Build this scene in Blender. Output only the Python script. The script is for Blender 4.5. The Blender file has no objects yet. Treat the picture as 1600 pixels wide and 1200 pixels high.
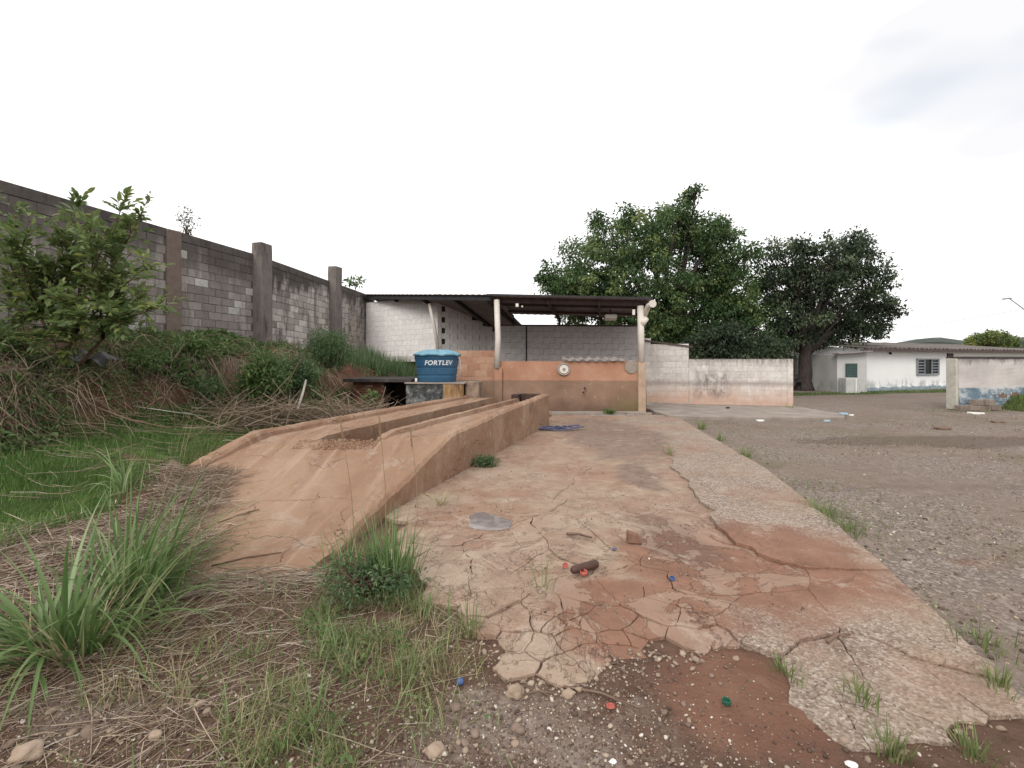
import bpy, bmesh, math, random
import numpy as np
from mathutils import Vector, Matrix, noise as mnoise

random.seed(7)
RNG = np.random.default_rng(7)
SC = bpy.context.scene
COL = SC.collection
R = math.radians

# ------------------------------------------------------------------ camera, sky, sun, exposure
F, HZ, EYE = 740.0, 565.0, 1.5
cam_d = bpy.data.cameras.new('camera')
cam = bpy.data.objects.new('camera', cam_d)
COL.objects.link(cam)
cam.location = (0, 0, EYE)
cam.rotation_euler = (R(90), 0, 0)
cam_d.sensor_width = 36.0
cam_d.lens = 36.0 * F / 1600.0
cam_d.shift_y = -(600.0 - HZ) / 1600.0
cam_d.clip_start = 0.05
cam_d.clip_end = 3000
SC.camera = cam

SUN_EL, SUN_AZ = R(36), R(204)
world = bpy.data.worlds.new('World')
SC.world = world
world.use_nodes = True
wn, wl = world.node_tree.nodes, world.node_tree.links
wn.clear()
w_out = wn.new('ShaderNodeOutputWorld')
sky = wn.new('ShaderNodeTexSky')
sky.sky_type = 'NISHITA'
sky.sun_disc = False
sky.sun_elevation = SUN_EL
sky.sun_rotation = SUN_AZ
bg_sky = wn.new('ShaderNodeBackground'); bg_sky.inputs['Strength'].default_value = 0.13
wl.new(sky.outputs['Color'], bg_sky.inputs['Color'])
bg_cloud = wn.new('ShaderNodeBackground'); bg_cloud.inputs['Strength'].default_value = 1.10
wtc = wn.new('ShaderNodeTexCoord')
wmap = wn.new('ShaderNodeMapping'); wmap.inputs['Scale'].default_value = (1.0, 1.0, 2.6)
wmap.inputs['Location'].default_value = (3.0183, 5.2584, 0.3084)
wl.new(wtc.outputs['Generated'], wmap.inputs['Vector'])
wno = wn.new('ShaderNodeTexNoise'); wno.inputs['Scale'].default_value = 1.15; wno.inputs['Detail'].default_value = 3
wno.inputs['Roughness'].default_value = 0.5
wl.new(wmap.outputs['Vector'], wno.inputs['Vector'])
wr = wn.new('ShaderNodeValToRGB')
wr.color_ramp.elements[0].position = 0.26; wr.color_ramp.elements[0].color = (0.70, 0.70, 0.715, 1)
wr.color_ramp.elements[1].position = 0.36; wr.color_ramp.elements[1].color = (1, 0.995, 0.99, 1)
wl.new(wno.outputs['Fac'], wr.inputs['Fac'])
wl.new(wr.outputs['Color'], bg_cloud.inputs['Color'])
wno2 = wn.new('ShaderNodeTexNoise'); wno2.inputs['Scale'].default_value = 1.9; wno2.inputs['Detail'].default_value = 3
wl.new(wmap.outputs['Vector'], wno2.inputs['Vector'])
wr2 = wn.new('ShaderNodeValToRGB')
wr2.color_ramp.elements[0].position = 0.60; wr2.color_ramp.elements[0].color = (1, 1, 1, 1)
wr2.color_ramp.elements[1].position = 0.68; wr2.color_ramp.elements[1].color = (0.78, 0.78, 0.78, 1)
wl.new(wno2.outputs['Fac'], wr2.inputs['Fac'])
wmix = wn.new('ShaderNodeMixShader')
wl.new(wr2.outputs['Color'], wmix.inputs['Fac'])
wl.new(bg_sky.outputs[0], wmix.inputs[1])
wl.new(bg_cloud.outputs[0], wmix.inputs[2])
wl.new(wmix.outputs[0], w_out.inputs['Surface'])

sun_d = bpy.data.lights.new('sun', 'SUN')
sun_d.energy = 1.5
sun_d.angle = R(28)
sun_d.color = (1.0, 0.96, 0.90)
sun = bpy.data.objects.new('sun', sun_d)
COL.objects.link(sun)
sd = Vector((math.sin(SUN_AZ) * math.cos(SUN_EL), math.cos(SUN_AZ) * math.cos(SUN_EL), math.sin(SUN_EL)))
sun.rotation_euler = sd.to_track_quat('Z', 'Y').to_euler()

SC.view_settings.view_transform = 'Standard'
SC.view_settings.look = 'None'
SC.view_settings.exposure = 0.33
SC.view_settings.gamma = 1.0
SC.view_settings.use_curve_mapping = False
SC.cycles.max_bounces = 5
SC.cycles.transparent_max_bounces = 8

# ------------------------------------------------------------------ helpers
def P(px, py, Y):
    return Vector(((px - 800) / F * Y, Y, EYE - (py - HZ) / F * Y))

def G(px, py, z=0.0):
    Y = (EYE - z) * F / (py - HZ)
    return Vector(((px - 800) / F * Y, Y, z))

OFF = {}

def off_of(o):
    return OFF.get(o.name, Vector((0, 0, 0)))

def tag(o, label=None, cat=None, group=None, kind=None):
    if label: o['label'] = label
    if cat: o['category'] = cat
    if group: o['group'] = group
    if kind: o['kind'] = kind
    return o

def thing(name, label, cat, loc=(0, 0, 0), group=None):
    o = bpy.data.objects.new(name, None)
    COL.objects.link(o)
    o.location = loc
    o.empty_display_size = 0.2
    OFF[o.name] = Vector(loc)
    return tag(o, label, cat, group)

def place(name, me, parent=None, loc=None):
    """link a mesh whose vertices are in world space minus the root offset"""
    o = bpy.data.objects.new(name, me)
    COL.objects.link(o)
    if parent is not None:
        o.parent = parent
        OFF[o.name] = off_of(parent)
    elif loc is not None:
        o.location = loc
        OFF[o.name] = Vector(loc)
    return o

def npmesh(name, V, Fc, mat=None, smooth=False, var=None, uvw=None):
    V = np.asarray(V, dtype=np.float32); Fc = np.asarray(Fc, dtype=np.int32)
    me = bpy.data.meshes.new(name)
    k = Fc.shape[1]
    me.vertices.add(len(V)); me.vertices.foreach_set('co', V.ravel())
    me.loops.add(Fc.size); me.loops.foreach_set('vertex_index', Fc.ravel())
    me.polygons.add(len(Fc))
    me.polygons.foreach_set('loop_start', np.arange(0, Fc.size, k, dtype=np.int32))
    me.polygons.foreach_set('loop_total', np.full(len(Fc), k, dtype=np.int32))
    if smooth:
        me.polygons.foreach_set('use_smooth', np.ones(len(Fc), dtype=bool))
    if var is not None:
        a = me.attributes.new('var', 'FLOAT', 'POINT')
        a.data.foreach_set('value', np.asarray(var, dtype=np.float32))
    me.update(calc_edges=True)
    if mat: me.materials.append(mat)
    return me

class MB:
    def __init__(s):
        s.V = []; s.Fc = []
    def _add(s, vs, fs):
        n = len(s.V)
        s.V += [Vector(v) for v in vs]
        s.Fc += [[i + n for i in f] for f in fs]
    def box(s, c, size, rz=0.0, rx=0.0, ry=0.0, taper=1.0):
        M = Matrix.Translation(c) @ Matrix.Rotation(rz, 4, 'Z') @ Matrix.Rotation(ry, 4, 'Y') @ Matrix.Rotation(rx, 4, 'X')
        h = [x / 2 for x in size]
        vs = []
        for z in (-1, 1):
            t = taper if z > 0 else 1
            for x, y in ((-1, -1), (1, -1), (1, 1), (-1, 1)):
                vs.append(M @ Vector((x * h[0] * t, y * h[1] * t, z * h[2])))
        s._add(vs, [(3, 2, 1, 0), (4, 5, 6, 7), (0, 1, 5, 4), (1, 2, 6, 5), (2, 3, 7, 6), (3, 0, 4, 7)])
        return s
    def bar(s, p, q, w, h=None, up=(0, 0, 1)):
        p, q = Vector(p), Vector(q); h = h or w
        d = (q - p).normalized(); u = Vector(up)
        if abs(d.dot(u)) > 0.98: u = Vector((0, 1, 0))
        a = d.cross(u).normalized(); b = a.cross(d).normalized()
        vs = []
        for c in (p, q):
            for i, j in ((-1, -1), (1, -1), (1, 1), (-1, 1)):
                vs.append(c + a * (i * w / 2) + b * (j * h / 2))
        s._add(vs, [(0, 1, 2, 3), (7, 6, 5, 4), (0, 4, 5, 1), (1, 5, 6, 2), (2, 6, 7, 3), (3, 7, 4, 0)])
        return s
    def tube(s, pts, rad, n=6, caps=True):
        pts = [Vector(p) for p in pts]
        if not hasattr(rad, '__len__'): rad = [rad] * len(pts)
        rings = []; prev = None
        vs = []
        for i, p in enumerate(pts):
            d = (pts[min(i + 1, len(pts) - 1)] - pts[max(i - 1, 0)])
            d = d.normalized() if d.length > 1e-9 else Vector((0, 0, 1))
            if prev is None:
                u = Vector((1, 0, 0)) if abs(d.x) < 0.8 else Vector((0, 1, 0))
                a = (u - d * u.dot(d)).normalized()
            else:
                a = (prev - d * prev.dot(d))
                a = a.normalized() if a.length > 1e-6 else prev
            prev = a; b = d.cross(a)
            rings.append([len(vs) + k for k in range(n)])
            for k in range(n):
                t = 2 * math.pi * k / n
                vs.append(p + (a * math.cos(t) + b * math.sin(t)) * rad[i])
        fs = []
        for i in range(len(pts) - 1):
            for k in range(n):
                fs.append((rings[i][k], rings[i][(k + 1) % n], rings[i + 1][(k + 1) % n], rings[i + 1][k]))
        if caps:
            fs.append(tuple(reversed(rings[0]))); fs.append(tuple(rings[-1]))
        s._add(vs, fs)
        return s
    def prism(s, poly, z0, z1):
        n = len(poly)
        def zz(z, p): return z(p) if callable(z) else z
        vs = [Vector((p[0], p[1], zz(z0, p))) for p in poly] + [Vector((p[0], p[1], zz(z1, p))) for p in poly]
        fs = [tuple(reversed(range(n))), tuple(range(n, 2 * n))]
        fs += [(i, (i + 1) % n, n + (i + 1) % n, n + i) for i in range(n)]
        s._add(vs, fs); return s
    def lathe(s, prof, n=24, M=None):
        vs = []; fs = []
        M = M or Matrix.Identity(4)
        for r, z in prof:
            for k in range(n):
                t = 2 * math.pi * k / n
                vs.append(M @ Vector((r * math.cos(t), r * math.sin(t), z)))
        for i in range(len(prof) - 1):
            for k in range(n):
                fs.append((i * n + k, i * n + (k + 1) % n, (i + 1) * n + (k + 1) % n, (i + 1) * n + k))
        fs.append(tuple(reversed(range(n)))); fs.append(tuple(range((len(prof) - 1) * n, len(prof) * n)))
        s._add(vs, fs); return s
    def grid(s, fn, nu, nv):
        vs = [fn(i / nu, j / nv) for j in range(nv + 1) for i in range(nu + 1)]
        fs = [(j * (nu + 1) + i, j * (nu + 1) + i + 1, (j + 1) * (nu + 1) + i + 1, (j + 1) * (nu + 1) + i) for j in range(nv) for i in range(nu)]
        s._add(vs, fs); return s
    def build(s, name, mat, parent=None, loc=None, smooth=False, bevel=0.0, jitter=0.0):
        o0 = off_of(parent) if parent is not None else (Vector(loc) if loc is not None else Vector((0, 0, 0)))
        me = bpy.data.meshes.new(name)
        me.from_pydata([tuple(v - o0) for v in s.V], [], s.Fc)
        if bevel or jitter:
            bm = bmesh.new(); bm.from_mesh(me)
            if bevel:
                ed = [e for e in bm.edges if len(e.link_faces) == 2 and e.calc_face_angle(0) > 0.5]
                bmesh.ops.bevel(bm, geom=ed, offset=bevel, segments=1, affect='EDGES')
            if jitter:
                for v in bm.verts:
                    v.co += mnoise.noise_vector(v.co * 7.3) * jitter
            bm.to_mesh(me); bm.free()
        if smooth:
            me.polygons.foreach_set('use_smooth', np.ones(len(me.polygons), dtype=bool))
        me.update()
        if mat: me.materials.append(mat)
        return place(name, me, parent, loc)

# ---- numpy noise
_H = np.random.default_rng(3).random((256, 256))
def vnoise(x, y):
    x = np.asarray(x, float); y = np.asarray(y, float)
    xi = np.floor(x).astype(int); yi = np.floor(y).astype(int)
    fx = x - xi; fy = y - yi
    fx = fx * fx * (3 - 2 * fx); fy = fy * fy * (3 - 2 * fy)
    a = _H[xi & 255, yi & 255]; b = _H[(xi + 1) & 255, yi & 255]
    c = _H[xi & 255, (yi + 1) & 255]; d = _H[(xi + 1) & 255, (yi + 1) & 255]
    return (a * (1 - fx) + b * fx) * (1 - fy) + (c * (1 - fx) + d * fx) * fy
def fbm(x, y, o=4):
    s = 0; a = 0.5
    for i in range(o):
        s = s + a * (vnoise(x * 2 ** i + 17 * i, y * 2 ** i + 31 * i) - 0.5); a *= 0.5
    return s
def sstep(a, b, x):
    t = np.clip((np.asarray(x, float) - a) / (b - a), 0, 1)
    return t * t * (3 - 2 * t)
def in_poly(x, y, poly):
    x = np.asarray(x, float); y = np.asarray(y, float)
    r = np.zeros(x.shape, bool); n = len(poly); j = n - 1
    for i in range(n):
        xi, yi = poly[i][0], poly[i][1]; xj, yj = poly[j][0], poly[j][1]
        c = ((yi > y) != (yj > y)) & (x < (xj - xi) * (y - yi) / ((yj - yi) if yj != yi else 1e-9) + xi)
        r ^= c; j = i
    return r

# ---- materials
class Mat:
    def __init__(s, name, rough=0.9, spec=0.25):
        s.m = bpy.data.materials.new(name); s.m.use_nodes = True
        s.n = s.m.node_tree.nodes; s.l = s.m.node_tree.links
        s.b = s.n['Principled BSDF']; s.out = s.n['Material Output']
        s.b.inputs['Roughness'].default_value = rough
        s.b.inputs['Specular IOR Level'].default_value = spec
        g = s.n.new('ShaderNodeNewGeometry'); s.pos = g.outputs['Position']; s.nrm = g.outputs['Normal']
        s._bump = None
    def coord(s, kind):
        t = s.n.new('ShaderNodeTexCoord'); return t.outputs[kind]
    def link(s, a, b):
        if isinstance(a, (int, float)): b.default_value = a
        elif isinstance(a, tuple): b.default_value = a if len(a) == 4 else (*a, 1)
        else: s.l.new(a, b)
    def mapping(s, v, scale=(1, 1, 1), loc=(0, 0, 0)):
        m = s.n.new('ShaderNodeMapping'); m.inputs['Scale'].default_value = scale; m.inputs['Location'].default_value = loc
        s.l.new(v, m.inputs['Vector']); return m.outputs[0]
    def noise(s, scale, detail=5, rough=0.6, v=None, dist=0.0):
        t = s.n.new('ShaderNodeTexNoise'); t.inputs['Scale'].default_value = scale
        t.inputs['Detail'].default_value = detail; t.inputs['Roughness'].default_value = rough
        t.inputs['Distortion'].default_value = dist
        s.l.new(v or s.pos, t.inputs['Vector']); return t.outputs['Fac']
    def voronoi(s, scale, feature='F1', v=None, out='Distance', rnd=1.0):
        t = s.n.new('ShaderNodeTexVoronoi'); t.feature = feature; t.inputs['Scale'].default_value = scale
        t.inputs['Randomness'].default_value = rnd
        s.l.new(v or s.pos, t.inputs['Vector']); return t.outputs[out]
    def math(s, op, a, b=0.0, clamp=False):
        t = s.n.new('ShaderNodeMath'); t.operation = op; t.use_clamp = clamp
        s.link(a, t.inputs[0]); s.link(b, t.inputs[1]); return t.outputs[0]
    def maprange(s, v, a, b, c=0.0, d=1.0):
        t = s.n.new('ShaderNodeMapRange'); t.clamp = True; t.interpolation_type = 'SMOOTHSTEP'
        s.link(v, t.inputs['Value'])
        for k, x in zip(('From Min', 'From Max', 'To Min', 'To Max'), (a, b, c, d)): t.inputs[k].default_value = x
        return t.outputs[0]
    def ramp(s, fac, stops):
        t = s.n.new('ShaderNodeValToRGB'); cr = t.color_ramp
        while len(cr.elements) < len(stops): cr.elements.new(0.5)
        for e, (p, c) in zip(cr.elements, stops):
            e.position = p; e.color = (*c, 1)
        s.l.new(fac, t.inputs[0]); return t.outputs[0]
    def mix(s, fac, a, b, mode='MIX'):
        t = s.n.new('ShaderNodeMix'); t.data_type = 'RGBA'; t.blend_type = mode
        s.link(fac, t.inputs[0]); s.link(a, t.inputs[6]); s.link(b, t.inputs[7]); return t.outputs[2]
    def sep(s, v=None):
        t = s.n.new('ShaderNodeSeparateXYZ'); s.l.new(v or s.pos, t.inputs[0]); return t.outputs
    def attr(s, name):
        t = s.n.new('ShaderNodeAttribute'); t.attribute_name = name; return t.outputs['Fac']
    def rnd(s):
        return s.n.new('ShaderNodeObjectInfo').outputs['Random']
    def blob(s, cx, cy, rx, ry, warp=0.5, wscale=1.6):
        x, y, z = s.sep()
        nz = s.math('MULTIPLY', s.math('SUBTRACT', s.noise(wscale, 5, 0.65), 0.5), warp * 4)
        a = s.math('POWER', s.math('DIVIDE', s.math('SUBTRACT', x, cx), rx), 2.0)
        b = s.math('POWER', s.math('DIVIDE', s.math('SUBTRACT', y, cy), ry), 2.0)
        d = s.math('ADD', s.math('SQRT', s.math('ADD', a, b)), nz)
        return s.maprange(d, 1.15, 0.75)
    def color(s, c): s.link(c, s.b.inputs['Base Color'])
    def bump(s, h, strength=0.4, dist=0.01):
        t = s.n.new('ShaderNodeBump'); t.inputs['Strength'].default_value = strength; t.inputs['Distance'].default_value = dist
        s.link(h, t.inputs['Height'])
        if s._bump is not None: s.l.new(s._bump, t.inputs['Normal'])
        s._bump = t.outputs[0]; s.l.new(s._bump, s.b.inputs['Normal'])
    def rough(s, v): s.link(v, s.b.inputs['Roughness'])

def mk_simple(name, c1, c2, scale=6, rough=0.85, bump=0.2, spec=0.25, metal=0.0):
    m = Mat(name, rough, spec)
    m.color(m.ramp(m.noise(scale, 6, 0.65), [(0.3, c1), (0.7, c2)]))
    if bump: m.bump(m.noise(scale * 8, 4), bump, 0.01)
    m.b.inputs['Metallic'].default_value = metal
    return m.m

def mk_leaf(name, stops, trans=0.3, rough=0.55):
    m = Mat(name, rough, 0.3)
    c = m.ramp(m.attr('var'), stops)
    c = m.mix(m.maprange(m.noise(1.3, 3), 0.35, 0.7, 0.0, 0.5), c, m.mix(1.0, c, (0.75, 0.8, 0.7), 'MULTIPLY'))
    m.color(c)
    tr = m.n.new('ShaderNodeBsdfTranslucent'); m.l.new(c, tr.inputs['Color'])
    mx = m.n.new('ShaderNodeMixShader'); mx.inputs[0].default_value = trans
    m.l.new(m.b.outputs[0], mx.inputs[1]); m.l.new(tr.outputs[0], mx.inputs[2])
    m.l.new(mx.outputs[0], m.out.inputs['Surface'])
    return m.m

M = {}
# ------------------------------------------------------------------ materials
def mk_ground():
    m = Mat('earth_and_gravel', 0.95, 0.15)
    grav, mud, lawn, bank = m.attr('gravel'), m.attr('mud'), m.attr('lawn'), m.attr('bank')
    n1 = m.noise(0.7, 6, 0.65); n2 = m.noise(5, 6, 0.7); n3 = m.noise(38, 4, 0.7)
    soil = m.ramp(n2, [(0.25, (0.060, 0.034, 0.024)), (0.5, (0.105, 0.062, 0.044)), (0.8, (0.165, 0.105, 0.075))])
    # gravel yard: fine stones of many greys and tans
    vc = m.voronoi(72, out='Color'); vr = m.sep(vc)[0]
    peb = m.ramp(vr, [(0.0, (0.092, 0.072, 0.060)), (0.45, (0.165, 0.131, 0.112)), (0.75, (0.24, 0.20, 0.172)), (0.97, (0.40, 0.35, 0.30))])
    vc2 = m.voronoi(34, out='Color'); vr2 = m.sep(vc2)[1]
    peb2 = m.ramp(vr2, [(0.0, (0.11, 0.086, 0.072)), (0.6, (0.185, 0.148, 0.126)), (0.95, (0.35, 0.30, 0.26))])
    peb = m.mix(m.maprange(n2, 0.4, 0.6), peb, peb2)
    dirt = m.ramp(n2, [(0.3, (0.150, 0.108, 0.086)), (0.7, (0.235, 0.185, 0.155))])
    peb = m.mix(m.maprange(n1, 0.40, 0.62, 0.15, 0.9), peb, dirt)
    # dark oily / damp patches in the yard
    damp = m.blob(8.2, 8.9, 2.6, 0.75, 0.5, 0.8)
    peb = m.mix(m.math('MULTIPLY', damp, 0.55), peb, (0.085, 0.058, 0.046))
    rut = m.mapping(m.pos, (0.16, 0.9, 1))
    peb = m.mix(m.maprange(m.noise(1.1, 6, 0.65, rut), 0.52, 0.70, 0, 0.4), peb, (0.105, 0.072, 0.056))
    peb = m.mix(m.maprange(m.noise(0.8, 6, 0.7, rut), 0.54, 0.68, 0, 0.4), peb, (0.24, 0.195, 0.165))
    green = m.maprange(m.noise(0.45, 5, 0.6), 0.52, 0.66, 0, 0.35)
    peb = m.mix(green, peb, (0.11, 0.105, 0.055))
    mudc = m.ramp(m.noise(2.2, 6, 0.6), [(0.3, (0.115, 0.058, 0.040)), (0.55, (0.165, 0.086, 0.058)), (0.75, (0.225, 0.130, 0.090))])
    lawnc = m.ramp(n2, [(0.3, (0.026, 0.042, 0.012)), (0.6, (0.045, 0.075, 0.018)), (0.8, (0.085, 0.075, 0.035))])
    bankc = m.ramp(m.noise(2.6, 7, 0.7), [(0.3, (0.045, 0.026, 0.020)), (0.5, (0.095, 0.048, 0.034)), (0.75, (0.17, 0.092, 0.064))])
    warp = m.math('MULTIPLY', m.math('SUBTRACT', m.noise(3.2, 6, 0.7), 0.5), 0.9)
    def msk(a): return m.maprange(m.math('ADD', a, warp), 0.35, 0.65)
    c = m.mix(msk(grav), soil, peb)
    c = m.mix(msk(lawn), c, lawnc)
    c = m.mix(msk(bank), c, bankc)
    c = m.mix(msk(mud), c, mudc)
    m.color(c)
    m.bump(n3, 0.6, 0.02); m.bump(m.voronoi(46), 0.35, 0.012)
    return m.m
M['ground'] = mk_ground()

def mk_slab(name, agg):
    m = Mat(name, 0.88, 0.25)
    n1 = m.noise(0.9, 6, 0.65); n2 = m.noise(6, 7, 0.72); n3 = m.noise(70, 4, 0.7)
    base = m.ramp(n2, [(0.28, (0.215, 0.150, 0.106)), (0.5, (0.315, 0.228, 0.164)), (0.72, (0.41, 0.32, 0.24))])
    pink = m.ramp(n2, [(0.3, (0.205, 0.110, 0.074)), (0.7, (0.315, 0.190, 0.134))])
    c = m.mix(m.maprange(n1, 0.40, 0.62), base, pink)
    # exposed aggregate
    vr = m.sep(m.voronoi(75, out='Color'))[0]
    ag = m.ramp(vr, [(0.0, (0.15, 0.112, 0.086)), (0.5, (0.275, 0.215, 0.172)), (0.85, (0.37, 0.305, 0.25)), (1.0, (0.46, 0.41, 0.36))])
    c = m.mix(m.math('MULTIPLY', m.maprange(m.noise(1.1, 5, 0.6), 0.35, 0.6, 0.3, 1.0), agg), c, ag)
    # red mud washed over the slab
    mud = m.math('MAXIMUM', m.blob(1.75, 3.45, 1.0, 0.85, 0.35), m.blob(0.75, 2.75, 0.55, 0.45, 0.4))
    mudc = m.ramp(m.noise(3.5, 6, 0.6), [(0.3, (0.165, 0.076, 0.048)), (0.7, (0.265, 0.138, 0.092))])
    c = m.mix(m.math('MULTIPLY', mud, 0.88), c, mudc)
    # grey worn / oily patches
    oil = m.math('MAXIMUM', m.blob(2.0, 9.6, 1.0, 2.6, 0.45, 0.9), m.blob(1.62, 6.1, 0.28, 0.7, 0.4))
    c = m.mix(m.math('MULTIPLY', oil, 0.75), c, m.ramp(n2, [(0.3, (0.13, 0.090, 0.072)), (0.7, (0.215, 0.155, 0.125))]))
    oil2 = m.blob(1.35, 3.9, 0.28, 0.7, 0.5)
    c = m.mix(m.math('MULTIPLY', oil2, 0.55), c, (0.12, 0.072, 0.054))
    wet = m.blob(-0.20, 4.47, 0.52, 0.42, 0.25, 3.0)
    c = m.mix(m.math('MULTIPLY', wet, 0.6), c, (0.25, 0.14, 0.09))
    # grit in the hollows
    grit = m.maprange(m.noise(24, 5, 0.75), 0.56, 0.70, 0, 0.75)
    c = m.mix(grit, c, (0.15, 0.085, 0.058))
    pale = m.maprange(m.noise(3.1, 7, 0.75, dist=0.6), 0.56, 0.66, 0, 0.55)
    c = m.mix(pale, c, (0.42, 0.34, 0.275))
    wv = m.n.new('ShaderNodeVectorMath'); wv.operation = 'ADD'
    nz3 = m.n.new('ShaderNodeTexNoise'); nz3.inputs['Scale'].default_value = 2.2; nz3.inputs['Detail'].default_value = 5; m.l.new(m.pos, nz3.inputs['Vector'])
    sc = m.n.new('ShaderNodeVectorMath'); sc.operation = 'SCALE'; sc.inputs['Scale'].default_value = 0.55; m.l.new(nz3.outputs['Color'], sc.inputs[0])
    m.l.new(m.pos, wv.inputs[0]); m.l.new(sc.outputs[0], wv.inputs[1])
    cr1 = m.maprange(m.voronoi(2.1, 'DISTANCE_TO_EDGE', wv.outputs[0]), 0.008, 0.002)
    cr1 = m.math('MULTIPLY', cr1, m.maprange(m.noise(1.3, 3), 0.46, 0.56))
    cr2 = m.maprange(m.voronoi(7.5, 'DISTANCE_TO_EDGE', wv.outputs[0]), 0.026, 0.006)
    cr2 = m.math('MULTIPLY', cr2, m.maprange(m.noise(2.3, 4), 0.52, 0.62))
    crk = m.math('MAXIMUM', cr1, cr2)
    peel = m.maprange(m.noise(1.9, 8, 0.72, dist=0.9), 0.505, 0.525)
    rim = m.math('SUBTRACT', 1.0, m.math('ABSOLUTE', m.math('SUBTRACT', m.math('MULTIPLY', peel, 2.0), 1.0)))
    lim = m.maprange(m.sep()[1], 5.6, 4.2) if agg < 0.4 else 0.0
    peel = m.math('MULTIPLY', peel, lim)
    c = m.mix(m.math('MULTIPLY', peel, 0.30), c, (0.40, 0.315, 0.245))
    c = m.mix(m.math('MULTIPLY', m.math('MULTIPLY', rim, lim), 0.45), c, (0.13, 0.075, 0.05))
    c = m.mix(m.math('MULTIPLY', crk, 0.7 if agg < 0.4 else 0.4), c, (0.11, 0.066, 0.047))
    m.color(c)
    m.bump(n2, 0.35, 0.03); m.bump(n3, 0.5, 0.008); m.bump(peel, 0.7, 0.012); m.bump(m.math('SUBTRACT', 1.0, crk), 0.6, 0.01)
    if agg > 0.4: m.bump(m.voronoi(75), 0.5, 0.01)
    return m.m
M['slab'] = mk_slab('cracked_concrete', 0.25)
M['slab_agg'] = mk_slab('aggregate_concrete', 0.9)

def mk_ramp():
    m = Mat('dusty_orange_concrete', 0.9, 0.2)
    v = m.mapping(m.pos, (1, 0.35, 1))
    n1 = m.noise(1.0, 6, 0.6, v); n2 = m.noise(7, 6, 0.7)
    c = m.ramp(n1, [(0.30, (0.200, 0.112, 0.072)), (0.5, (0.268, 0.164, 0.108)), (0.72, (0.325, 0.218, 0.152))])
    c = m.mix(m.maprange(n2, 0.52, 0.75, 0, 0.6), c, (0.37, 0.26, 0.19))
    v3 = m.mapping(m.pos, (1.0, 0.25, 1))
    c = m.mix(m.maprange(m.noise(2.4, 6, 0.7, v3), 0.5, 0.68, 0, 0.65), c, (0.195, 0.104, 0.066))
    c = m.mix(m.maprange(m.noise(22, 6, 0.8), 0.58, 0.72, 0, 0.5), c, (0.20, 0.11, 0.07))
    # vertical run-off stains on side faces, moss at the foot
    x, y, z = m.sep(m.nrm)
    side = m.maprange(z, 0.5, 0.2)
    vs = m.mapping(m.pos, (2.2, 2.2, 0.5))
    st = m.maprange(m.noise(1.6, 8, 0.78, vs), 0.48, 0.72)
    c = m.mix(m.math('MULTIPLY', m.math('MULTIPLY', side, st), 0.6), c, (0.185, 0.115, 0.065))
    chip = m.maprange(m.noise(7, 7, 0.78), 0.62, 0.67)
    c = m.mix(m.math('MULTIPLY', chip, 0.75), c, (0.17, 0.085, 0.05))
    # tyre dust tracks along the slope, fine cracks and worn pale spots
    tr = m.mapping(m.pos, (2.4, 0.16, 0.5)); c = m.mix(m.maprange(m.noise(2.1, 6, 0.7, tr), 0.5, 0.66, 0, 0.45), c, (0.40, 0.285, 0.21))
    wv = m.n.new('ShaderNodeVectorMath'); wv.operation = 'ADD'; nz = m.n.new('ShaderNodeTexNoise'); nz.inputs['Scale'].default_value = 2.0; nz.inputs['Detail'].default_value = 6; m.l.new(m.pos, nz.inputs['Vector'])
    m.l.new(m.pos, wv.inputs[0]); m.l.new(nz.outputs['Color'], wv.inputs[1])
    crk = m.math('MULTIPLY', m.maprange(m.voronoi(1.1, 'DISTANCE_TO_EDGE', wv.outputs[0]), 0.007, 0.001), m.maprange(m.noise(0.9, 3), 0.45, 0.55))
    c = m.mix(m.math('MULTIPLY', crk, 0.75), c, (0.07, 0.04, 0.028))
    wash = m.maprange(m.noise(3.4, 8, 0.78, dist=0.5), 0.56, 0.62, 0, 0.4)
    c = m.mix(wash, c, (0.36, 0.30, 0.25))
    m.color(c)
    m.bump(m.noise(2.5, 6, 0.7), 0.55, 0.06); m.bump(chip, -0.6, 0.015); m.bump(n2, 0.4, 0.03); m.bump(m.noise(60, 4, 0.8), 0.5, 0.006); m.bump(m.math('SUBTRACT', 1.0, crk), 0.7, 0.01)
    return m.m
M['ramp'] = mk_ramp()

def mk_block(name, stops, dark=(0.07, 0.06, 0.055), stain=0.6, topz=None, rough=0.95, extra=None, pocks=True):
    """weathered masonry: every block its own tone, run-off stains, lichen, dust"""
    m = Mat(name, rough, 0.12)
    c = m.ramp(m.rnd(), stops)
    c = m.mix(m.maprange(m.noise(9, 6, 0.7), 0.3, 0.75, 0, 0.8), c, m.mix(1.0, c, (0.72, 0.70, 0.68), 'MULTIPLY'))
    vs = m.mapping(m.pos, (1.8, 1.8, 0.4))
    st = m.maprange(m.noise(1.7, 8, 0.76, vs), 0.47, 0.68)
    fac = m.math('MULTIPLY', st, stain)
    if topz:
        h = m.sep()[2]
        top = m.maprange(m.math('ADD', h, m.math('MULTIPLY', m.math('SUBTRACT', m.noise(1.3, 6, 0.7, vs), 0.5), 2.4)), topz[0], topz[1])
        fac = m.math('MAXIMUM', fac, m.math('MULTIPLY', top, topz[2]))
    c = m.mix(fac, c, dark)
    if extra: c = extra(m, c)
    m.color(c)
    m.bump(m.noise(26, 5, 0.75), 0.45, 0.012)
    if pocks: m.bump(m.noise(110, 3, 0.8), 0.35, 0.004)
    return m.m
M['block'] = mk_block('weathered_grey_block', [(0.0, (0.22, 0.19, 0.178)), (0.4, (0.285, 0.252, 0.235)), (0.8, (0.34, 0.303, 0.288)), (1.0, (0.40, 0.37, 0.35))], topz=(3.2, 4.3, 0.8))
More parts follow.
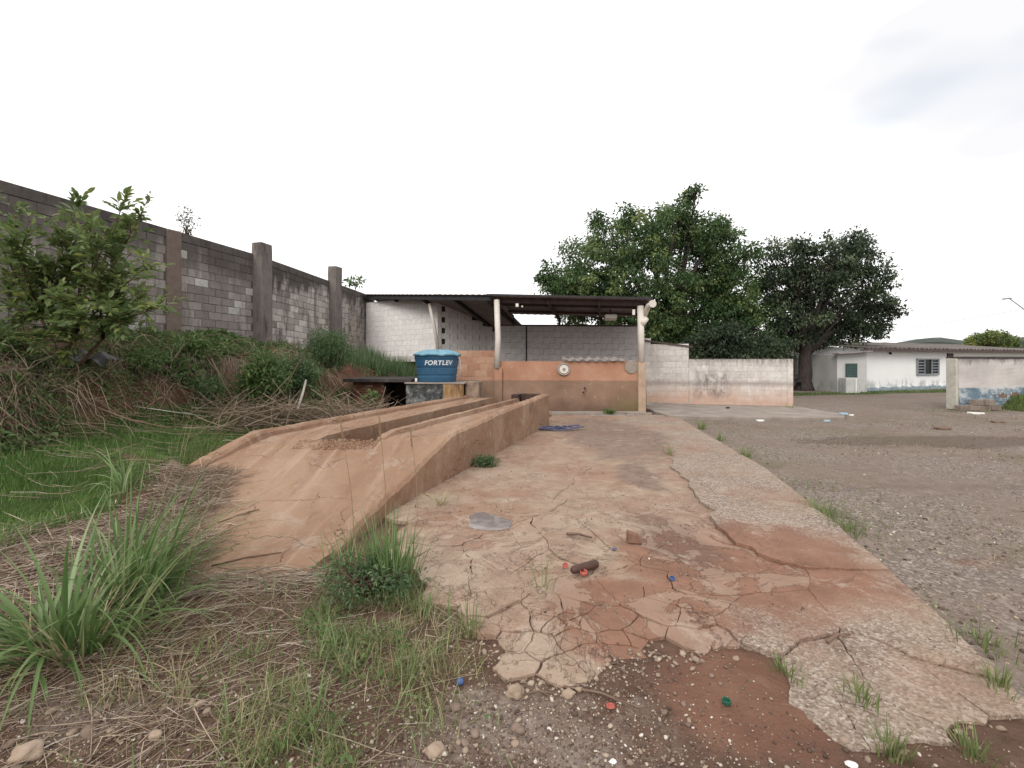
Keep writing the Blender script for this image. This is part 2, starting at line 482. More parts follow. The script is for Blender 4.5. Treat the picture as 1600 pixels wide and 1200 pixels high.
M['block_pale'] = mk_block('limed_pale_block', [(0.0, (0.42, 0.40, 0.385)), (1.0, (0.56, 0.54, 0.52))], stain=0.8)
M['block_lime'] = mk_block('limewash_flaking_block', [(0.0, (0.33, 0.29, 0.265)), (0.5, (0.43, 0.39, 0.36)), (1.0, (0.60, 0.57, 0.53))], stain=0.95, topz=(3.6, 4.1, 0.95))
M['mortar'] = mk_simple('old_mortar', (0.085, 0.075, 0.068), (0.15, 0.13, 0.12), 9)
M['mortar_white'] = mk_simple('painted_joint', (0.50, 0.47, 0.45), (0.66, 0.63, 0.61), 9)
M['pillar'] = mk_block('stained_concrete_pillar', [(0, (0.19, 0.165, 0.155)), (1, (0.205, 0.178, 0.165))], dark=(0.065, 0.055, 0.052), stain=0.9)
M['cap'] = mk_block('dark_stained_cap', [(0, (0.10, 0.088, 0.084)), (1, (0.12, 0.105, 0.10))], dark=(0.045, 0.04, 0.04), stain=0.8)
M['pillar_brown'] = mk_block('brown_concrete_pillar', [(0, (0.185, 0.145, 0.125)), (1, (0.195, 0.15, 0.13))], dark=(0.10, 0.08, 0.07), stain=0.6)
def low_red(z0, z1, amt=0.8, col=(0.46, 0.27, 0.185)):
    def f(m, c):
        h = m.math('ADD', m.sep()[2], m.math('MULTIPLY', m.math('SUBTRACT', m.noise(1.6, 5, 0.65), 0.5), 1.1))
        return m.mix(m.math('MULTIPLY', m.maprange(h, z1, z0), amt), c, col)
    return f
M['white_block'] = mk_block('white_painted_block', [(0, (0.79, 0.765, 0.75)), (1, (0.85, 0.83, 0.815))], dark=(0.62, 0.57, 0.54), stain=0.4)
def white_wall_extra(m, c):
    c = low_red(0.1, 0.95, 0.75)(m, c)
    vs = m.mapping(m.pos, (4, 4, 0.8))
    top = m.math('ADD', m.sep()[2], m.math('MULTIPLY', m.math('SUBTRACT', m.noise(3.0, 7, 0.8, vs), 0.5), 1.1))
    c = m.mix(m.math('MULTIPLY', m.maprange(top, 1.30, 1.72, 0, 0.9), m.maprange(m.sep()[0], 5.85, 6.2)), c, (0.16, 0.135, 0.125))
    band = m.math('SUBTRACT', 1.0, m.math('ABSOLUTE', m.math('MULTIPLY', m.math('SUBTRACT', m.sep()[2], 0.78), 6.0)))
    c = m.mix(m.math('MULTIPLY', m.maprange(m.math('ADD', band, m.noise(2.4, 6, 0.7)), 0.6, 1.5), 0.6), c, (0.24, 0.20, 0.18))
    mold = m.blob(6.6, 15.5, 0.55, 3.0, 0.3, 3.0)
    zz = m.maprange(m.math('ABSOLUTE', m.math('SUBTRACT', m.sep()[2], 0.75)), 0.62, 0.25)
    return m.mix(m.math('MULTIPLY', m.math('MULTIPLY', mold, zz), m.maprange(m.noise(5, 8, 0.8, m.mapping(m.pos, (1, 1, 0.5))), 0.38, 0.7, 0, 0.9)), c, (0.085, 0.07, 0.065))
M['joint'] = mk_simple('grimy_joint', (0.24, 0.21, 0.19), (0.58, 0.54, 0.50), 2.0)
M['white_wall'] = mk_block('stained_white_block', [(0, (0.58, 0.54, 0.51)), (1, (0.68, 0.64, 0.61))], dark=(0.36, 0.31, 0.28), stain=0.5, extra=white_wall_extra)
M['grey_wall'] = mk_block('grey_washed_block', [(0, (0.44, 0.41, 0.40)), (1, (0.47, 0.44, 0.43))], dark=(0.36, 0.325, 0.31), stain=0.5)
M['orange_block'] = mk_block('orange_dusty_block', [(0, (0.39, 0.215, 0.14)), (1, (0.47, 0.305, 0.215))], dark=(0.27, 0.155, 0.105), stain=0.5)
M['step_block'] = mk_block('brown_grey_block', [(0, (0.20, 0.16, 0.135)), (1, (0.29, 0.235, 0.20))])
def mk_orange():
    m = Mat('orange_dust_plaster', 0.92, 0.2)
    n1 = m.noise(1.2, 6, 0.6); n2 = m.noise(8, 6, 0.7)
    up = m.ramp(n1, [(0.3, (0.33, 0.165, 0.105)), (0.55, (0.40, 0.215, 0.142)), (0.75, (0.45, 0.305, 0.222))])
    low = m.ramp(n1, [(0.3, (0.20, 0.125, 0.088)), (0.7, (0.285, 0.185, 0.132))])
    z = m.sep()[2]
    zz = m.math('ADD', z, m.math('MULTIPLY', m.math('SUBTRACT', n2, 0.5), 0.12))
    c = m.mix(m.maprange(zz, 0.93, 0.96), low, up)
    c = m.mix(m.maprange(n2, 0.6, 0.72, 0, 0.7), c, (0.56, 0.38, 0.28))
    damp = m.maprange(m.math('ADD', z, m.math('MULTIPLY', m.math('SUBTRACT', m.noise(1.8, 5, 0.7), 0.5), 0.7)), 0.42, 0.05, 0, 0.75)
    c = m.mix(damp, c, (0.12, 0.075, 0.052))
    x = m.sep()[0]
    moss = m.math('MULTIPLY', m.maprange(x, 2.5, 3.7), m.maprange(m.math('ADD', z, m.noise(3, 5, 0.7)), 1.25, 0.55))
    c = m.mix(m.math('MULTIPLY', moss, 0.75), c, (0.15, 0.125, 0.05))
    m.color(c); m.bump(n2, 0.3, 0.02); m.bump(m.noise(70, 3), 0.3, 0.005)
    return m.m
M['orange'] = mk_orange()
M['old_roof'] = mk_simple('dark_weathered_roof_sheet', (0.105, 0.090, 0.082), (0.185, 0.16, 0.145), 0.9, 0.95)
M['walk'] = mk_simple('worn_grey_walk', (0.20, 0.165, 0.142), (0.32, 0.275, 0.24), 2.2, 0.95)
M['sheet'] = mk_simple('aged_fibre_cement_sheet', (0.20, 0.175, 0.172), (0.31, 0.275, 0.27), 2.5, 0.95)
M['sheet_pale'] = mk_simple('pale_fibre_cement_sheet', (0.27, 0.235, 0.215), (0.42, 0.38, 0.35), 5, 0.95)
M['beam'] = mk_simple('rusty_brown_steel', (0.060, 0.040, 0.038), (0.098, 0.066, 0.060), 6, 0.7)
M['dark_steel'] = mk_simple('dark_steel', (0.018, 0.016, 0.018), (0.045, 0.04, 0.042), 6, 0.6)
M['pvc'] = mk_simple('dusty_white_pvc', (0.55, 0.50, 0.44), (0.68, 0.63, 0.57), 4, 0.55, 0.05)
M['post_base'] = mk_simple('dusty_painted_pillar', (0.33, 0.225, 0.155), (0.48, 0.36, 0.265), 3, 0.9)
M['white_plastic'] = mk_simple('white_plastic', (0.66, 0.63, 0.60), (0.76, 0.74, 0.70), 5, 0.5, 0.05)
M['grey_disc'] = mk_simple('grey_cement_patch', (0.24, 0.205, 0.17), (0.32, 0.275, 0.23), 9, 0.95)
def mk_tank():
    m = Mat('blue_polyethylene', 0.42, 0.4)
    c = m.ramp(m.noise(2.2, 5, 0.6), [(0.3, (0.020, 0.080, 0.155)), (0.7, (0.038, 0.115, 0.20))])
    c = m.mix(m.maprange(m.noise(6, 6, 0.7), 0.55, 0.75, 0, 0.35), c, (0.16, 0.18, 0.19))
    m.color(c); m.rough(m.maprange(m.noise(5, 5), 0.3, 0.7, 0.35, 0.65))
    return m.m
M['tank'] = mk_tank()
def mk_lid():
    m = Mat('sun_faded_blue_plastic', 0.5, 0.4)
    c = m.ramp(m.noise(3, 6, 0.65), [(0.3, (0.075, 0.21, 0.29)), (0.7, (0.17, 0.34, 0.42))])
    m.color(c); return m.m
M['lid'] = mk_lid()
M['letter'] = mk_simple('white_print', (0.62, 0.64, 0.66), (0.80, 0.82, 0.84), 30, 0.6, 0.0)
def mk_mottled():
    m = Mat('mould_mottled_render', 0.95, 0.1)
    c = m.ramp(m.noise(5.5, 7, 0.72), [(0.36, (0.030, 0.032, 0.034)), (0.52, (0.085, 0.09, 0.09)), (0.66, (0.30, 0.29, 0.27)), (0.8, (0.45, 0.42, 0.38))])
    m.color(c); m.bump(m.noise(30, 5), 0.4, 0.01); return m.m
M['mottled'] = mk_mottled()
def mk_yellow():
    m = Mat('yellow_stained_render', 0.95, 0.1)
    vs = m.mapping(m.pos, (3, 3, 0.6))
    c = m.ramp(m.noise(2.6, 6, 0.7, vs), [(0.32, (0.05, 0.035, 0.028)), (0.46, (0.28, 0.17, 0.085)), (0.62, (0.44, 0.30, 0.165)), (0.8, (0.50, 0.41, 0.30))])
    m.color(c); m.bump(m.noise(30, 5), 0.4, 0.01); return m.m
M['yellow'] = mk_yellow()
M['mottled_warm'] = mk_simple('stained_brown_render', (0.10, 0.07, 0.055), (0.36, 0.27, 0.20), 5, 0.95)
M['brick'] = mk_block('sooty_red_brick', [(0, (0.13, 0.055, 0.035)), (0.6, (0.21, 0.095, 0.058)), (1, (0.30, 0.19, 0.13))], dark=(0.035, 0.025, 0.022), stain=0.75)
M['dark_wall'] = mk_simple('void_shade_and_dark_render', (0.035, 0.022, 0.020), (0.075, 0.045, 0.038), 4, 0.95)  # near-black for shade in voids and openings, and for dark brown blocks
M['dark_slab'] = mk_simple('black_stained_concrete', (0.035, 0.030, 0.028), (0.085, 0.072, 0.066), 5, 0.95)
def mk_house(name, blue_z, c1=(0.62, 0.62, 0.61), c2=(0.74, 0.74, 0.72)):
    m = Mat(name, 0.9, 0.2)
    c = m.ramp(m.noise(0.9, 6, 0.6), [(0.3, c1), (0.7, c2)])
    z = m.sep()[2]
    zz = m.math('ADD', z, m.math('MULTIPLY', m.math('SUBTRACT', m.noise(1.8, 7, 0.75), 0.5), 0.55))
    vs = m.mapping(m.pos, (1.2, 1.2, 0.5))
    grime = m.math('MULTIPLY', m.maprange(zz, 0.72, 0.3), m.maprange(m.noise(2.2, 7, 0.75, vs), 0.45, 0.6))
    c = m.mix(m.math('MULTIPLY', grime, 0.7), c, (0.28, 0.29, 0.28))
    if blue_z: c = m.mix(m.math('MULTIPLY', m.maprange(zz, blue_z + 0.05, blue_z - 0.05), 0.85), c, m.ramp(m.noise(3, 6, 0.7), [(0.35, (0.10, 0.16, 0.20)), (0.65, (0.22, 0.29, 0.34))]))
    m.color(c); m.bump(m.noise(20, 4), 0.15, 0.01)
    return m.m
M['house'] = mk_house('white_house_paint', 0.18, (0.74, 0.73, 0.72), (0.80, 0.79, 0.78))
M['house_grey'] = mk_house('greyed_white_paint', 0, (0.40, 0.395, 0.38), (0.50, 0.49, 0.475))
def mk_remnant():
    m = Mat('white_and_blue_flaking_paint', 0.92, 0.15)
    z = m.sep()[2]; x = m.sep()[0]
    nz = m.noise(2.0, 7, 0.75)
    c = m.ramp(m.noise(1.1, 6, 0.65), [(0.3, (0.40, 0.37, 0.35)), (0.6, (0.52, 0.48, 0.46)), (0.8, (0.58, 0.56, 0.53))])
    vs = m.mapping(m.pos, (2.5, 2.5, 0.6))
    top = m.math('ADD', z, m.math('MULTIPLY', m.math('SUBTRACT', m.noise(1.8, 6, 0.75, vs), 0.5), 0.9))
    c = m.mix(m.maprange(top, 1.4, 1.65, 0, 0.8), c, (0.15, 0.135, 0.13))
    blue = m.ramp(nz, [(0.34, (0.085, 0.135, 0.175)), (0.48, (0.145, 0.200, 0.24)), (0.58, (0.42, 0.44, 0.455))])
    zb = m.math('ADD', z, m.math('MULTIPLY', m.math('SUBTRACT', nz, 0.5), 0.10))
    c = m.mix(m.maprange(zb, 0.70, 0.66), c, blue)
    c = m.mix(m.maprange(m.noise(5, 7, 0.75), 0.62, 0.70, 0, 0.7), c, (0.26, 0.22, 0.20))
    m.color(c); m.bump(nz, 0.3, 0.02)
    return m.m
M['remnant'] = mk_remnant()
M['tile'] = mk_simple('orange_clay_tile', (0.40, 0.16, 0.085), (0.56, 0.27, 0.16), 3, 0.9)
M['green_shutter'] = mk_simple('dark_green_shutter', (0.045, 0.075, 0.075), (0.075, 0.115, 0.11), 8, 0.6)
M['frame'] = mk_simple('grey_steel_frame', (0.17, 0.185, 0.20), (0.28, 0.29, 0.30), 8, 0.6)
def mk_glass():
    m = Mat('unlit_room_glass', 0.25, 0.12); m.color((0.012, 0.014, 0.018)); return m.m  # near-black colour stands for the unlit room behind the window
M['glass'] = mk_glass()
M['door'] = mk_simple('dark_maroon_door', (0.045, 0.022, 0.03), (0.075, 0.038, 0.048), 6, 0.6)
def mk_bark(name, a, b):
    m = Mat(name, 0.95, 0.1)
    v = m.mapping(m.pos, (6, 6, 1.2))
    n = m.noise(2.2, 7, 0.75, v)
    m.color(m.ramp(n, [(0.3, a), (0.7, b)])); m.bump(n, 0.8, 0.05); return m.m
M['bark'] = mk_bark('dark_bark', (0.030, 0.024, 0.022), (0.085, 0.068, 0.060))
M['bark_brown'] = mk_bark('brown_twig_bark', (0.075, 0.045, 0.032), (0.16, 0.11, 0.08))
M['leaf_big'] = mk_leaf('mid_green_foliage', [(0.0, (0.053, 0.096, 0.039)), (0.45, (0.094, 0.159, 0.062)), (0.8, (0.172, 0.241, 0.092)), (1.0, (0.276, 0.325, 0.127))], 0.42)
M['leaf_dark'] = mk_leaf('dark_green_foliage', [(0.0, (0.037, 0.055, 0.034)), (0.55, (0.071, 0.101, 0.057)), (0.85, (0.115, 0.149, 0.083)), (1.0, (0.172, 0.207, 0.115))], 0.35)
M['leaf_shrub'] = mk_leaf('broad_green_leaf', [(0.0, (0.098, 0.146, 0.058)), (0.5, (0.172, 0.230, 0.084)), (0.8, (0.259, 0.302, 0.105)), (1.0, (0.483, 0.448, 0.116))], 0.45, 0.4)
M['leaf_bank'] = mk_leaf('fresh_green_leaf', [(0.0, (0.067, 0.117, 0.043)), (0.6, (0.137, 0.213, 0.074)), (1.0, (0.252, 0.323, 0.122))], 0.38)
M['leaf_feather'] = mk_leaf('blue_green_feathery_leaf', [(0.0, (0.066, 0.118, 0.054)), (0.6, (0.122, 0.192, 0.088)), (1.0, (0.235, 0.300, 0.143))], 0.35)
M['grass'] = mk_leaf('broad_grass_blade', [(0.0, (0.102, 0.174, 0.060)), (0.5, (0.174, 0.264, 0.096)), (0.8, (0.258, 0.348, 0.150)), (0.93, (0.348, 0.420, 0.240)), (1.0, (0.504, 0.432, 0.252))], 0.4, 0.4)
M['grass_fine'] = mk_leaf('fine_grass_blade', [(0.0, (0.102, 0.144, 0.048)), (0.5, (0.174, 0.228, 0.084)), (0.78, (0.264, 0.282, 0.126)), (1.0, (0.480, 0.396, 0.240))], 0.35)
M['lawn'] = mk_leaf('lawn_grass', [(0.0, (0.065, 0.124, 0.031)), (0.6, (0.125, 0.216, 0.052)), (0.9, (0.211, 0.295, 0.086)), (1.0, (0.406, 0.317, 0.158))], 0.35)
def mk_straw(name, stops):
    m = Mat(name, 0.9, 0.15); m.color(m.ramp(m.attr('var'), stops)); return m.m
M['straw'] = mk_straw('dry_straw', [(0.0, (0.12, 0.080, 0.058)), (0.5, (0.27, 0.20, 0.150)), (0.85, (0.40, 0.32, 0.245)), (1.0, (0.50, 0.44, 0.37))])
M['vine'] = mk_straw('dry_vine_stems', [(0.0, (0.095, 0.066, 0.046)), (0.5, (0.23, 0.17, 0.12)), (1.0, (0.40, 0.32, 0.24))])
M['pebble'] = mk_straw('mixed_pebbles', [(0.0, (0.075, 0.050, 0.040)), (0.35, (0.145, 0.100, 0.078)), (0.6, (0.205, 0.150, 0.118)), (0.8, (0.30, 0.225, 0.17)), (0.93, (0.40, 0.32, 0.245)), (1.0, (0.60, 0.56, 0.51))])
M['stone'] = mk_simple('dusty_river_stone', (0.22, 0.155, 0.11), (0.40, 0.31, 0.235), 9, 0.95)
M['brick_chunk'] = mk_simple('broken_brick', (0.13, 0.070, 0.048), (0.22, 0.125, 0.088), 12, 0.95)
M['stick'] = mk_simple('dry_brown_wood', (0.12, 0.075, 0.052), (0.22, 0.15, 0.11), 9, 0.95)
M['white_stick'] = mk_simple('weathered_pale_wood', (0.40, 0.34, 0.30), (0.55, 0.49, 0.45), 7, 0.8)
M['red_plastic'] = mk_simple('dusty_red_plastic', (0.40, 0.055, 0.05), (0.47, 0.17, 0.13), 90, 0.6, 0.05)
M['blue_plastic'] = mk_simple('blue_plastic', (0.04, 0.075, 0.17), (0.07, 0.12, 0.26), 20, 0.5, 0.05)
M['green_plastic'] = mk_simple('green_plastic', (0.015, 0.075, 0.045), (0.03, 0.11, 0.07), 20, 0.5, 0.05)
M['brown_glass'] = mk_simple('rusty_brown_can', (0.050, 0.024, 0.018), (0.095, 0.05, 0.036), 14, 0.4)
M['hose'] = mk_simple('faded_blue_hose', (0.060, 0.066, 0.125), (0.13, 0.13, 0.20), 12, 0.6)
M['tarp'] = mk_simple('black_plastic_sheeting', (0.02, 0.022, 0.024), (0.09, 0.09, 0.09), 4, 0.35)
def mk_water():
    m = Mat('muddy_water', 0.06, 0.6); m.color((0.20, 0.165, 0.155)); m.rough(m.maprange(m.noise(14, 3), 0.4, 0.7, 0.04, 0.16)); return m.m
M['water'] = mk_water()
M['hill'] = mk_simple('hill_woods', (0.040, 0.052, 0.045), (0.075, 0.085, 0.070), 0.05, 1.0, 0.0)
M['cable'] = mk_simple('black_cable', (0.02, 0.02, 0.022), (0.03, 0.03, 0.032), 5, 0.6, 0)
M['paint_blue_scrap'] = mk_simple('pale_blue_scrap', (0.25, 0.36, 0.46), (0.42, 0.52, 0.60), 9, 0.7)
M['white_scrap'] = mk_simple('white_scrap', (0.62, 0.60, 0.57), (0.74, 0.72, 0.69), 9, 0.7)
# ------------------------------------------------------------------ terrain
YF = [2, 4, 7.7, 9.8, 11, 12.5, 13.9, 14.3, 20]
XF = [-6.6, -6.5, -6.2, -5.5, -4.95, -4.5, -4.3, -2.9, -2.9]
YE = [2, 4, 8.2, 10, 12, 13.9, 14.3, 20]
XE = [-7.9, -7.7, -7.15, -6.4, -5.55, -5.1, -3.5, -3.4]
ZE = [1.40, 1.45, 1.50, 1.50, 1.42, 1.30, 1.08, 1.15]
SLAB_OUT = [(-1.15, 5.0), (-1.2, 4.2), (-1.02, 3.75), (-.55, 3.04), (-.14, 2.61), (0.02, 2.27), (.3, 2.2), (.6, 2.42), (.93, 2.40), (1.07, 2.55), (1.08, 2.29), (1.26, 2.08),
            (1.23, 1.93), (1.54, 1.9), (2.17, 2.08), (2.27, 2.15), (2.43, 2.64), (2.75, 3.76), (3.43, 6.34), (4.3, 12.0), (4.3, 12.9), (1.1, 12.9), (.65, 10.9), (-1.0, 5.4)]
def xwall(y): return -10.64 + 0.24 * np.asarray(y, float)
def xl(y): return -2.9 + 0.335 * (np.asarray(y, float) - 7.16)
def xr(y):
    y = np.asarray(y, float)
    return 0.80 + 0.325 * (y - 10.8) + 0.17 * np.clip((5.2 - y) / 1.9, 0, 1) ** 1.3
def zdeck(y): return np.interp(y, [3.2, 3.64, 4.2, 4.6, 5.05, 5.6, 6.1, 12.6], [0.0, .03, .095, .165, .27, .42, .54, .57])
def xmound(y): return np.interp(y, [2.4, 3.1, 3.8, 4.5, 5.1, 5.45], [-2.25, -2.55, -2.86, -2.95, -3.22, -3.75])

def seam_np(y): return np.interp(y, [2.0, 2.74, 3.31, 4.19, 5.69, 8.2, 11.1, 13], [1.0, 1.05, 1.18, 1.56, 2.2, 2.8, 3.4, 3.8])

def H(x, y, rough=True):
    x = np.asarray(x, float); y = np.asarray(y, float)
    z = np.zeros(np.broadcast(x, y).shape)
    xf = np.interp(y, YF, XF); xe = np.interp(y, YE, XE); ze = np.interp(y, YE, ZE); xw = xwall(y)
    zw = np.interp(y, [4, 8, 11.3, 13.5, 15.8, 19.5], [2.15, 2.12, 2.20, 2.03, 1.9, 1.62])
    lump = fbm(x * 0.9 + 5, y * 0.9, 4) * 0.9
    xf2 = xf + lump * 0.7; xe2 = xe + lump * 0.5
    lawn0 = -3.6 + 0.25 * (y - 5)
    zl = 0.04 + 0.33 * sstep(0, 1, (lawn0 - x) / np.maximum(lawn0 - xf2, 0.3))
    z = np.where(x < lawn0, zl, 0.0)
    t = np.clip((xf2 - x) / np.maximum(xf2 - xe2, 0.2), 0, 1)
    z = np.where(x < xf2, zl + (ze - zl) * (t ** 0.75) , z)
    t2 = np.clip((xe2 - x) / np.maximum(xe2 - xw, 0.2), 0, 1)
    z = np.where(x < xe2, ze + (zw - ze) * t2 ** 0.8, z)
    # straw-covered soil heap against the low left end of the inspection ramp
    inside = sstep(0.05, -0.45, x - xmound(y)) * sstep(2.4, 3.4, y) * sstep(6.2, 5.3, y)
    far = np.exp(-np.maximum(xmound(y) - 0.7 - x, 0) ** 2 / 0.5)
    z = np.maximum(z, inside * far * (zdeck(y) + 0.09))
    # the yard behind and to the right is almost level
    s = in_poly(x, y, SLAB_OUT)
    if rough:
        k = np.where(s, 0.12, np.where((y < 3.2) & (x > -.7) & (x < 2.4), 0.45, 1.0))
        z = z + k * (fbm(x * 1.7, y * 1.7, 5) * 0.055 + fbm(x * 9, y * 9, 2) * 0.016 + np.where(x < xf2, fbm(x * 2.6, y * 2.6, 4) * 0.38, 0))
    z = z + np.where(s, 0.008, 0) + 0.010 * np.exp(-((y - 2.25) / .3) ** 2) * (x > -.4) * (x < 2.2)
    # trodden mud in front of the slab sits a little higher, the pit stays clear
    z = z + 0.012 * np.exp(-(((x - 1.0) / .5) ** 2 + ((y - 2.2) / .35) ** 2))
    z = np.where(s, np.minimum(z, np.where(x > seam_np(y), 0.006, np.interp(y, [2.2, 3.0], [0.006, 0.016]))), z)
    under = (x > xl(y) + 0.1) & (x < xr(y) - 0.1) & (y > 3.3) & (y < 12.6)
    z = np.where(under & (x > xmound(y) + 0.1), np.minimum(z, zdeck(y) - 0.05), z)
    return z

def build_ground():
    def axis(a, b, st, lo, hi, growth=1.22):
        v = list(np.arange(a, b, st)); s = st
        while v[-1] < hi: s *= growth; v.append(v[-1] + s)
        s = st; w = []
        c = a
        while c > lo: s *= growth; c -= s; w.append(c)
        return np.array(w[::-1] + v)
    xs = axis(-9.5, 6.5, 0.075, -600, 900); ys = axis(1.0, 16.0, 0.075, -300, 1500)
    X, Y = np.meshgrid(xs, ys)
    x, y = X.ravel(), Y.ravel()
    z = H(x, y)
    far = np.hypot(x, y) > 60
    z = np.where(far, -0.3, z)
    nx, ny = len(xs), len(ys)
    idx = np.arange(nx * ny).reshape(ny, nx)
    Fc = np.stack([idx[:-1, :-1].ravel(), idx[:-1, 1:].ravel(), idx[1:, 1:].ravel(), idx[1:, :-1].ravel()], 1)
    me = npmesh('ground', np.stack([x, y, z], 1), Fc, M['ground'], smooth=True)
    xf = np.interp(y, YF, XF)
    edge = np.interp(y, [1, 2.1, 2.64, 3.76, 6.34, 11.7, 14], [2.0, 2.2, 2.43, 2.75, 3.43, 4.26, 4.5])
    gravel = np.clip(sstep(-0.25, 0.25, x - edge) + sstep(13, 14, y) * (x > -2) + 0.62 * np.exp(-(((x - 0.1) / .9) ** 2 + ((y - 1.9) / .45) ** 2)) + 0.5 * np.exp(-(((x + 1.9) / .6) ** 2 + ((y - 2.0) / .35) ** 2)), 0, 1)
    mud = np.exp(-(((x - 1.02) / .42) ** 2 + ((y - 2.1) / .42) ** 2) * 1.0) + 0.45 * np.exp(-(((x - 3.6) / .9) ** 2 + ((y - 3.55) / .30) ** 2)) + 0.7 * sstep(11.6, 12.4, y) * (x < 4.2) * (x > 0.5)
    lawn0 = -3.4 + 0.3 * (y - 5)
    lawn = sstep(0.2, -0.3, x - np.minimum(lawn0, xmound(y) - 0.75)) * sstep(3.0, 3.6, y) + sstep(19.0, 21, y) * (x > 8) * sstep(0.8, 0, np.abs(y - 22.3 - (x - 15) * .28) / 2.2)
    bank = sstep(0.1, -0.5, x - xf) * (y < 22)
    for n, v in (('gravel', gravel), ('mud', mud), ('lawn', lawn), ('bank', bank)):
        a = me.attributes.new(n, 'FLOAT', 'POINT'); a.data.foreach_set('value', np.clip(v, 0, 1).astype(np.float32))
    o = place('ground', me); tag(o, kind='structure')
build_ground()

# ------------------------------------------------------------------ cracked concrete slab, piece by piece
def clip_poly(poly, nx, ny, d):
    out = []
    n = len(poly)
    for i in range(n):
        a, b = poly[i], poly[(i + 1) % n]
        da = a[0] * nx + a[1] * ny - d; db = b[0] * nx + b[1] * ny - d
        if da <= 0: out.append(a)
        if da * db < 0:
            t = da / (da - db); out.append((a[0] + (b[0] - a[0]) * t, a[1] + (b[1] - a[1]) * t))
    return out

def seam_x(y): return float(np.interp(y, [2.0, 2.74, 3.31, 4.19, 5.69, 8.2, 11.1, 13], [1.05, 1.11, 1.23, 1.61, 2.27, 2.89, 3.45, 3.8]))

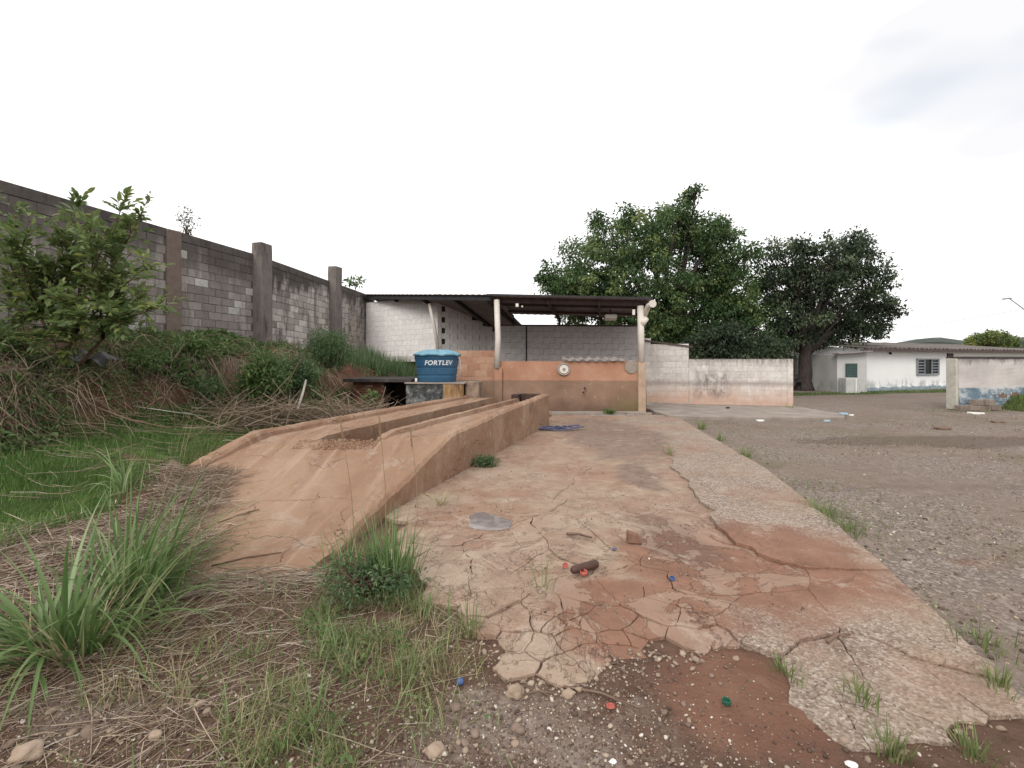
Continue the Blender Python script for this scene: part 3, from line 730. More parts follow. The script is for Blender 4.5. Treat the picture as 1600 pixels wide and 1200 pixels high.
def build_slab():
    rg = np.random.default_rng(21)
    dom = [(-1.5, 2.3), (0, 1.9), (1.2, 1.78), (2.1, 1.85), (2.27, 2.13), (2.43, 2.64), (2.75, 3.76), (3.43, 6.34), (4.3, 12.0), (4.3, 12.9), (1.1, 12.9), (.65, 10.9), (-1.05, 5.4), (-1.6, 3.5)]
    seeds = []
    def spacing(x, y):
        q = float(vnoise(x * 3.3 + 20, y * 3.3)) * 1.5 + 0.35
        if x < seam_x(y):
            if y < 2.72: return max(0.055, 0.115 * q)
            if y < 3.25: return 0.21 * q + 0.10 * max(0, 0.35 - x)
            if y < 3.7: return 0.36 * q
            if x < -0.75 and y < 5.5: return 0.3
            if y < 4.4: return 0.9
            return 3.2
        if y < 2.12: return 0.13 * q
        if y < 2.6: return 0.40 if x < 1.6 else 0.9
        if y < 3.0: return 1.1
        return 2.9
    for k in range(14000):
        y = 1.8 + 11.1 * rg.random() ** 1.9; x = -1.5 + 5.8 * rg.random()
        if not in_poly(x, y, SLAB_OUT): continue
        s = spacing(x, y)
        if all((x - a) ** 2 + ((y - b) * (0.8 if y > 3.2 else 1)) ** 2 > s * s for a, b in seeds): seeds.append((x, y))
    # ghost seeds just outside the broken front edge give it a ragged outline
    ghosts = []
    for k in range(2500):
        x = -1.4 + 3.7 * rg.random(); y = 1.75 + 2.6 * rg.random()
        if in_poly(x, y, SLAB_OUT) or x > np.interp(y, [1.7, 2.13, 2.64, 3.76], [2.15, 2.25, 2.43, 2.75]): continue
        if all((x - a) ** 2 + (y - b) ** 2 > 0.15 ** 2 for a, b in seeds + ghosts): ghosts.append((x, y))
    allp = np.array(seeds + ghosts)
    root = bpy.data.objects.new('concrete_slab', None); COL.objects.link(root); OFF[root.name] = Vector((0, 0, 0))
    tag(root, 'long cracked concrete slab stained with red earth beside the ramp', kind='structure')
    def warp(p):
        x, y = p
        a = 0.55 if y < 3.4 else 1.0
        e = float(np.interp(y, [1.9, 2.13, 2.64, 3.76, 6.34, 12], [2.15, 2.25, 2.43, 2.75, 3.43, 4.3])); a *= 0.18 + 0.82 * float(sstep(0.0, 0.5, e - x))
        return (x + a * (float(fbm(x * 2.6, y * 2.6, 3)) * 0.26 + float(fbm(x * 9, y * 9, 3)) * 0.075 + float(fbm(x * 30, y * 30, 2)) * 0.022),
                y + a * (float(fbm(x * 2.6 + 40, y * 2.6, 3)) * 0.26 + float(fbm(x * 9 + 5, y * 9, 3)) * 0.075 + float(fbm(x * 30 + 9, y * 30, 2)) * 0.022))
    cnt = 0
    for i, (sx, sy) in enumerate(seeds):
        poly = [tuple(p) for p in dom]
        d2 = np.hypot(allp[:, 0] - sx, allp[:, 1] - sy)
        for j in np.argsort(d2)[1:40]:
            qx, qy = allp[j]
            nx, ny = qx - sx, qy - sy
            poly = clip_poly(poly, nx, ny, (qx * qx + qy * qy - sx * sx - sy * sy) / 2)
            if len(poly) < 3: break
        if len(poly) < 3: continue
        step = 0.022 if sy < 3.5 else 0.07
        pts = []
        for a, b in zip(poly, poly[1:] + poly[:1]):
            L = math.hypot(b[0] - a[0], b[1] - a[1]); n = max(1, int(L / step))
            for k in range(n):
                t = k / n; pts.append(warp((a[0] + (b[0] - a[0]) * t, a[1] + (b[1] - a[1]) * t)))
        cx = sum(p[0] for p in pts) / len(pts); cy = sum(p[1] for p in pts) / len(pts)
        w = (0.0012 + 0.0045 * rg.random() ** 3) if sy < 3.6 else 0.003
        ins = []
        for p in pts:
            d = math.hypot(p[0] - cx, p[1] - cy) or 1; f = max(0.2, 1 - w * (1 + 2.2 * max(0, float(fbm(p[0] * 7, p[1] * 7, 2)) * 3)) / d)
            ins.append((cx + (p[0] - cx) * f, cy + (p[1] - cy) * f))
        agg = sx > seam_x(sy)
        hz = (0.047 if agg else 0.040) + rg.normal() * (0.004 if sy < 3.4 else 0.0025)
        if not agg: hz = 0.021 + (hz - 0.021) * float(sstep(2.15, 3.0, sy))
        else: hz = 0.022 + (hz - 0.022) * float(sstep(1.9, 2.5, sy))
        if sy < 2.6: hz -= 0.006 * rg.random()
        if sy < 3.3 and not agg and rg.random() < 0.07: hz -= 0.014
        tx, ty = rg.normal(0, 0.012 if sy < 3.4 else 0.002, 2)
        b = MB()
        n = len(ins)
        bev = 0.002
        def zt(p, q=0): return hz + (p[0] - cx) * tx + (p[1] - cy) * ty - q
        outer = [(p[0], p[1]) for p in ins]
        inner = []
        for p in ins:
            d = math.hypot(p[0] - cx, p[1] - cy) or 1; f = max(0.1, 1 - bev / d)
            inner.append((cx + (p[0] - cx) * f, cy + (p[1] - cy) * f))
        vs = [Vector((p[0], p[1], -0.06)) for p in outer] + [Vector((p[0], p[1], zt(p, 0.002))) for p in outer] + [Vector((p[0], p[1], zt(p))) for p in inner]
        fs = [(k, (k + 1) % n, n + (k + 1) % n, n + k) for k in range(n)] + [(n + k, n + (k + 1) % n, 2 * n + (k + 1) % n, 2 * n + k) for k in range(n)] + [tuple(range(2 * n, 3 * n))]
        b._add(vs, fs)
        b.build('slab_piece', M['slab_agg'] if agg else M['slab'], root); cnt += 1
    print('slab pieces', cnt)
build_slab()

# raised walk in front of the walls on the right
def build_walk():
    b = MB()
    pts = [(4.1, 12.45), (5.2, 12.15), (6.6, 12.05), (8.0, 12.0), (8.5, 12.1), (8.95, 12.7), (9.0, 14.2), (9.0, 15.6), (5.6, 16.6), (4.1, 15.0)]
    q = []
    for a, c in zip(pts, pts[1:] + pts[:1]):
        n = max(1, int(math.dist(a, c) / 0.18))
        for k in range(n):
            t = k / n; x = a[0] + (c[0] - a[0]) * t; y = a[1] + (c[1] - a[1]) * t
            q.append((x + float(fbm(x * 4, y * 4, 3)) * 0.14, y + float(fbm(x * 4 + 7, y * 4, 3)) * 0.14))
    b.prism(q, -0.1, 0.085)
    o = b.build('concrete_walk', M['walk'], loc=(6.5, 13, 0), bevel=0.012)
    tag(o, 'low grey concrete walk along the foot of the white wall', kind='structure')
    b = MB()
    rg = random.Random(4)
    for (x0, x1, y) in ((0.95, 3.7, 13.55), (1.1, 2.3, 13.2), (2.1, 3.3, 12.75), (3.2, 3.9, 13.25)):
        q = []; n = 14
        for k in range(n + 1):
            x = x0 + (x1 - x0) * k / n; q.append((x, y - 0.07 + rg.uniform(-.03, .03)))
        for k in range(n, -1, -1):
            x = x0 + (x1 - x0) * k / n; q.append((x, y + 0.10 + rg.uniform(-.03, .03)))
        b.prism(q, -0.05, 0.07 + rg.uniform(-0.01, 0.015))
    o = b.build('broken_kerb', M['walk'], loc=(2.3, 13.3, 0), bevel=0.008)
    tag(o, 'broken strips of pale kerb at the foot of the orange wall', kind='structure')
build_walk()

# puddle
def build_puddle():
    c = G(770, 813, 0.045); b = MB()
    q = []
    out = [(733, 806), (742, 800), (757, 799), (770, 803), (783, 806), (797, 811), (801, 818), (795, 824), (780, 827), (760, 827), (742, 825), (731, 821), (735, 814)]
    for px, py in out:
        g = G(px, py, 0.05); q.append((g.x, g.y))
    b.prism(q, 0.02, 0.0428)
    o = b.build('puddle', M['water'], loc=(c.x, c.y, 0.046))
    tag(o, 'shallow grey puddle lying on the slab beside the ramp', 'puddle')
build_puddle()

# ------------------------------------------------------------------ inspection ramp with a pit
def build_ramp():
    root = thing('inspection_ramp', 'long sloping orange concrete vehicle ramp with an open inspection pit', 'ramp', (-1.6, 6.5, 0))
    Z = lambda y: float(zdeck(y))
    def sweep(y0, y1, fn, name, mat=M['ramp'], n=None, cap=True, amp=0.012, lab=None, chip=0.0):
        n = n or int((y1 - y0) / 0.09)
        b = MB(); vs = []; fs = []
        for i in range(n + 1):
            y = y0 + (y1 - y0) * i / n
            sec = fn(y); k = len(sec)
            for (x, z) in sec:
                q = mnoise.noise_vector(Vector((x * 3, y * 3, z * 3))) * amp + mnoise.noise_vector(Vector((x * 13, y * 13, z * 13))) * amp * 0.6
                if chip:
                    h = mnoise.noise(Vector((x * 2.0, y * 6.5, 4.2))) * 0.7 + mnoise.noise(Vector((x, y * 21, 7.2))) * 0.5
                    if h > 0.28 and z > Z(y) - 0.02: q += Vector((0, 0, -min(0.05, (h - 0.28) * chip)))
                vs.append(Vector((x, y, z)) + q)
        for i in range(n):
            for j in range(k):
                a = i * k + j; c = i * k + (j + 1) % k
                fs.append((a, c, c + k, a + k))
        if cap: fs.append(tuple(reversed(range(k)))); fs.append(tuple(range(n * k, (n + 1) * k)))
        b._add(vs, fs)
        o = b.build(name, mat, root)
        if lab: o['label'] = lab
        return o
    s0 = lambda y: float(xl(y)) + np.interp(y, [5.9, 12.6], [0.85, 0.74])
    s1 = lambda y: float(xl(y)) + np.interp(y, [5.9, 12.6], [1.58, 1.66])
    L = lambda y: float(xl(y)); RR = lambda y: float(xr(y)); Z = lambda y: float(zdeck(y))
    def flat(a, b, top, sub=8):
        return lambda y: [(a(y), -0.1)] + [(a(y) + (b(y) - a(y)) * i / sub, top(y)) for i in range(sub + 1)] + [(b(y), -0.1)]
    sweep(3.15, 5.92, flat(lambda y: min(max(L(y), float(xmound(y)) - 0.45 + 3 * max(0, y - 5.2)), RR(y) - 0.3) if y < 5.4 else L(y), lambda y: RR(y) - 0.0, Z, 24), 'lower_deck', lab='smooth orange slope at the near end of the ramp')
    sweep(5.92, 12.3, flat(lambda y: L(y) + 0.1, s0, Z), 'wheel_track')
    sweep(5.92, 11.1, flat(s1, lambda y: RR(y) - 0.1, Z), 'wheel_track')
    kt = lambda y: float(np.interp(y, [5.1, 5.4, 6.0, 12.4], [Z(5.1) + 0.01, Z(5.4) + 0.06, 0.62, 0.64]))
    sweep(5.1, 12.4, lambda y: [(L(y) - 0.06, -0.1), (L(y) - 0.05, kt(y) - 0.02), (L(y) - 0.02, kt(y)), (L(y) + 0.09, kt(y)), (L(y) + 0.12, kt(y) - 0.03), (L(y) + 0.14, Z(y) - 0.05)], 'kerb', amp=0.01, n=220, chip=0.05)
    pt = lambda y: float(np.interp(y, [3.6, 5.0, 5.55, 5.95, 8, 10.95], [Z(3.6) + 0.012, Z(5.0) + 0.02, 0.45, 0.575, 0.665, 0.76]))
    pw = lambda y: 0.17
    sweep(3.6, 10.95, lambda y: [(RR(y) + 0.015, -0.1), (RR(y) + 0.012, pt(y) * 0.5), (RR(y) + 0.005, pt(y) - 0.03), (RR(y) - 0.03, pt(y)), (RR(y) - pw(y) + 0.03, pt(y) + 0.004), (RR(y) - pw(y), pt(y) - 0.03), (RR(y) - pw(y), Z(y) - 0.06)], 'parapet', n=330, amp=0.016, chip=0.17, lab='right hand parapet wall with stained outer face')
    lt = lambda y: Z(y) + float(np.interp(y, [6.0, 6.3, 11.1], [0.02, 0.06, 0.075]))
    sweep(6.0, 11.1, lambda y: [(s1(y) - 0.015, -0.1), (s1(y) - 0.012, lt(y) - 0.02), (s1(y), lt(y)), (s1(y) + 0.10, lt(y)), (s1(y) + 0.13, Z(y) - 0.03)], 'pit_lip', amp=0.008, n=160, chip=0.05)
    sweep(5.95, 12.3, lambda y: [(s0(y) - 0.02, -0.1), (s0(y) - 0.02, Z(y) + 0.012), (s0(y) + 0.012, Z(y) + 0.010), (s0(y) + 0.016, -0.1)], 'pit_wall', amp=0.008)
    # the far end: dark stop block and back wall
    b = MB(); y = 11.15
    b.box((s1(y) + 0.02, y + 0.05, 0.36), (0.17, 0.26, 0.74), rz=-0.3)
    b.build('stop_block', M['dark_wall'], root, bevel=0.012, jitter=0.01)['label'] = 'dark brown block at the far end of the pit'
    b = MB(); b.bar((s1(11.3) + 0.1, 11.3, 0.34), (RR(10.95) - 0.1, 11.0, 0.34), 0.15, 0.80)
    b.build('back_wall', M['dark_wall'], root, bevel=0.012, jitter=0.012)
    # broken edge where the pit begins
    rg = random.Random(11); b = MB()
    for k in range(380):
        t = rg.random(); y = 5.86 + rg.uniform(-0.16, 0.12) ; x = s0(5.9) - 0.18 + (s1(5.9) - s0(5.9) + 0.24) * t
        s = rg.uniform(0.008, 0.026)
        b.box((x, y, Z(y) + s * 0.2), (s * 1.6, s * 1.2, s), rz=rg.uniform(0, 3), rx=rg.uniform(-.5, .5), ry=rg.uniform(-.4, .4), taper=0.6)
    o = b.build('rubble', M['ramp'], root); o['kind'] = 'stuff'
build_ramp()
# ------------------------------------------------------------------ masonry
BLOCKS = {}
def block_meshes(key, size, mat, n=5, bevel=0.007, jit=0.004):
    k = (key, size)
    if k in BLOCKS: return BLOCKS[k]
    res = []
    for i in range(n):
        bm = bmesh.new(); bmesh.ops.create_cube(bm, size=1.0)
        for v in bm.verts:
            v.co = Vector((v.co.x * size[0], v.co.y * size[1], v.co.z * size[2]))
        bmesh.ops.bevel(bm, geom=list(bm.edges), offset=bevel, segments=1, affect='EDGES')
        for v in bm.verts: v.co += mnoise.noise_vector(v.co * 11 + Vector((i * 9.1, 0, 0))) * jit
        me = bpy.data.meshes.new('block_' + key); bm.to_mesh(me); bm.free(); me.materials.append(mat); res.append(me)
    BLOCKS[k] = res
    return res

def masonry(root, A, B, ztop, zbot, pick, bl=0.4, bh=0.2, depth=0.19, gap=0.012, dz=lambda s: 0.0, skip=None, core=M['mortar'], limit=300, name='block',
            recess=0.010, near=None, seed=1, proud=0.003, corez=None, slopefn=None, stuff_if=None):
    """blocks as parts of root along A->B, courses from ztop down to zbot, with a mortar core behind"""
    rg = random.Random(seed)
    A = Vector((A[0], A[1], 0)); B = Vector((B[0], B[1], 0)); D = (B - A); Lw = D.length; u = D / Lw
    rz = math.atan2(u.y, u.x); nrm = Vector((-u.y, u.x, 0))
    o0 = off_of(root)
    items = []
    nc = int(round((ztop - zbot) / bh))
    for k in range(nc):
        z = ztop - bh * (k + 0.5)
        s = -bl / 2 if k % 2 else 0.0
        while s < Lw - 0.02:
            a = max(s, 0); e = min(s + bl, Lw)
            if e - a > 0.05 and not (skip and skip((a + e) / 2, z, k)):
                items.append((a, e, z + dz((a + e) / 2)))
            s += bl
    cam0 = Vector((0, 0, EYE))
    def prio(it):
        c = A + u * ((it[0] + it[1]) / 2) + Vector((0, 0, it[2]))
        pen = 100 if (stuff_if and stuff_if((it[0] + it[1]) / 2, it[2])) else 0
        return (c - cam0).length + pen
    items.sort(key=prio)
    rest = []
    for i, (a, e, z) in enumerate(items):
        c = A + u * ((a + e) / 2) + Vector((0, 0, z)) + nrm * rg.uniform(-proud, proud)
        me = rg.choice(pick(rg, (a + e) / 2, z))
        sx = (e - a - gap) / (bl - gap)
        rot = (rg.uniform(-.004, .004), (slopefn((a + e) / 2) if slopefn else 0) + rg.uniform(-.004, .004), rz + rg.uniform(-.004, .004))
        if i < limit and prio((a, e, z)) < 100:
            o = bpy.data.objects.new(name, me); COL.objects.link(o); o.parent = root
            o.location = c - o0; o.rotation_euler = rot; o.scale = (sx, 1, 1)
            OFF[o.name] = o0
        else:
            rest.append((me, Matrix.Translation(c - o0) @ Matrix.Rotation(rz, 4, 'Z') @ Matrix.Diagonal((sx, 1, 1, 1))))
    if rest:
        bm = bmesh.new()
        for me, mx in rest:
            t = bmesh.new(); t.from_mesh(me); t.transform(mx)
            tm = bpy.data.meshes.new('t'); t.to_mesh(tm); t.free(); bm.from_mesh(tm); bpy.data.meshes.remove(tm)
        me = bpy.data.meshes.new(name + 's'); bm.to_mesh(me); bm.free(); me.materials.append(rest[0][0].materials[0])
        o = place(name + 's', me, root); o['kind'] = 'stuff'
    b = MB(); n = max(1, int(Lw / 0.5))
    cz = corez if corez is not None else zbot
    pts = []
    h = depth / 2 - recess
    for i in range(n + 1):
        s = 0.004 + (Lw - 0.008) * i / n
        p = A + u * s
        for sg in (-1, 1):
            pts.append(p + nrm * (h * sg) + Vector((0, 0, cz)))
            pts.append(p + nrm * (h * sg) + Vector((0, 0, ztop - 0.006 + dz(s))))
    fs = []
    for i in range(n):
        a = i * 4; c = a + 4
        fs += [(a, c, c + 1, a + 1), (c + 2, a + 2, a + 3, c + 3), (a + 1, c + 1, c + 3, a + 3), (a + 2, c + 2, c, a)]
    fs += [(0, 1, 3, 2), (n * 4 + 2, n * 4 + 3, n * 4 + 1, n * 4)]
    b._add(pts, fs)
    if core: b.build('mortar_core', core, root)

def bs(L, depth=0.19, h=0.2, gap=0.012): return (L - gap, depth, h - gap)

# ---- tall grey boundary wall on the bank
def build_left_wall():
    y0, y1 = 5.0, 19.9
    A = (float(xwall(y0)), y0); B = (float(xwall(y1)), y1)
    k = math.hypot(1, 0.24)
    root = thing('boundary_wall', 'tall weathered grey block wall with concrete pillars on the earth bank', 'wall', (A[0], A[1], 1.6))
    g = block_meshes('grey', bs(0.4), M['block']); p = block_meshes('pale', bs(0.4), M['block_pale']); l = block_meshes('lime', bs(0.4), M['block_lime'], jit=0.009)
    dz = lambda s: -0.056 * max(0, (y0 + s / k) - 13.5)
    def pick(rg, s, z):
        y = y0 + s / k
        if y > 13.7: return l if rg.random() < 0.85 else g
        return p if (rg.random() < (0.13 if z < 3.6 else 0.02)) else g
    def ground_at(s):
        y = y0 + s / k; return float(H(xwall(y), y, False))
    pill = [(11.05, 0.36), (13.62, 0.42), (17.05, 0.38)]
    def skip(s, z, kk):
        y = y0 + s / k
        if z + dz(s) < ground_at(s) - 0.22: return True
        return any(abs(y - py) * k < w / 2 - 0.12 for py, w in pill)
    ps = lambda s, z: (y0 + s / k) < 7.7
    masonry(root, A, B, 4.36, 1.4, pick, dz=dz, skip=skip, limit=298, seed=3, proud=0.006, corez=1.2,
            slopefn=lambda s: 0.055 if (y0 + s / k) > 13.5 else 0, stuff_if=ps)
    # concrete cap beam
    b = MB(); pts = [y0, 7, 9, 11, 13.5, 15, 17, 18.5, y1]
    for a, c in zip(pts, pts[1:]):
        za = 4.46 - 0.056 * max(0, a - 13.5); zc = 4.46 - 0.056 * max(0, c - 13.5)
        b.bar((float(xwall(a)), a, za), (float(xwall(c)), c, zc), 0.20, 0.196)
    b.build('cap_beam', M['cap'], root, jitter=0.012)['label'] = 'dark stained concrete beam along the wall top'
    for (py, w), top, proud, mat, lab in zip(pill, (4.56, 4.87, 4.90), (0.03, 0.22, 0.20), (M['pillar_brown'], M['pillar'], M['pillar']),
                                            ('smooth brown pillar flush with the wall top', 'thick pillar rising above the wall, nearest of the two', 'farther pillar rising above the wall')):
        x = float(xwall(py)); rz = math.atan2(1, 0.24)
        b = MB(); nn = 10
        u = Vector((math.cos(rz), math.sin(rz), 0)); nv = Vector((u.y, -u.x, 0))
        for i in range(nn):
            za = 1.3 + (top - 1.3) * i / nn; zb = 1.3 + (top - 1.3) * (i + 1) / nn
        b.box(Vector((x, py, (1.3 + top) / 2)) + nv * proud, (w, 0.24 + proud * 0.5, top - 1.3), rz=rz)
        o = b.build('pillar', mat, root)
        bm = bmesh.new(); bm.from_mesh(o.data)
        bmesh.ops.subdivide_edges(bm, edges=[e for e in bm.edges if abs(e.verts[0].co.z - e.verts[1].co.z) > 0.5], cuts=14)
        bmesh.ops.bevel(bm, geom=[e for e in bm.edges if len(e.link_faces) == 2 and e.calc_face_angle(0) > 0.8], offset=0.02, segments=1, affect='EDGES')
        for v in bm.verts: v.co += mnoise.noise_vector(v.co * 6) * 0.016
        bm.to_mesh(o.data); bm.free(); o['label'] = lab
build_left_wall()

# ---- white block hut on the bank with the roof over it, open shed with orange wall
def corr_sheet(b, p00, p10, p01, p11, pitch=0.25, amp=0.006, thick=0.010, nv=6, sag=0.0):
    """corrugated sheet between four corners; waves run along the u direction (ridges along v)"""
    p00, p10, p01, p11 = map(Vector, (p00, p10, p01, p11))
    Lu = ((p10 - p00).length + (p11 - p01).length) / 2
    nu = max(6, int(Lu / pitch * 6))
    def f(u, v, t):
        p = (p00 * (1 - u) + p10 * u) * (1 - v) + (p01 * (1 - u) + p11 * u) * v
        return p + Vector((0, 0, amp * math.sin(u * Lu / pitch * 2 * math.pi) + t - sag * math.sin(math.pi * u)))
    b.grid(lambda u, v: f(u, v, thick), nu, nv)
    n0 = len(b.V)
    b.grid(lambda u, v: f(u, 1 - v, 0), nu, nv)
    w = nu + 1
    top0 = n0 - w * (nv + 1)
    # close the front and rear edges
    for i in range(nu):
        b.Fc.append([top0 + i + 1, top0 + i, n0 + nv * w + i, n0 + nv * w + i + 1])
        b.Fc.append([top0 + nv * w + i, top0 + nv * w + i + 1, n0 + i + 1, n0 + i])

PL = Vector((-0.40, 14.3, 0)); PR = Vector((3.74, 13.85, 0))     # the two shed posts
SU = (PR - PL).normalized(); SN = Vector((-SU.y, SU.x, 0))         # along the front, and into the shed

def build_hut():
    root = thing('block_hut', 'white painted block hut on the bank under the low end of the dark roof', 'hut', (-4.2, 18.4, 1.7))
    w = block_meshes('white', bs(0.4), M['white_block'], bevel=0.005, jit=0.003)
    A = (-5.86, 19.25); B = (-2.72, 17.35); C = (-0.62, 19.9)
    masonry(root, A, B, 3.98, 1.78, lambda rg, s, z: w, core=M['mortar_white'], limit=120, seed=5, recess=0.004, gap=0.007, dz=lambda s: 0.05 * (s / 3.67) - 0.1, corez=1.5)
    # side wall with open perpends, stepping down under the roof
    Lc = math.dist(B, C)
    rg = random.Random(8)
    u = (Vector((*C, 0)) - Vector((*B, 0))).normalized(); rz = math.atan2(u.y, u.x)
    o0 = off_of(root)
    nv = Vector((u.y, -u.x, 0))
    for k in range(11):
        zt = 3.94 - 0.2 * k
        s = 0.12 if k % 2 else 0.32
        while s < Lc:
            e = min(s + 0.4, Lc)
            lim = 3.99 - 0.42 * s
            if zt < lim + 0.05:
                g = 0.055 if k % 2 else 0.014
                o = bpy.data.objects.new('block', rg.choice(w)); COL.objects.link(o); o.parent = root
                o.location = Vector((*B, 0)) + u * ((s + e) / 2) + Vector((0, 0, zt - 0.1)) - o0 + nv * 0.0
                o.rotation_euler = (0, 0, rz); o.scale = ((e - s - g) / 0.388, 1, 1.058); OFF[o.name] = o0
            s += 0.4
    b = MB(); P0 = Vector((*B, 0)) + u * 0.1 - nv * 0.02; P1 = Vector((*C, 0)) - nv * 0.02
    q = [P0, P1]
    for a, c in ((0, 1),):
        pa, pc = q[a], q[c]
        vs = []
        for p, zt in ((pa, 3.86), (pc, 2.72)):
            for sgn in (-0.05, 0.05):
                vs.append(p + nv * sgn + Vector((0, 0, 1.74))); vs.append(p + nv * sgn + Vector((0, 0, zt)))
        b._add(vs, [(0, 4, 5, 1), (6, 2, 3, 7), (1, 5, 7, 3), (2, 6, 4, 0), (0, 1, 3, 2), (6, 7, 5, 4)])
    b.build('wall_core', M['dark_wall'], root)  # dark core puts the shade of the open joints behind the blocks
    b = MB(); b.box((*B, 2.87), (0.20, 0.20, 2.24), rz=rz)
    b.build('corner_pier', M['white_block'], root, bevel=0.008, jitter=0.006)
    # hut floor slab edge and a dark solid standing for the shaded hollow below
    b = MB(); b.prism([(A[0] - 0.05, A[1] - 0.06), (B[0] + 0.02, B[1] - 0.14), (C[0], C[1]), (-3.5, 22)], 1.70, 1.775)
    b.build('floor_slab', M['white_block'], root, bevel=0.01, jitter=0.012)
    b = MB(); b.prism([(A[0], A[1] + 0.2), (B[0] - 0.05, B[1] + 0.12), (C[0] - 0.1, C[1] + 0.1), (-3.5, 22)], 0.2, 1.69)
    b.build('void_shade', M['dark_wall'], root)
    # roof sheets of the hut
    b = MB()
    # front edge runs from the boundary wall down to the shed post
    corr_sheet(b, (-5.95, 19.0, 4.20), (-0.62, 13.95, 3.47), (-4.6, 23.4, 3.35), (0.9, 20.6, 2.62), nv=8)
    b.build('roof_sheet', M['sheet'], root)
    b = MB()
    b.bar((-5.85, 19.06, 4.09), (-0.62, 14.12, 3.38), 0.07, 0.13)
    b.build('eave_beam', M['dark_steel'], root)
    b = MB()
    for t in (0.25, 0.5, 0.75, 0.97):
        p = Vector((-5.85, 19.06, 4.10)).lerp(Vector((-0.62, 14.14, 3.39)), t); q = Vector((-4.6, 23.3, 3.26)).lerp(Vector((0.9, 20.5, 2.53)), t)
        b = MB(); b.bar(p, q, 0.06, 0.12); b.build('rafter', M['dark_steel'], root)
build_hut()

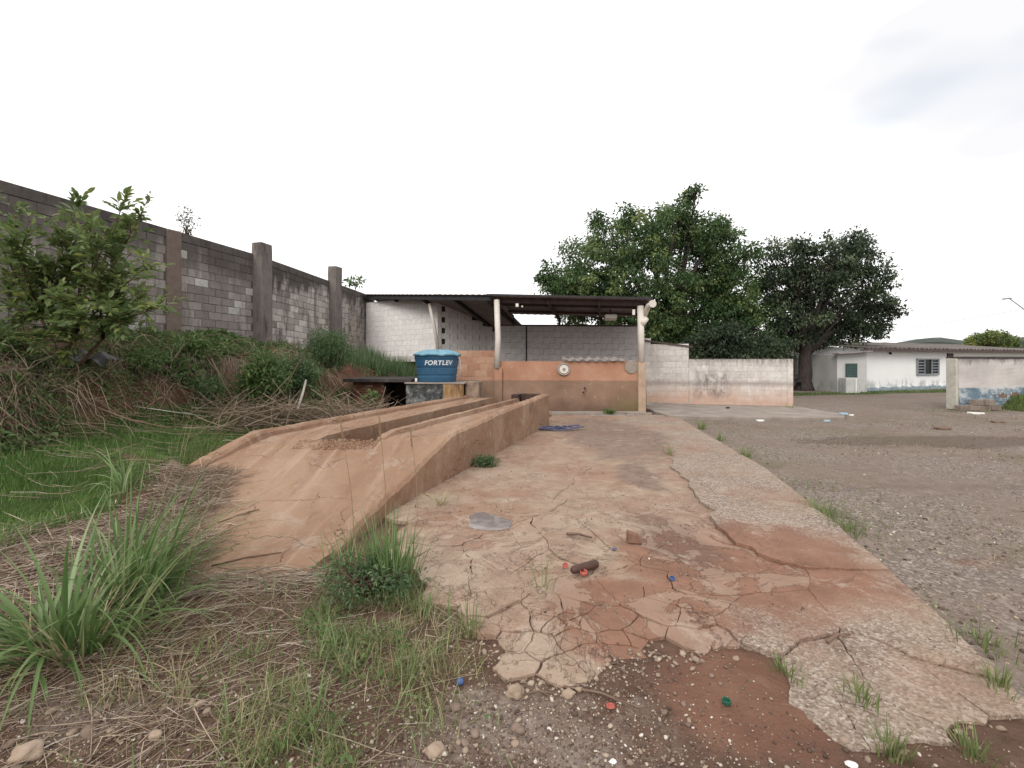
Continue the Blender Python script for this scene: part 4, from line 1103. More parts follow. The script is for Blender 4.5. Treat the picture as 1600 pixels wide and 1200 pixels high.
def build_shed():
    root = thing('open_shed', 'open lean-to shed with a dusty orange front wall, two white posts and a sheet roof', 'shed', (1.7, 14.2, 0))
    # low front wall: plastered, in the plane of the posts
    a = PL + SU * (-1.42); 
    def fp(s, d=0.0): return PL + SU * s + SN * d
    Ls = (PR - PL).length
    b = MB(); c = fp(Ls / 2 - 0.0); b.box((c.x, c.y, 0.755), (Ls + 0.18, 0.16, 1.51), rz=math.atan2(SU.y, SU.x))
    o = b.build('front_wall', M['orange'], root)
    bm = bmesh.new(); bm.from_mesh(o.data)
    bmesh.ops.subdivide_edges(bm, edges=list(bm.edges), cuts=18, use_grid_fill=True)
    for v in bm.verts: v.co += mnoise.noise_vector((v.co + off_of(root)) * 3) * 0.014
    bm.to_mesh(o.data); bm.free(); o['label'] = 'low front wall coated in orange dust, darker below'
    # skirting render, a little proud
    b = MB(); c = fp(Ls / 2 - 0.66, -0.012); b.box((c.x, c.y, 0.47), (Ls + 1.66, 0.17, 0.95), rz=math.atan2(SU.y, SU.x))
    o = b.build('render_skirting', M['orange'], root)
    bm = bmesh.new(); bm.from_mesh(o.data)
    bmesh.ops.subdivide_edges(bm, edges=list(bm.edges), cuts=18, use_grid_fill=True)
    for v in bm.verts: v.co += mnoise.noise_vector((v.co + off_of(root)) * 4) * 0.014
    bm.to_mesh(o.data); bm.free()
    # taller bare block part on the left
    w = block_meshes('orange', bs(0.4, 0.14), M['orange_block'], bevel=0.006, jit=0.004)
    A = fp(-1.36, 0.03); B = fp(-0.02, 0.03)
    masonry(root, (A.x, A.y), (B.x, B.y), 1.84, 0.8, lambda rg, s, z: w, depth=0.14, core=M['orange'], seed=9, recess=0.005)
    # grey rear wall
    w = block_meshes('greywash', bs(0.4, gap=0.006), M['grey_wall'], bevel=0.003, jit=0.002)
    A = fp(-0.35, 3.0); B = fp(4.55, 2.55)
    masonry(root, (A.x, A.y), (B.x, B.y), 2.80, 1.2, lambda rg, s, z: w, core=M['mortar'], seed=10, recess=0.007, gap=0.006, proud=0.0, corez=0.0, dz=lambda s: -0.02 * s, limit=120)
    b = MB(); b.bar((A.x, A.y, 2.825), (B.x, B.y, 2.735), 0.22, 0.045)
    b.build('wall_coping', M['beam'], root, jitter=0.008)
    b = MB(); c = fp(0.62, 2.80); b.box((c.x, c.y, 2.1), (0.05, 0.03, 1.4), rz=math.atan2(SU.y, SU.x))
    b.build('wall_joint', M['dark_steel'], root)
    # posts: white pipe above, painted pillar below
    b = MB(); p = PL + SN * -0.16; b.tube([(p.x - 0.03, p.y, 1.30), (p.x + 0.0, p.y, 2.2), (p.x - 0.04, p.y + 0.02, 3.35)], 0.085, 14)
    b.build('post', M['pvc'], root, smooth=True)['label'] = 'white pipe post standing on the orange wall, left'
    b = MB(); p = PR + SN * -0.10; b.tube([(p.x + 0.03, p.y, 1.48), (p.x, p.y, 3.12)], 0.095, 14)
    b.build('post', M['pvc'], root, smooth=True)['label'] = 'white pipe post at the right corner'
    b = MB(); p = PR + SN * -0.06; b.box((p.x + 0.03, p.y, 0.74), (0.22, 0.24, 1.5))
    b.build('pillar', M['post_base'], root, bevel=0.015, jitter=0.012)
    b = MB(); p = PL + SN * -0.11; b.box((p.x, p.y, 0.66), (0.24, 0.16, 1.32))
    b.build('pillar', M['orange'], root, bevel=0.012, jitter=0.01)
    # roof
    f0, f1 = Vector((-0.75, 14.05, 3.485)), Vector((3.98, 13.45, 3.30))
    r0, r1 = Vector((-0.05, 17.95, 3.30)), Vector((4.55, 17.0, 3.10))
    b = MB(); corr_sheet(b, f0, f1, r0, r1, nv=6)
    b.build('roof_sheet', M['sheet'], root)
    b = MB()
    b.bar(f0 + Vector((0.12, 0.45, -0.10)), f1 + Vector((-0.14, 0.42, -0.10)), 0.08, 0.15); b.build('front_beam', M['beam'], root)
    for t in (0.33, 0.7):
        b = MB(); b.bar(f0.lerp(r0, t) + Vector((0.1, 0, -0.07)), f1.lerp(r1, t) + Vector((-0.1, 0, -0.07)), 0.05, 0.08); b.build('purlin', M['beam'], root)
    b = MB(); b.bar(f0 + Vector((0, -0.012, 0.0)), f1 + Vector((0.02, -0.012, 0.0)), 0.012, 0.055); b.build('edge_trim', M['dark_steel'], root)
    # rafters run back and their feet drop onto the rear wall
    for s in (0.02, 0.385, 0.70, 0.985):
        b = MB(); p = f0.lerp(f1, s) + Vector((0, 0.3, -0.12)); q = r0.lerp(r1, s) + Vector((0, -0.2, -0.13))
        b.bar(p, q, 0.07, 0.14); b.build('rafter', M['beam'], root)
        b = MB(); wz = 2.35; q2 = q + Vector((0, -0.22, 0)); b.bar((q2.x, q2.y, q2.z + 0.02), (q2.x, q2.y, wz), 0.08, 0.08); b.build('strut', M['dark_steel'], root)
    # fittings
    b = MB(); p = P(808, 477, 14.0); b.box(p, (0.085, 0.07, 0.10)); b.build('junction_box', M['white_plastic'], root, bevel=0.008)
    b = MB(); p = P(816, 479, 14.05); b.box(p, (0.045, 0.05, 0.05)); b.build('lamp_holder', M['white_plastic'], root, bevel=0.006)
    p = P(954, 496, 14.9); b = MB(); b.box(p, (0.37, 0.30, 0.12), rx=-0.25, rz=-0.1); o = b.build('light_fitting', M['white_plastic'], root, bevel=0.02)
    o['label'] = 'white box light hanging under the roof'
    b = MB(); b.bar(p + Vector((0, 0.05, 0.06)), p + Vector((0, 0.05, 0.26)), 0.03); b.build('light_bracket', M['dark_steel'], o)
    p = P(990, 488, 13.75); b = MB(); b.box(p, (0.075, 0.06, 0.16)); b.build('junction_box', M['white_plastic'], root, bevel=0.008)
    # gutter downpipe pieces at the corner
    a = P(1013, 478, 13.6); b = MB(); c = P(1003, 503, 14.1)
    b.tube([a + Vector((0.02, -0.3, 0.02)), a, a.lerp(c, 0.6), c], [0.075, 0.078, 0.07, 0.07], 12); b.build('gutter_pipe', M['pvc'], root, smooth=True)
    b = MB(); b.lathe([(0.045, 0), (0.10, 0), (0.105, 0.02), (0.105, 0.05), (0.05, 0.05)], 18, Matrix.Translation(a + Vector((0.02, -0.31, 0.02))) @ Matrix.Rotation(R(90), 4, 'X'))
    b.build('pipe_collar', M['pvc'], root)
    b = MB(); b.tube([P(1003, 507, 13.7), P(1010, 497, 13.72)], 0.085, 12); b.build('pipe_elbow', M['pvc'], root, smooth=True)
    # round cement patch in the wall and a bolt ring
    p = P(985, 573, 13.93) ; p.y = (PL + SU * ((p.x - PL.x) / SU.x)).y - 0.115
    b = MB(); b.lathe([(0.0, 0), (0.192, 0), (0.20, 0.008), (0.20, 0.03), (0.0, 0.03)], 28, Matrix.Translation(p) @ Matrix.Rotation(R(-90), 4, 'X'))
    b.build('round_patch', M['grey_disc'], root)['label'] = 'round grey cement patch near the right post'
    for px, py in ((914, 607), (912, 613)):
        p = P(px, py, 13.8); b = MB(); b.box((p.x, 13.83, p.z), (0.05, 0.03, 0.07), ry=0.5); b.build('hole_shade', M['dark_wall'], root, jitter=0.01)  # dark boxes stand for the shade inside two small wall openings
build_shed()

def on_front(px, py, d=0.12):
    p = P(px, py, 14.0)
    q = PL + SU * ((p.x - PL.x) / SU.x)
    p = P(px, py, q.y - d); q = PL + SU * ((p.x - PL.x) / SU.x); return P(px, py, q.y - d)

def build_wall_things():
    # wheel-hub shaped reel on the wall
    p = on_front(881, 577, 0.10)
    root = thing('hose_reel', 'round pale reel with concentric rings hung on the orange wall', 'reel', p)
    Mx = Matrix.Translation(p) @ Matrix.Rotation(R(90), 4, 'X')
    b = MB(); b.lathe([(0.0, 0), (0.185, 0), (0.19, 0.03), (0.175, 0.055), (0.155, 0.05), (0.148, 0.025), (0.0, 0.025)], 30, Mx); b.build('outer_ring', M['sheet_pale'], root)
    b = MB(); b.lathe([(0.085, 0.02), (0.13, 0.02), (0.132, 0.05), (0.12, 0.06), (0.09, 0.055)], 26, Mx); b.build('inner_ring', M['pvc'], root)
    b = MB(); b.lathe([(0, 0.02), (0.05, 0.02), (0.045, 0.07), (0.0, 0.07)], 16, Mx); b.build('hub', M['grey_disc'], root)
    b = MB()
    for k in range(3): b.box(p + Vector((0, -0.045, 0)), (0.17, 0.014, 0.022), ry=k * math.pi / 3)
    b.build('spoke', M['dark_steel'], root)
    # corrugated scrap lying along the wall top
    a, c = on_front(879, 562, 0.0), on_front(973, 562, 0.0)
    root = thing('roof_sheet_scrap', 'piece of corrugated fibre cement sheet laid along the orange wall top', 'sheet', (a + c) / 2 + Vector((0, 0, -0.02)))
    b = MB(); z = 1.545
    corr_sheet(b, (a.x, a.y - 0.20, z + 0.0), (c.x, c.y - 0.20, z + 0.0), (a.x, a.y + 0.25, z + 0.06), (c.x, c.y + 0.25, z + 0.06), nv=3, amp=0.03, thick=0.012)
    b.build('sheet', M['sheet_pale'], root)
build_wall_things()

# ---- white block wall to the right of the shed
def build_white_wall():
    A = Vector((4.02, 16.55, 0)); B = Vector((5.95, 15.95, 0)); C = Vector((8.88, 15.2, 0))
    root = thing('white_wall', 'stained white block wall stepping down beside the shed, red dust at its foot', 'wall', (6.4, 15.8, 0))
    w = block_meshes('stainwhite', bs(0.4, gap=0.006), M['white_wall'], bevel=0.003, jit=0.003)
    Lh = (B - A).length
    def skip(s, z, k): return z > 2.27 - 0.27 * s / Lh + 0.02
    masonry(root, A, B, 2.30, 0.0, lambda rg, s, z: w, core=None, seed=12, skip=skip, limit=100, gap=0.006)
    u = (B - A).normalized(); nv = Vector((-u.y, u.x, 0)); b = MB()
    vs = []
    for p, zt in ((A, 2.20), (B, 1.93)):
        for s in (-0.088, 0.088):
            vs.append(p + nv * s + Vector((0, 0, -0.05))); vs.append(p + nv * s + Vector((0, 0, zt)))
    b._add(vs, [(0, 4, 5, 1), (6, 2, 3, 7), (1, 5, 7, 3), (2, 6, 4, 0), (0, 1, 3, 2), (6, 7, 5, 4)])
    b.build('mortar_core', M['joint'], root)
    b = MB(); b.bar(A + Vector((0, -0.08, 2.31)), B + Vector((0.10, -0.10, 1.99)), 0.16, 0.05); b.build('sloping_coping', M['beam'], root, jitter=0.008)
    masonry(root, B, C, 1.58, 0.0, lambda rg, s, z: w, core=M['joint'], seed=13, limit=120, recess=0.005, gap=0.006)
    b = MB(); b.box((C.x + 0.02, C.y, 0.78), (0.16, 0.24, 1.6), rz=-0.25); b.build('end_pier', M['white_wall'], root, bevel=0.012, jitter=0.012)
    # thin ridge of broken mortar and moss on top
    rg = random.Random(5); b = MB()
    for k in range(60):
        p = B.lerp(C, rg.random()); s = rg.uniform(0.02, 0.06)
        b.box((p.x, p.y + rg.uniform(-.06, .06), 1.585 + s * 0.2), (s * 2, s, s * 0.7), rz=rg.uniform(0, 3), taper=0.6)
    o = b.build('mortar_crumbs', M['dark_slab'], root); o['kind'] = 'stuff'
build_white_wall()

# ---- wall remnant at the right edge
def build_remnant():
    root = thing('wall_remnant', 'thick white wall remnant with a flaking blue dado at the right edge', 'wall', (15.6, 14.8, 0))
    A = Vector((13.85, 14.85, 0)); B = Vector((20.5, 15.9, 0)); u = (B - A).normalized(); rz = math.atan2(u.y, u.x)
    b = MB(); c = (A + B) / 2; b.box((c.x, c.y, 0.80), ((B - A).length, 0.3, 1.62), rz=rz)
    o = b.build('wall_body', M['remnant'], root)
    bm = bmesh.new(); bm.from_mesh(o.data); bmesh.ops.subdivide_edges(bm, edges=list(bm.edges), cuts=14, use_grid_fill=True)
    for v in bm.verts: v.co += mnoise.noise_vector(v.co * 3) * 0.02
    bm.to_mesh(o.data); bm.free()
    b = MB(); b.bar(A + Vector((-0.05, 0, 1.63)), B + Vector((0, 0, 1.63)), 0.36, 0.06); b.build('coping', M['dark_slab'], root, jitter=0.012)
    b = MB(); p = A - u * 0.055; b.box((p.x, p.y, 0.80), (0.105, 0.31, 1.60), rz=rz); b.build('end_pier', M['cream'], root, bevel=0.015, jitter=0.015)
    # blue dado blocks standing proud where the white render has come off
    rg = random.Random(3)
    w = block_meshes('bluepaint', (0.40, 0.04, 0.20), M['remnant'], bevel=0.006, jit=0.008)
    for k in range(3):
        for i in range(11):
            s = 1.35 + i * 0.42 + (0.2 if k % 2 else 0)
            p = A + u * s + Vector((u.y, -u.x, 0)) * 0.155 + Vector((0, 0, 0.56 - 0.21 * k))
            o = bpy.data.objects.new('block', rg.choice(w)); COL.objects.link(o); o.parent = root; o.location = p - off_of(root); o.rotation_euler = (0, 0, rz); OFF[o.name] = off_of(root)
    # low fallen step of blocks at the foot
    t = thing('block_step', 'broken low step of brown blocks at the foot of the blue and white wall', 'step', (14.9, 14.5, 0))
    w = block_meshes('stepbrown', (0.38, 0.18, 0.17), M['step_block'], bevel=0.012, jit=0.014)
    for k, (px, z) in enumerate(((1508, .08), (1526, .09), (1545, .08), (1562, .09), (1533, .25), (1551, .26))):
        p = P(px, 600, 14.35); o = bpy.data.objects.new('block', rg.choice(w)); COL.objects.link(o); o.parent = t
        o.location = Vector((p.x, 14.45 + 0.16 * (p.x - 13.8) * 0.5, z)) - off_of(t); o.rotation_euler = (rg.uniform(-.08, .08), rg.uniform(-.06, .06), rz + rg.uniform(-.1, .1))
    t = thing('grass_bank', 'short green grass heap with a brown timber edge against the blue wall', 'mound', (16.0, 14.6, 0))
    b = MB()
    def f(uu, v):
        x = 15.35 + uu * 4; y = 13.9 + v * 1.2
        return Vector((x, y, 0.36 * min(1, uu * 9) * math.sin(min(1, v * 1.6) * math.pi / 2) + 0.04 * float(fbm(x * 3, y * 3))))
    b.grid(f, 30, 10); b.build('earth', M['grass_earth'], t, smooth=True)
    rg2 = np.random.default_rng(55); n = 5200; uu, vv = rg2.random(n), rg2.random(n)
    B = np.array([tuple(f(a, c)) for a, c in zip(uu, vv)]); B[:, 2] -= .01
    make('grass', blade_arrays(rg2, B, rg2.uniform(0, 6.28, n), rg2.uniform(0, .7, n), rg2.uniform(0, 1.2, n), rg2.uniform(.06, .2, n), rg2.uniform(.008, .016, n), seg=3, fold=False), M['lawn'], rg2.random(n), t)['kind'] = 'stuff'
    b = MB(); b.bar((15.3, 14.93, 0.44), (19.0, 15.5, 0.50), 0.06, 0.16); b.build('timber_edge', M['stick'], t, jitter=0.01)
M['cream'] = mk_simple('worn_cream_paint', (0.36, 0.345, 0.29), (0.52, 0.50, 0.44), 4, 0.9)
M['grass_earth'] = mk_simple('grassy_earth', (0.055, 0.070, 0.022), (0.105, 0.105, 0.040), 5, 1.0)
# ------------------------------------------------------------------ tank, stand, brick hut
def build_tank():
    C = Vector((-2.00, 12.65, 0.97))
    root = thing('water_tank', 'round blue plastic water tank with a faded lid on the mouldy stand', 'water tank', C)
    T = Matrix.Translation(C)
    prof = [(0.0, 0), (0.495, 0), (0.505, 0.02)]
    for z, r in ((0.14, 0.520), (0.15, 0.508), (0.19, 0.512), (0.20, 0.528), (0.34, 0.545), (0.35, 0.532), (0.39, 0.536), (0.40, 0.553), (0.60, 0.585), (0.61, 0.60), (0.635, 0.604), (0.645, 0.585), (0.67, 0.59), (0.70, 0.615), (0.715, 0.615)):
        prof.append((r, z))
    prof.append((0.0, 0.715))
    b = MB(); b.lathe(prof, 56, T); b.build('tank_body', M['tank'], root, smooth=False)
    o = root.children[0]
    bm = bmesh.new(); bm.from_mesh(o.data)
    for f in bm.faces: f.smooth = True
    for e in bm.edges:
        if len(e.link_faces) == 2 and e.calc_face_angle(0) > 0.45: e.smooth = False
    bm.to_mesh(o.data); bm.free()
    # lid: eight raised panels falling to a rolled rim
    b = MB(); n = 48; vs = [C + Vector((0, 0, 0.86))]; fs = []
    rr = [0.10, 0.30, 0.50, 0.625, 0.64, 0.635]; zz = [0.852, 0.825, 0.775, 0.735, 0.725, 0.695]
    for r, z in zip(rr, zz):
        for k in range(n):
            t = 2 * math.pi * k / n
            lob = math.cos(8 * t + 0.3)
            dz = (0.022 * lob if 0.25 < r < 0.6 else 0) - (0.018 if r > .6 and lob < -0.3 else 0)
            vs.append(C + Vector((r * math.cos(t), r * math.sin(t), z + dz)))
    for k in range(n): fs.append((0, 1 + k, 1 + (k + 1) % n))
    for i in range(len(rr) - 1):
        for k in range(n):
            a = 1 + i * n + k; c = 1 + i * n + (k + 1) % n
            fs.append((a, a + n, c + n, c))
    b._add(vs, fs); b.build('lid', M['lid'], root)
    # lettering wrapped round the front of the tank
    cu = bpy.data.curves.new('lettering', 'FONT'); cu.body = 'FORTLEV'; cu.size = 0.165; cu.align_x = 'CENTER'; cu.shear = 0.18; cu.extrude = 0.0; cu.offset = 0.004; cu.space_character = 1.08
    to = bpy.data.objects.new('lettering_curve', cu); COL.objects.link(to)
    bpy.context.view_layer.update()
    me = bpy.data.meshes.new_from_object(to.evaluated_get(bpy.context.evaluated_depsgraph_get()))
    bpy.data.objects.remove(to); bpy.data.curves.remove(cu)
    az0 = math.atan2(-C.y, -C.x)
    bm = bmesh.new(); bm.from_mesh(me)
    bmesh.ops.subdivide_edges(bm, edges=[e for e in bm.edges if e.calc_length() > 0.05], cuts=2)
    bmesh.ops.triangulate(bm, faces=bm.faces)
    for v in bm.verts:
        x, z = v.co.x * 1.05, v.co.y + 0.445
        r = 0.553 + (z - 0.40) / 0.2 * 0.032 + 0.007
        t = az0 + 0.06 + x / r
        v.co = Vector((r * math.cos(t), r * math.sin(t), z))
    bm.to_mesh(me); bm.free(); me.materials.clear(); me.materials.append(M['letter'])
    place('lettering', me, root)
    # overflow pipe down the right side
    b = MB(); b.tube([C + Vector((0.56, -0.20, 0.66)), C + Vector((0.63, -0.23, 0.60)), C + Vector((0.66, -0.24, 0.35)), C + Vector((0.62, -0.22, 0.02))], 0.018, 8)
    b.build('overflow_pipe', M['sheet_pale'], root, smooth=True)
    b = MB(); b.box(C + Vector((-0.50, -0.28, 0.05)), (0.06, 0.08, 0.09)); b.build('outlet', M['white_plastic'], root, bevel=0.01)
build_tank()

def build_stand():
    root = thing('tank_stand', 'mould blackened rendered block stand under the blue tank, yellow stained at its end', 'stand', (-2.0, 12.5, 0))
    b = MB(); b.prism([(-2.72, 12.12), (-1.74, 11.98), (-1.60, 13.1), (-2.6, 13.25)], -0.1, 0.93); b.build('black_side', M['mottled'], root, bevel=0.015, jitter=0.015)
    b = MB(); b.prism([(-2.75, 12.08), (-1.20, 11.86), (-1.05, 13.2), (-2.6, 13.3)], 0.93, 0.968); b.build('top_slab', M['walk'], root, bevel=0.01, jitter=0.01)
    b = MB(); b.prism([(-1.745, 11.95), (-1.26, 11.88), (-1.15, 13.1), (-1.61, 13.15)], -0.1, 0.931); b.build('yellow_end', M['yellow'], root, bevel=0.015, jitter=0.015)
    b = MB(); b.prism([(-1.20, 12.15), (-0.86, 12.20), (-0.80, 12.8), (-1.15, 12.8)], -0.1, 0.98); b.build('end_block', M['mottled_warm'], root, bevel=0.015, jitter=0.02)
    b = MB(); b.box((-1.80, 11.975, 0.60), (0.06, 0.03, 0.07)); b.build('drain_hole_shade', M['dark_steel'], root)  # dark box stands for the shade inside the drain
build_stand()

def build_brick_store():
    root = thing('brick_store', 'low sooty brick store with a black slab roof and a dark opening', 'store', (-3.4, 13.2, 0))
    w = block_meshes('brick', (0.215, 0.12, 0.058), M['brick'], bevel=0.004, jit=0.004)
    masonry(root, (-4.25, 12.72), (-3.37, 12.60), 0.95, 0.05, lambda rg, s, z: w, bl=0.225, bh=0.068, depth=0.12, gap=0.012, core=M['dark_wall'], name='brick', seed=4, recess=0.008, limit=70)
    b = MB(); b.prism([(-4.45, 12.45), (-2.60, 12.22), (-2.45, 14.3), (-4.4, 14.4)], 0.955, 1.05); b.build('roof_slab', M['dark_slab'], root, bevel=0.012, jitter=0.02)
    b = MB(); b.box((-3.05, 13.9, 0.45), (1.1, 0.12, 1.0)); b.build('rear_wall', M['dark_wall'], root)  # dark tone puts the opening's shade into the inner walls
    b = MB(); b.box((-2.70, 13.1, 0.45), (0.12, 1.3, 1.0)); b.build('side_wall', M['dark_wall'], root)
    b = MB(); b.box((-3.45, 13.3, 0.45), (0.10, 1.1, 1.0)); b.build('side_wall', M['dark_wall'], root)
build_brick_store()

def build_poles():
    a, c = P(671, 474, 16.6), P(686, 552, 16.95)
    b = MB(); b.tube([a, a.lerp(c, 0.5) + Vector((0.01, 0, 0.01)), c + Vector((0.04, 0, -0.35))], [0.055, 0.06, 0.06], 10)
    o = b.build('leaning_pole', M['pvc'], loc=(c.x, c.y, c.z - .3), smooth=True)
    tag(o, 'long dusty white pole leaning against the white hut corner under the roof', 'pole')
    a, c = P(478, 594, 10.3), P(464, 642, 9.5)
    b = MB(); b.tube([a, a.lerp(c, 0.4) + Vector((0.012, 0, 0)), c], [0.022, 0.026, 0.028], 8)
    o = b.build('leaning_stick', M['white_stick'], loc=c, smooth=True)
    tag(o, 'pale straight stick leaning on the dry vines below the bank', 'stick')
    a, c = P(699, 529, 18.0), P(735, 523, 18.9)
    b = MB(); b.tube([a + Vector((0, -.15, 0)), c + Vector((0, -.15, 0))], 0.03, 8); o = b.build('wall_pipe', M['pvc'], loc=a, smooth=True)
    tag(o, 'short white pipe fixed along the shaded side of the block hut', 'pipe')
build_poles()

# ------------------------------------------------------------------ buildings on the far right
def window(root, c, w, h, rz, sashes=2, bars=5, gap_dark=True):
    u = Vector((math.cos(rz), math.sin(rz), 0)); nv = Vector((u.y, -u.x, 0))
    fr = MB(); t = 0.06
    for s in (-1, 1): fr.box(c + u * (s * (w / 2)) + nv * 0.04, (t, 0.10, h + t), rz=rz)
    for s in (-1, 1): fr.box(c + Vector((0, 0, s * h / 2)) + nv * 0.04, (w + t, 0.11, t), rz=rz)
    f = fr.build('window', M['frame'], root)
    p = MB(); p.box(c + nv * 0.012, (w, 0.02, h), rz=rz); p.build('pane', M['glass'], f)
    # two leaves slid aside bare the dark panel that stands for the room's shade
    for s in (-1, 1):
        l = MB(); lw = w * 0.34; cc = c + u * (s * (w / 2 - lw / 2))
        for q in (-1, 1): l.box(cc + u * (q * (lw / 2 - .02)) + nv * 0.055, (0.045, 0.05, h - 0.04), rz=rz)
        for k in range(bars + 1): l.box(cc + Vector((0, 0, -h / 2 + 0.04 + (h - 0.08) * k / bars)) + nv * 0.05, (lw, 0.045, 0.045), rz=rz)
        l.build('sash', M['frame'], f)
    return f

def build_house():
    C1 = Vector((17.45, 23.7, 0)); C2 = Vector((33.5, 30.2, 0)); u = (C2 - C1).normalized(); nv = Vector((u.y, -u.x, 0)); rz = math.atan2(u.y, u.x)
    root = thing('white_house', 'long low white house with a grey corrugated roof and barred window', 'house', C1)
    bk = -nv * 6.5
    e = 2.12
    b = MB(); b.prism([C1.xy, C2.xy, (C2 + bk).xy, (C1 + bk).xy], -0.1, lambda p: e); b.build('wall', M['house'], root)
    # plinth, slightly proud
    b = MB(); b.bar(C1 + nv * 0.02 + Vector((0, 0, 0.06)), C2 + nv * 0.02 + Vector((0, 0, 0.06)), 0.06, 0.30); b.build('plinth', M['house'], root, jitter=0.01)
    # roof
    L = (C2 - C1).length
    a0 = C1 - u * 0.35 + nv * 0.45 + Vector((0, 0, e + 0.05)); a1 = C2 + u * 0.6 + nv * 0.45 + Vector((0, 0, e + 0.05))
    r0 = C1 - u * 0.35 + bk * 0.62 + Vector((0, 0, e + 0.50)); r1 = C2 + u * 0.6 + bk * 0.62 + Vector((0, 0, e + 0.50))
    n = 16
    for i in range(n):
        b = MB(); t0, t1 = i / n, (i + 1.03) / n
        lift = Vector((0, 0, 0.012 * (i % 2)))
        corr_sheet(b, a0.lerp(a1, t0) + lift, a0.lerp(a1, t1) + lift, r0.lerp(r1, t0) + lift, r0.lerp(r1, t1) + lift, pitch=0.34, amp=0.035, thick=0.02, nv=3)
        b.build('roof_sheet', M['old_roof'], root)
    b = MB(); b.tube([r0 + Vector((0, 0, .03)), r1 + Vector((0, 0, .03))], 0.09, 8); b.build('ridge', M['old_roof'], root)
    b = MB(); b.bar(a0 + Vector((0, 0, -.07)), a1 + Vector((0, 0, -.07)), 0.05, 0.13); b.build('fascia', M['beam'], root)
    b = MB(); vs = [C1 + Vector((0, 0, e)), C1 + bk + Vector((0, 0, e)), C1 + bk * 0.62 + Vector((0, 0, e + .45))]
    b._add(vs + [v + u * 0.12 for v in vs], [(0, 2, 1), (3, 4, 5), (0, 1, 4, 3), (1, 2, 5, 4), (2, 0, 3, 5)]); b.build('gable', M['house'], root)
    def onf(px, py, d=0.0):
        k = (px - 800) / F
        t = (k * (C1.y + nv.y * d) - C1.x - nv.x * d) / (u.x - k * u.y)
        q = C1 + u * t + nv * d
        return P(px, py, q.y)
    p = onf(1448.5, 573); q0, q1 = onf(1432, 573), onf(1465, 573)
    window(root, p, (q1 - q0).length, 24 / F * p.y, rz)['label'] = 'barred two leaf steel window'
    q0, q1 = onf(1480, 585, 0.02), onf(1489, 585, 0.02); c = (q0 + q1) / 2
    b = MB(); b.box((c.x, c.y, 0.98), ((q1 - q0).length, 0.06, 1.96), rz=rz); dr = b.build('door', M['door'], root)
    b = MB(); b.box((c.x + 0.02, c.y - 0.05, 1.0), (0.05, 0.06, 0.12), rz=rz); b.build('handle', M['frame'], dr)
    p = onf(1391, 552, 0.03); b = MB(); b.box(p, (0.12, 0.12, 0.12), rz=rz); b.build('wall_lamp', M['dark_steel'], root, bevel=0.02)
    # small annexe in front of the left end
    root = thing('annexe', 'small greyish white annexe with a dark green shutter at the house end', 'annexe', (16.5, 23.2, 0))
    b = MB(); b.prism([(16.0, 23.3), (17.42, 23.25), (17.42, 26.5), (16.0, 26.5)], -0.1, lambda p: 1.86 + (0.10 if p[0] > 17 else 0)); b.build('wall', M['house_grey'], root)
    b = MB(); b.bar((15.8, 23.15, 1.89), (17.44, 23.1, 2.01), 0.5, 0.05); b.build('roof_edge', M['sheet'], root)
    c = P(1330.5, 579, 23.2); w = 0.52; h = 0.70
    b = MB(); b.box(c, (w, 0.08, h)); s = b.build('shutter', M['green_shutter'], root)
    for k in range(5):
        b = MB(); b.box(c + Vector((0, -0.05, -h / 2 + 0.09 + k * 0.13)), (w - 0.08, 0.03, 0.09), rx=0.3); b.build('slat', M['green_shutter'], s)
    b = MB(); b.box((16.35, 22.95, 0.32), (0.66, 0.5, 0.80)); 
    t = b.build('low_block', M['house_grey'], loc=(16.35, 22.95, 0), bevel=0.02); tag(t, 'low square white rendered box in front of the green shutter', 'box')
    b = MB(); b.bar((16.47, 22.68, 0.0), (16.47, 22.68, 0.68), 0.05); b.build('corner_strip', M['white_plastic'], t)
    # wall behind the dark tree
    b = MB(); b.prism([(11.5, 27.2), (18.6, 26.9), (18.6, 27.2), (11.5, 27.5)], -0.1, 1.75)
    root = thing('rear_wall', 'grey white yard wall with clay coping behind the dark tree', 'wall', (16, 27, 0))
    b.build('wall_body', M['house_grey'], root)
    b = MB(); b.bar((11.5, 27.33, 1.80), (18.6, 27.03, 1.80), 0.5, 0.08); b.build('coping', M['beam'], root)
    b = MB(); b.bar((11.6, 27.10, 0.25), (18.4, 26.82, 0.25), 0.1, 0.62); b.build('plinth', M['sheet_pale'], root)
    # tiled houses beyond
    for (x0, x1, y, z0, z1, lab) in ((19.3, 21.6, 31.0, 2.0, 2.55, 'orange clay tile roof showing to the left of the annexe'), (18.4, 21.0, 34.5, 1.8, 2.45, 'orange clay tile roof glimpsed between tree and white wall')):
        root = thing('tiled_house', lab, 'house', ((x0 + x1) / 2, y, 0))
        b = MB(); b.prism([(x0 + .2, y + .3), (x1 - .2, y + .3), (x1 - .2, y + 3), (x0 + .2, y + 3)], 0, z0); b.build('wall', M['house_grey'], root)
        b = MB(); corr_sheet(b, (x0, y, z0), (x1, y, z0), (x0, y + 2.2, z1), (x1, y + 2.2, z1), pitch=0.26, amp=0.05, thick=0.03, nv=4); b.build('roof', M['tile'], root)
    # bench frame behind the wall end
    root = thing('bench', 'dark metal bench frame beside the tree trunk', 'bench', (14.0, 24.6, 0))
    b = MB()
    b.bar((13.6, 24.4, 0.47), (14.9, 24.4, 0.47), 0.35, 0.05); b.build('seat', M['dark_steel'], root)
    b = MB(); b.bar((13.6, 24.6, 0.78), (14.9, 24.6, 0.78), 0.04, 0.16); b.build('backrest', M['dark_steel'], root)
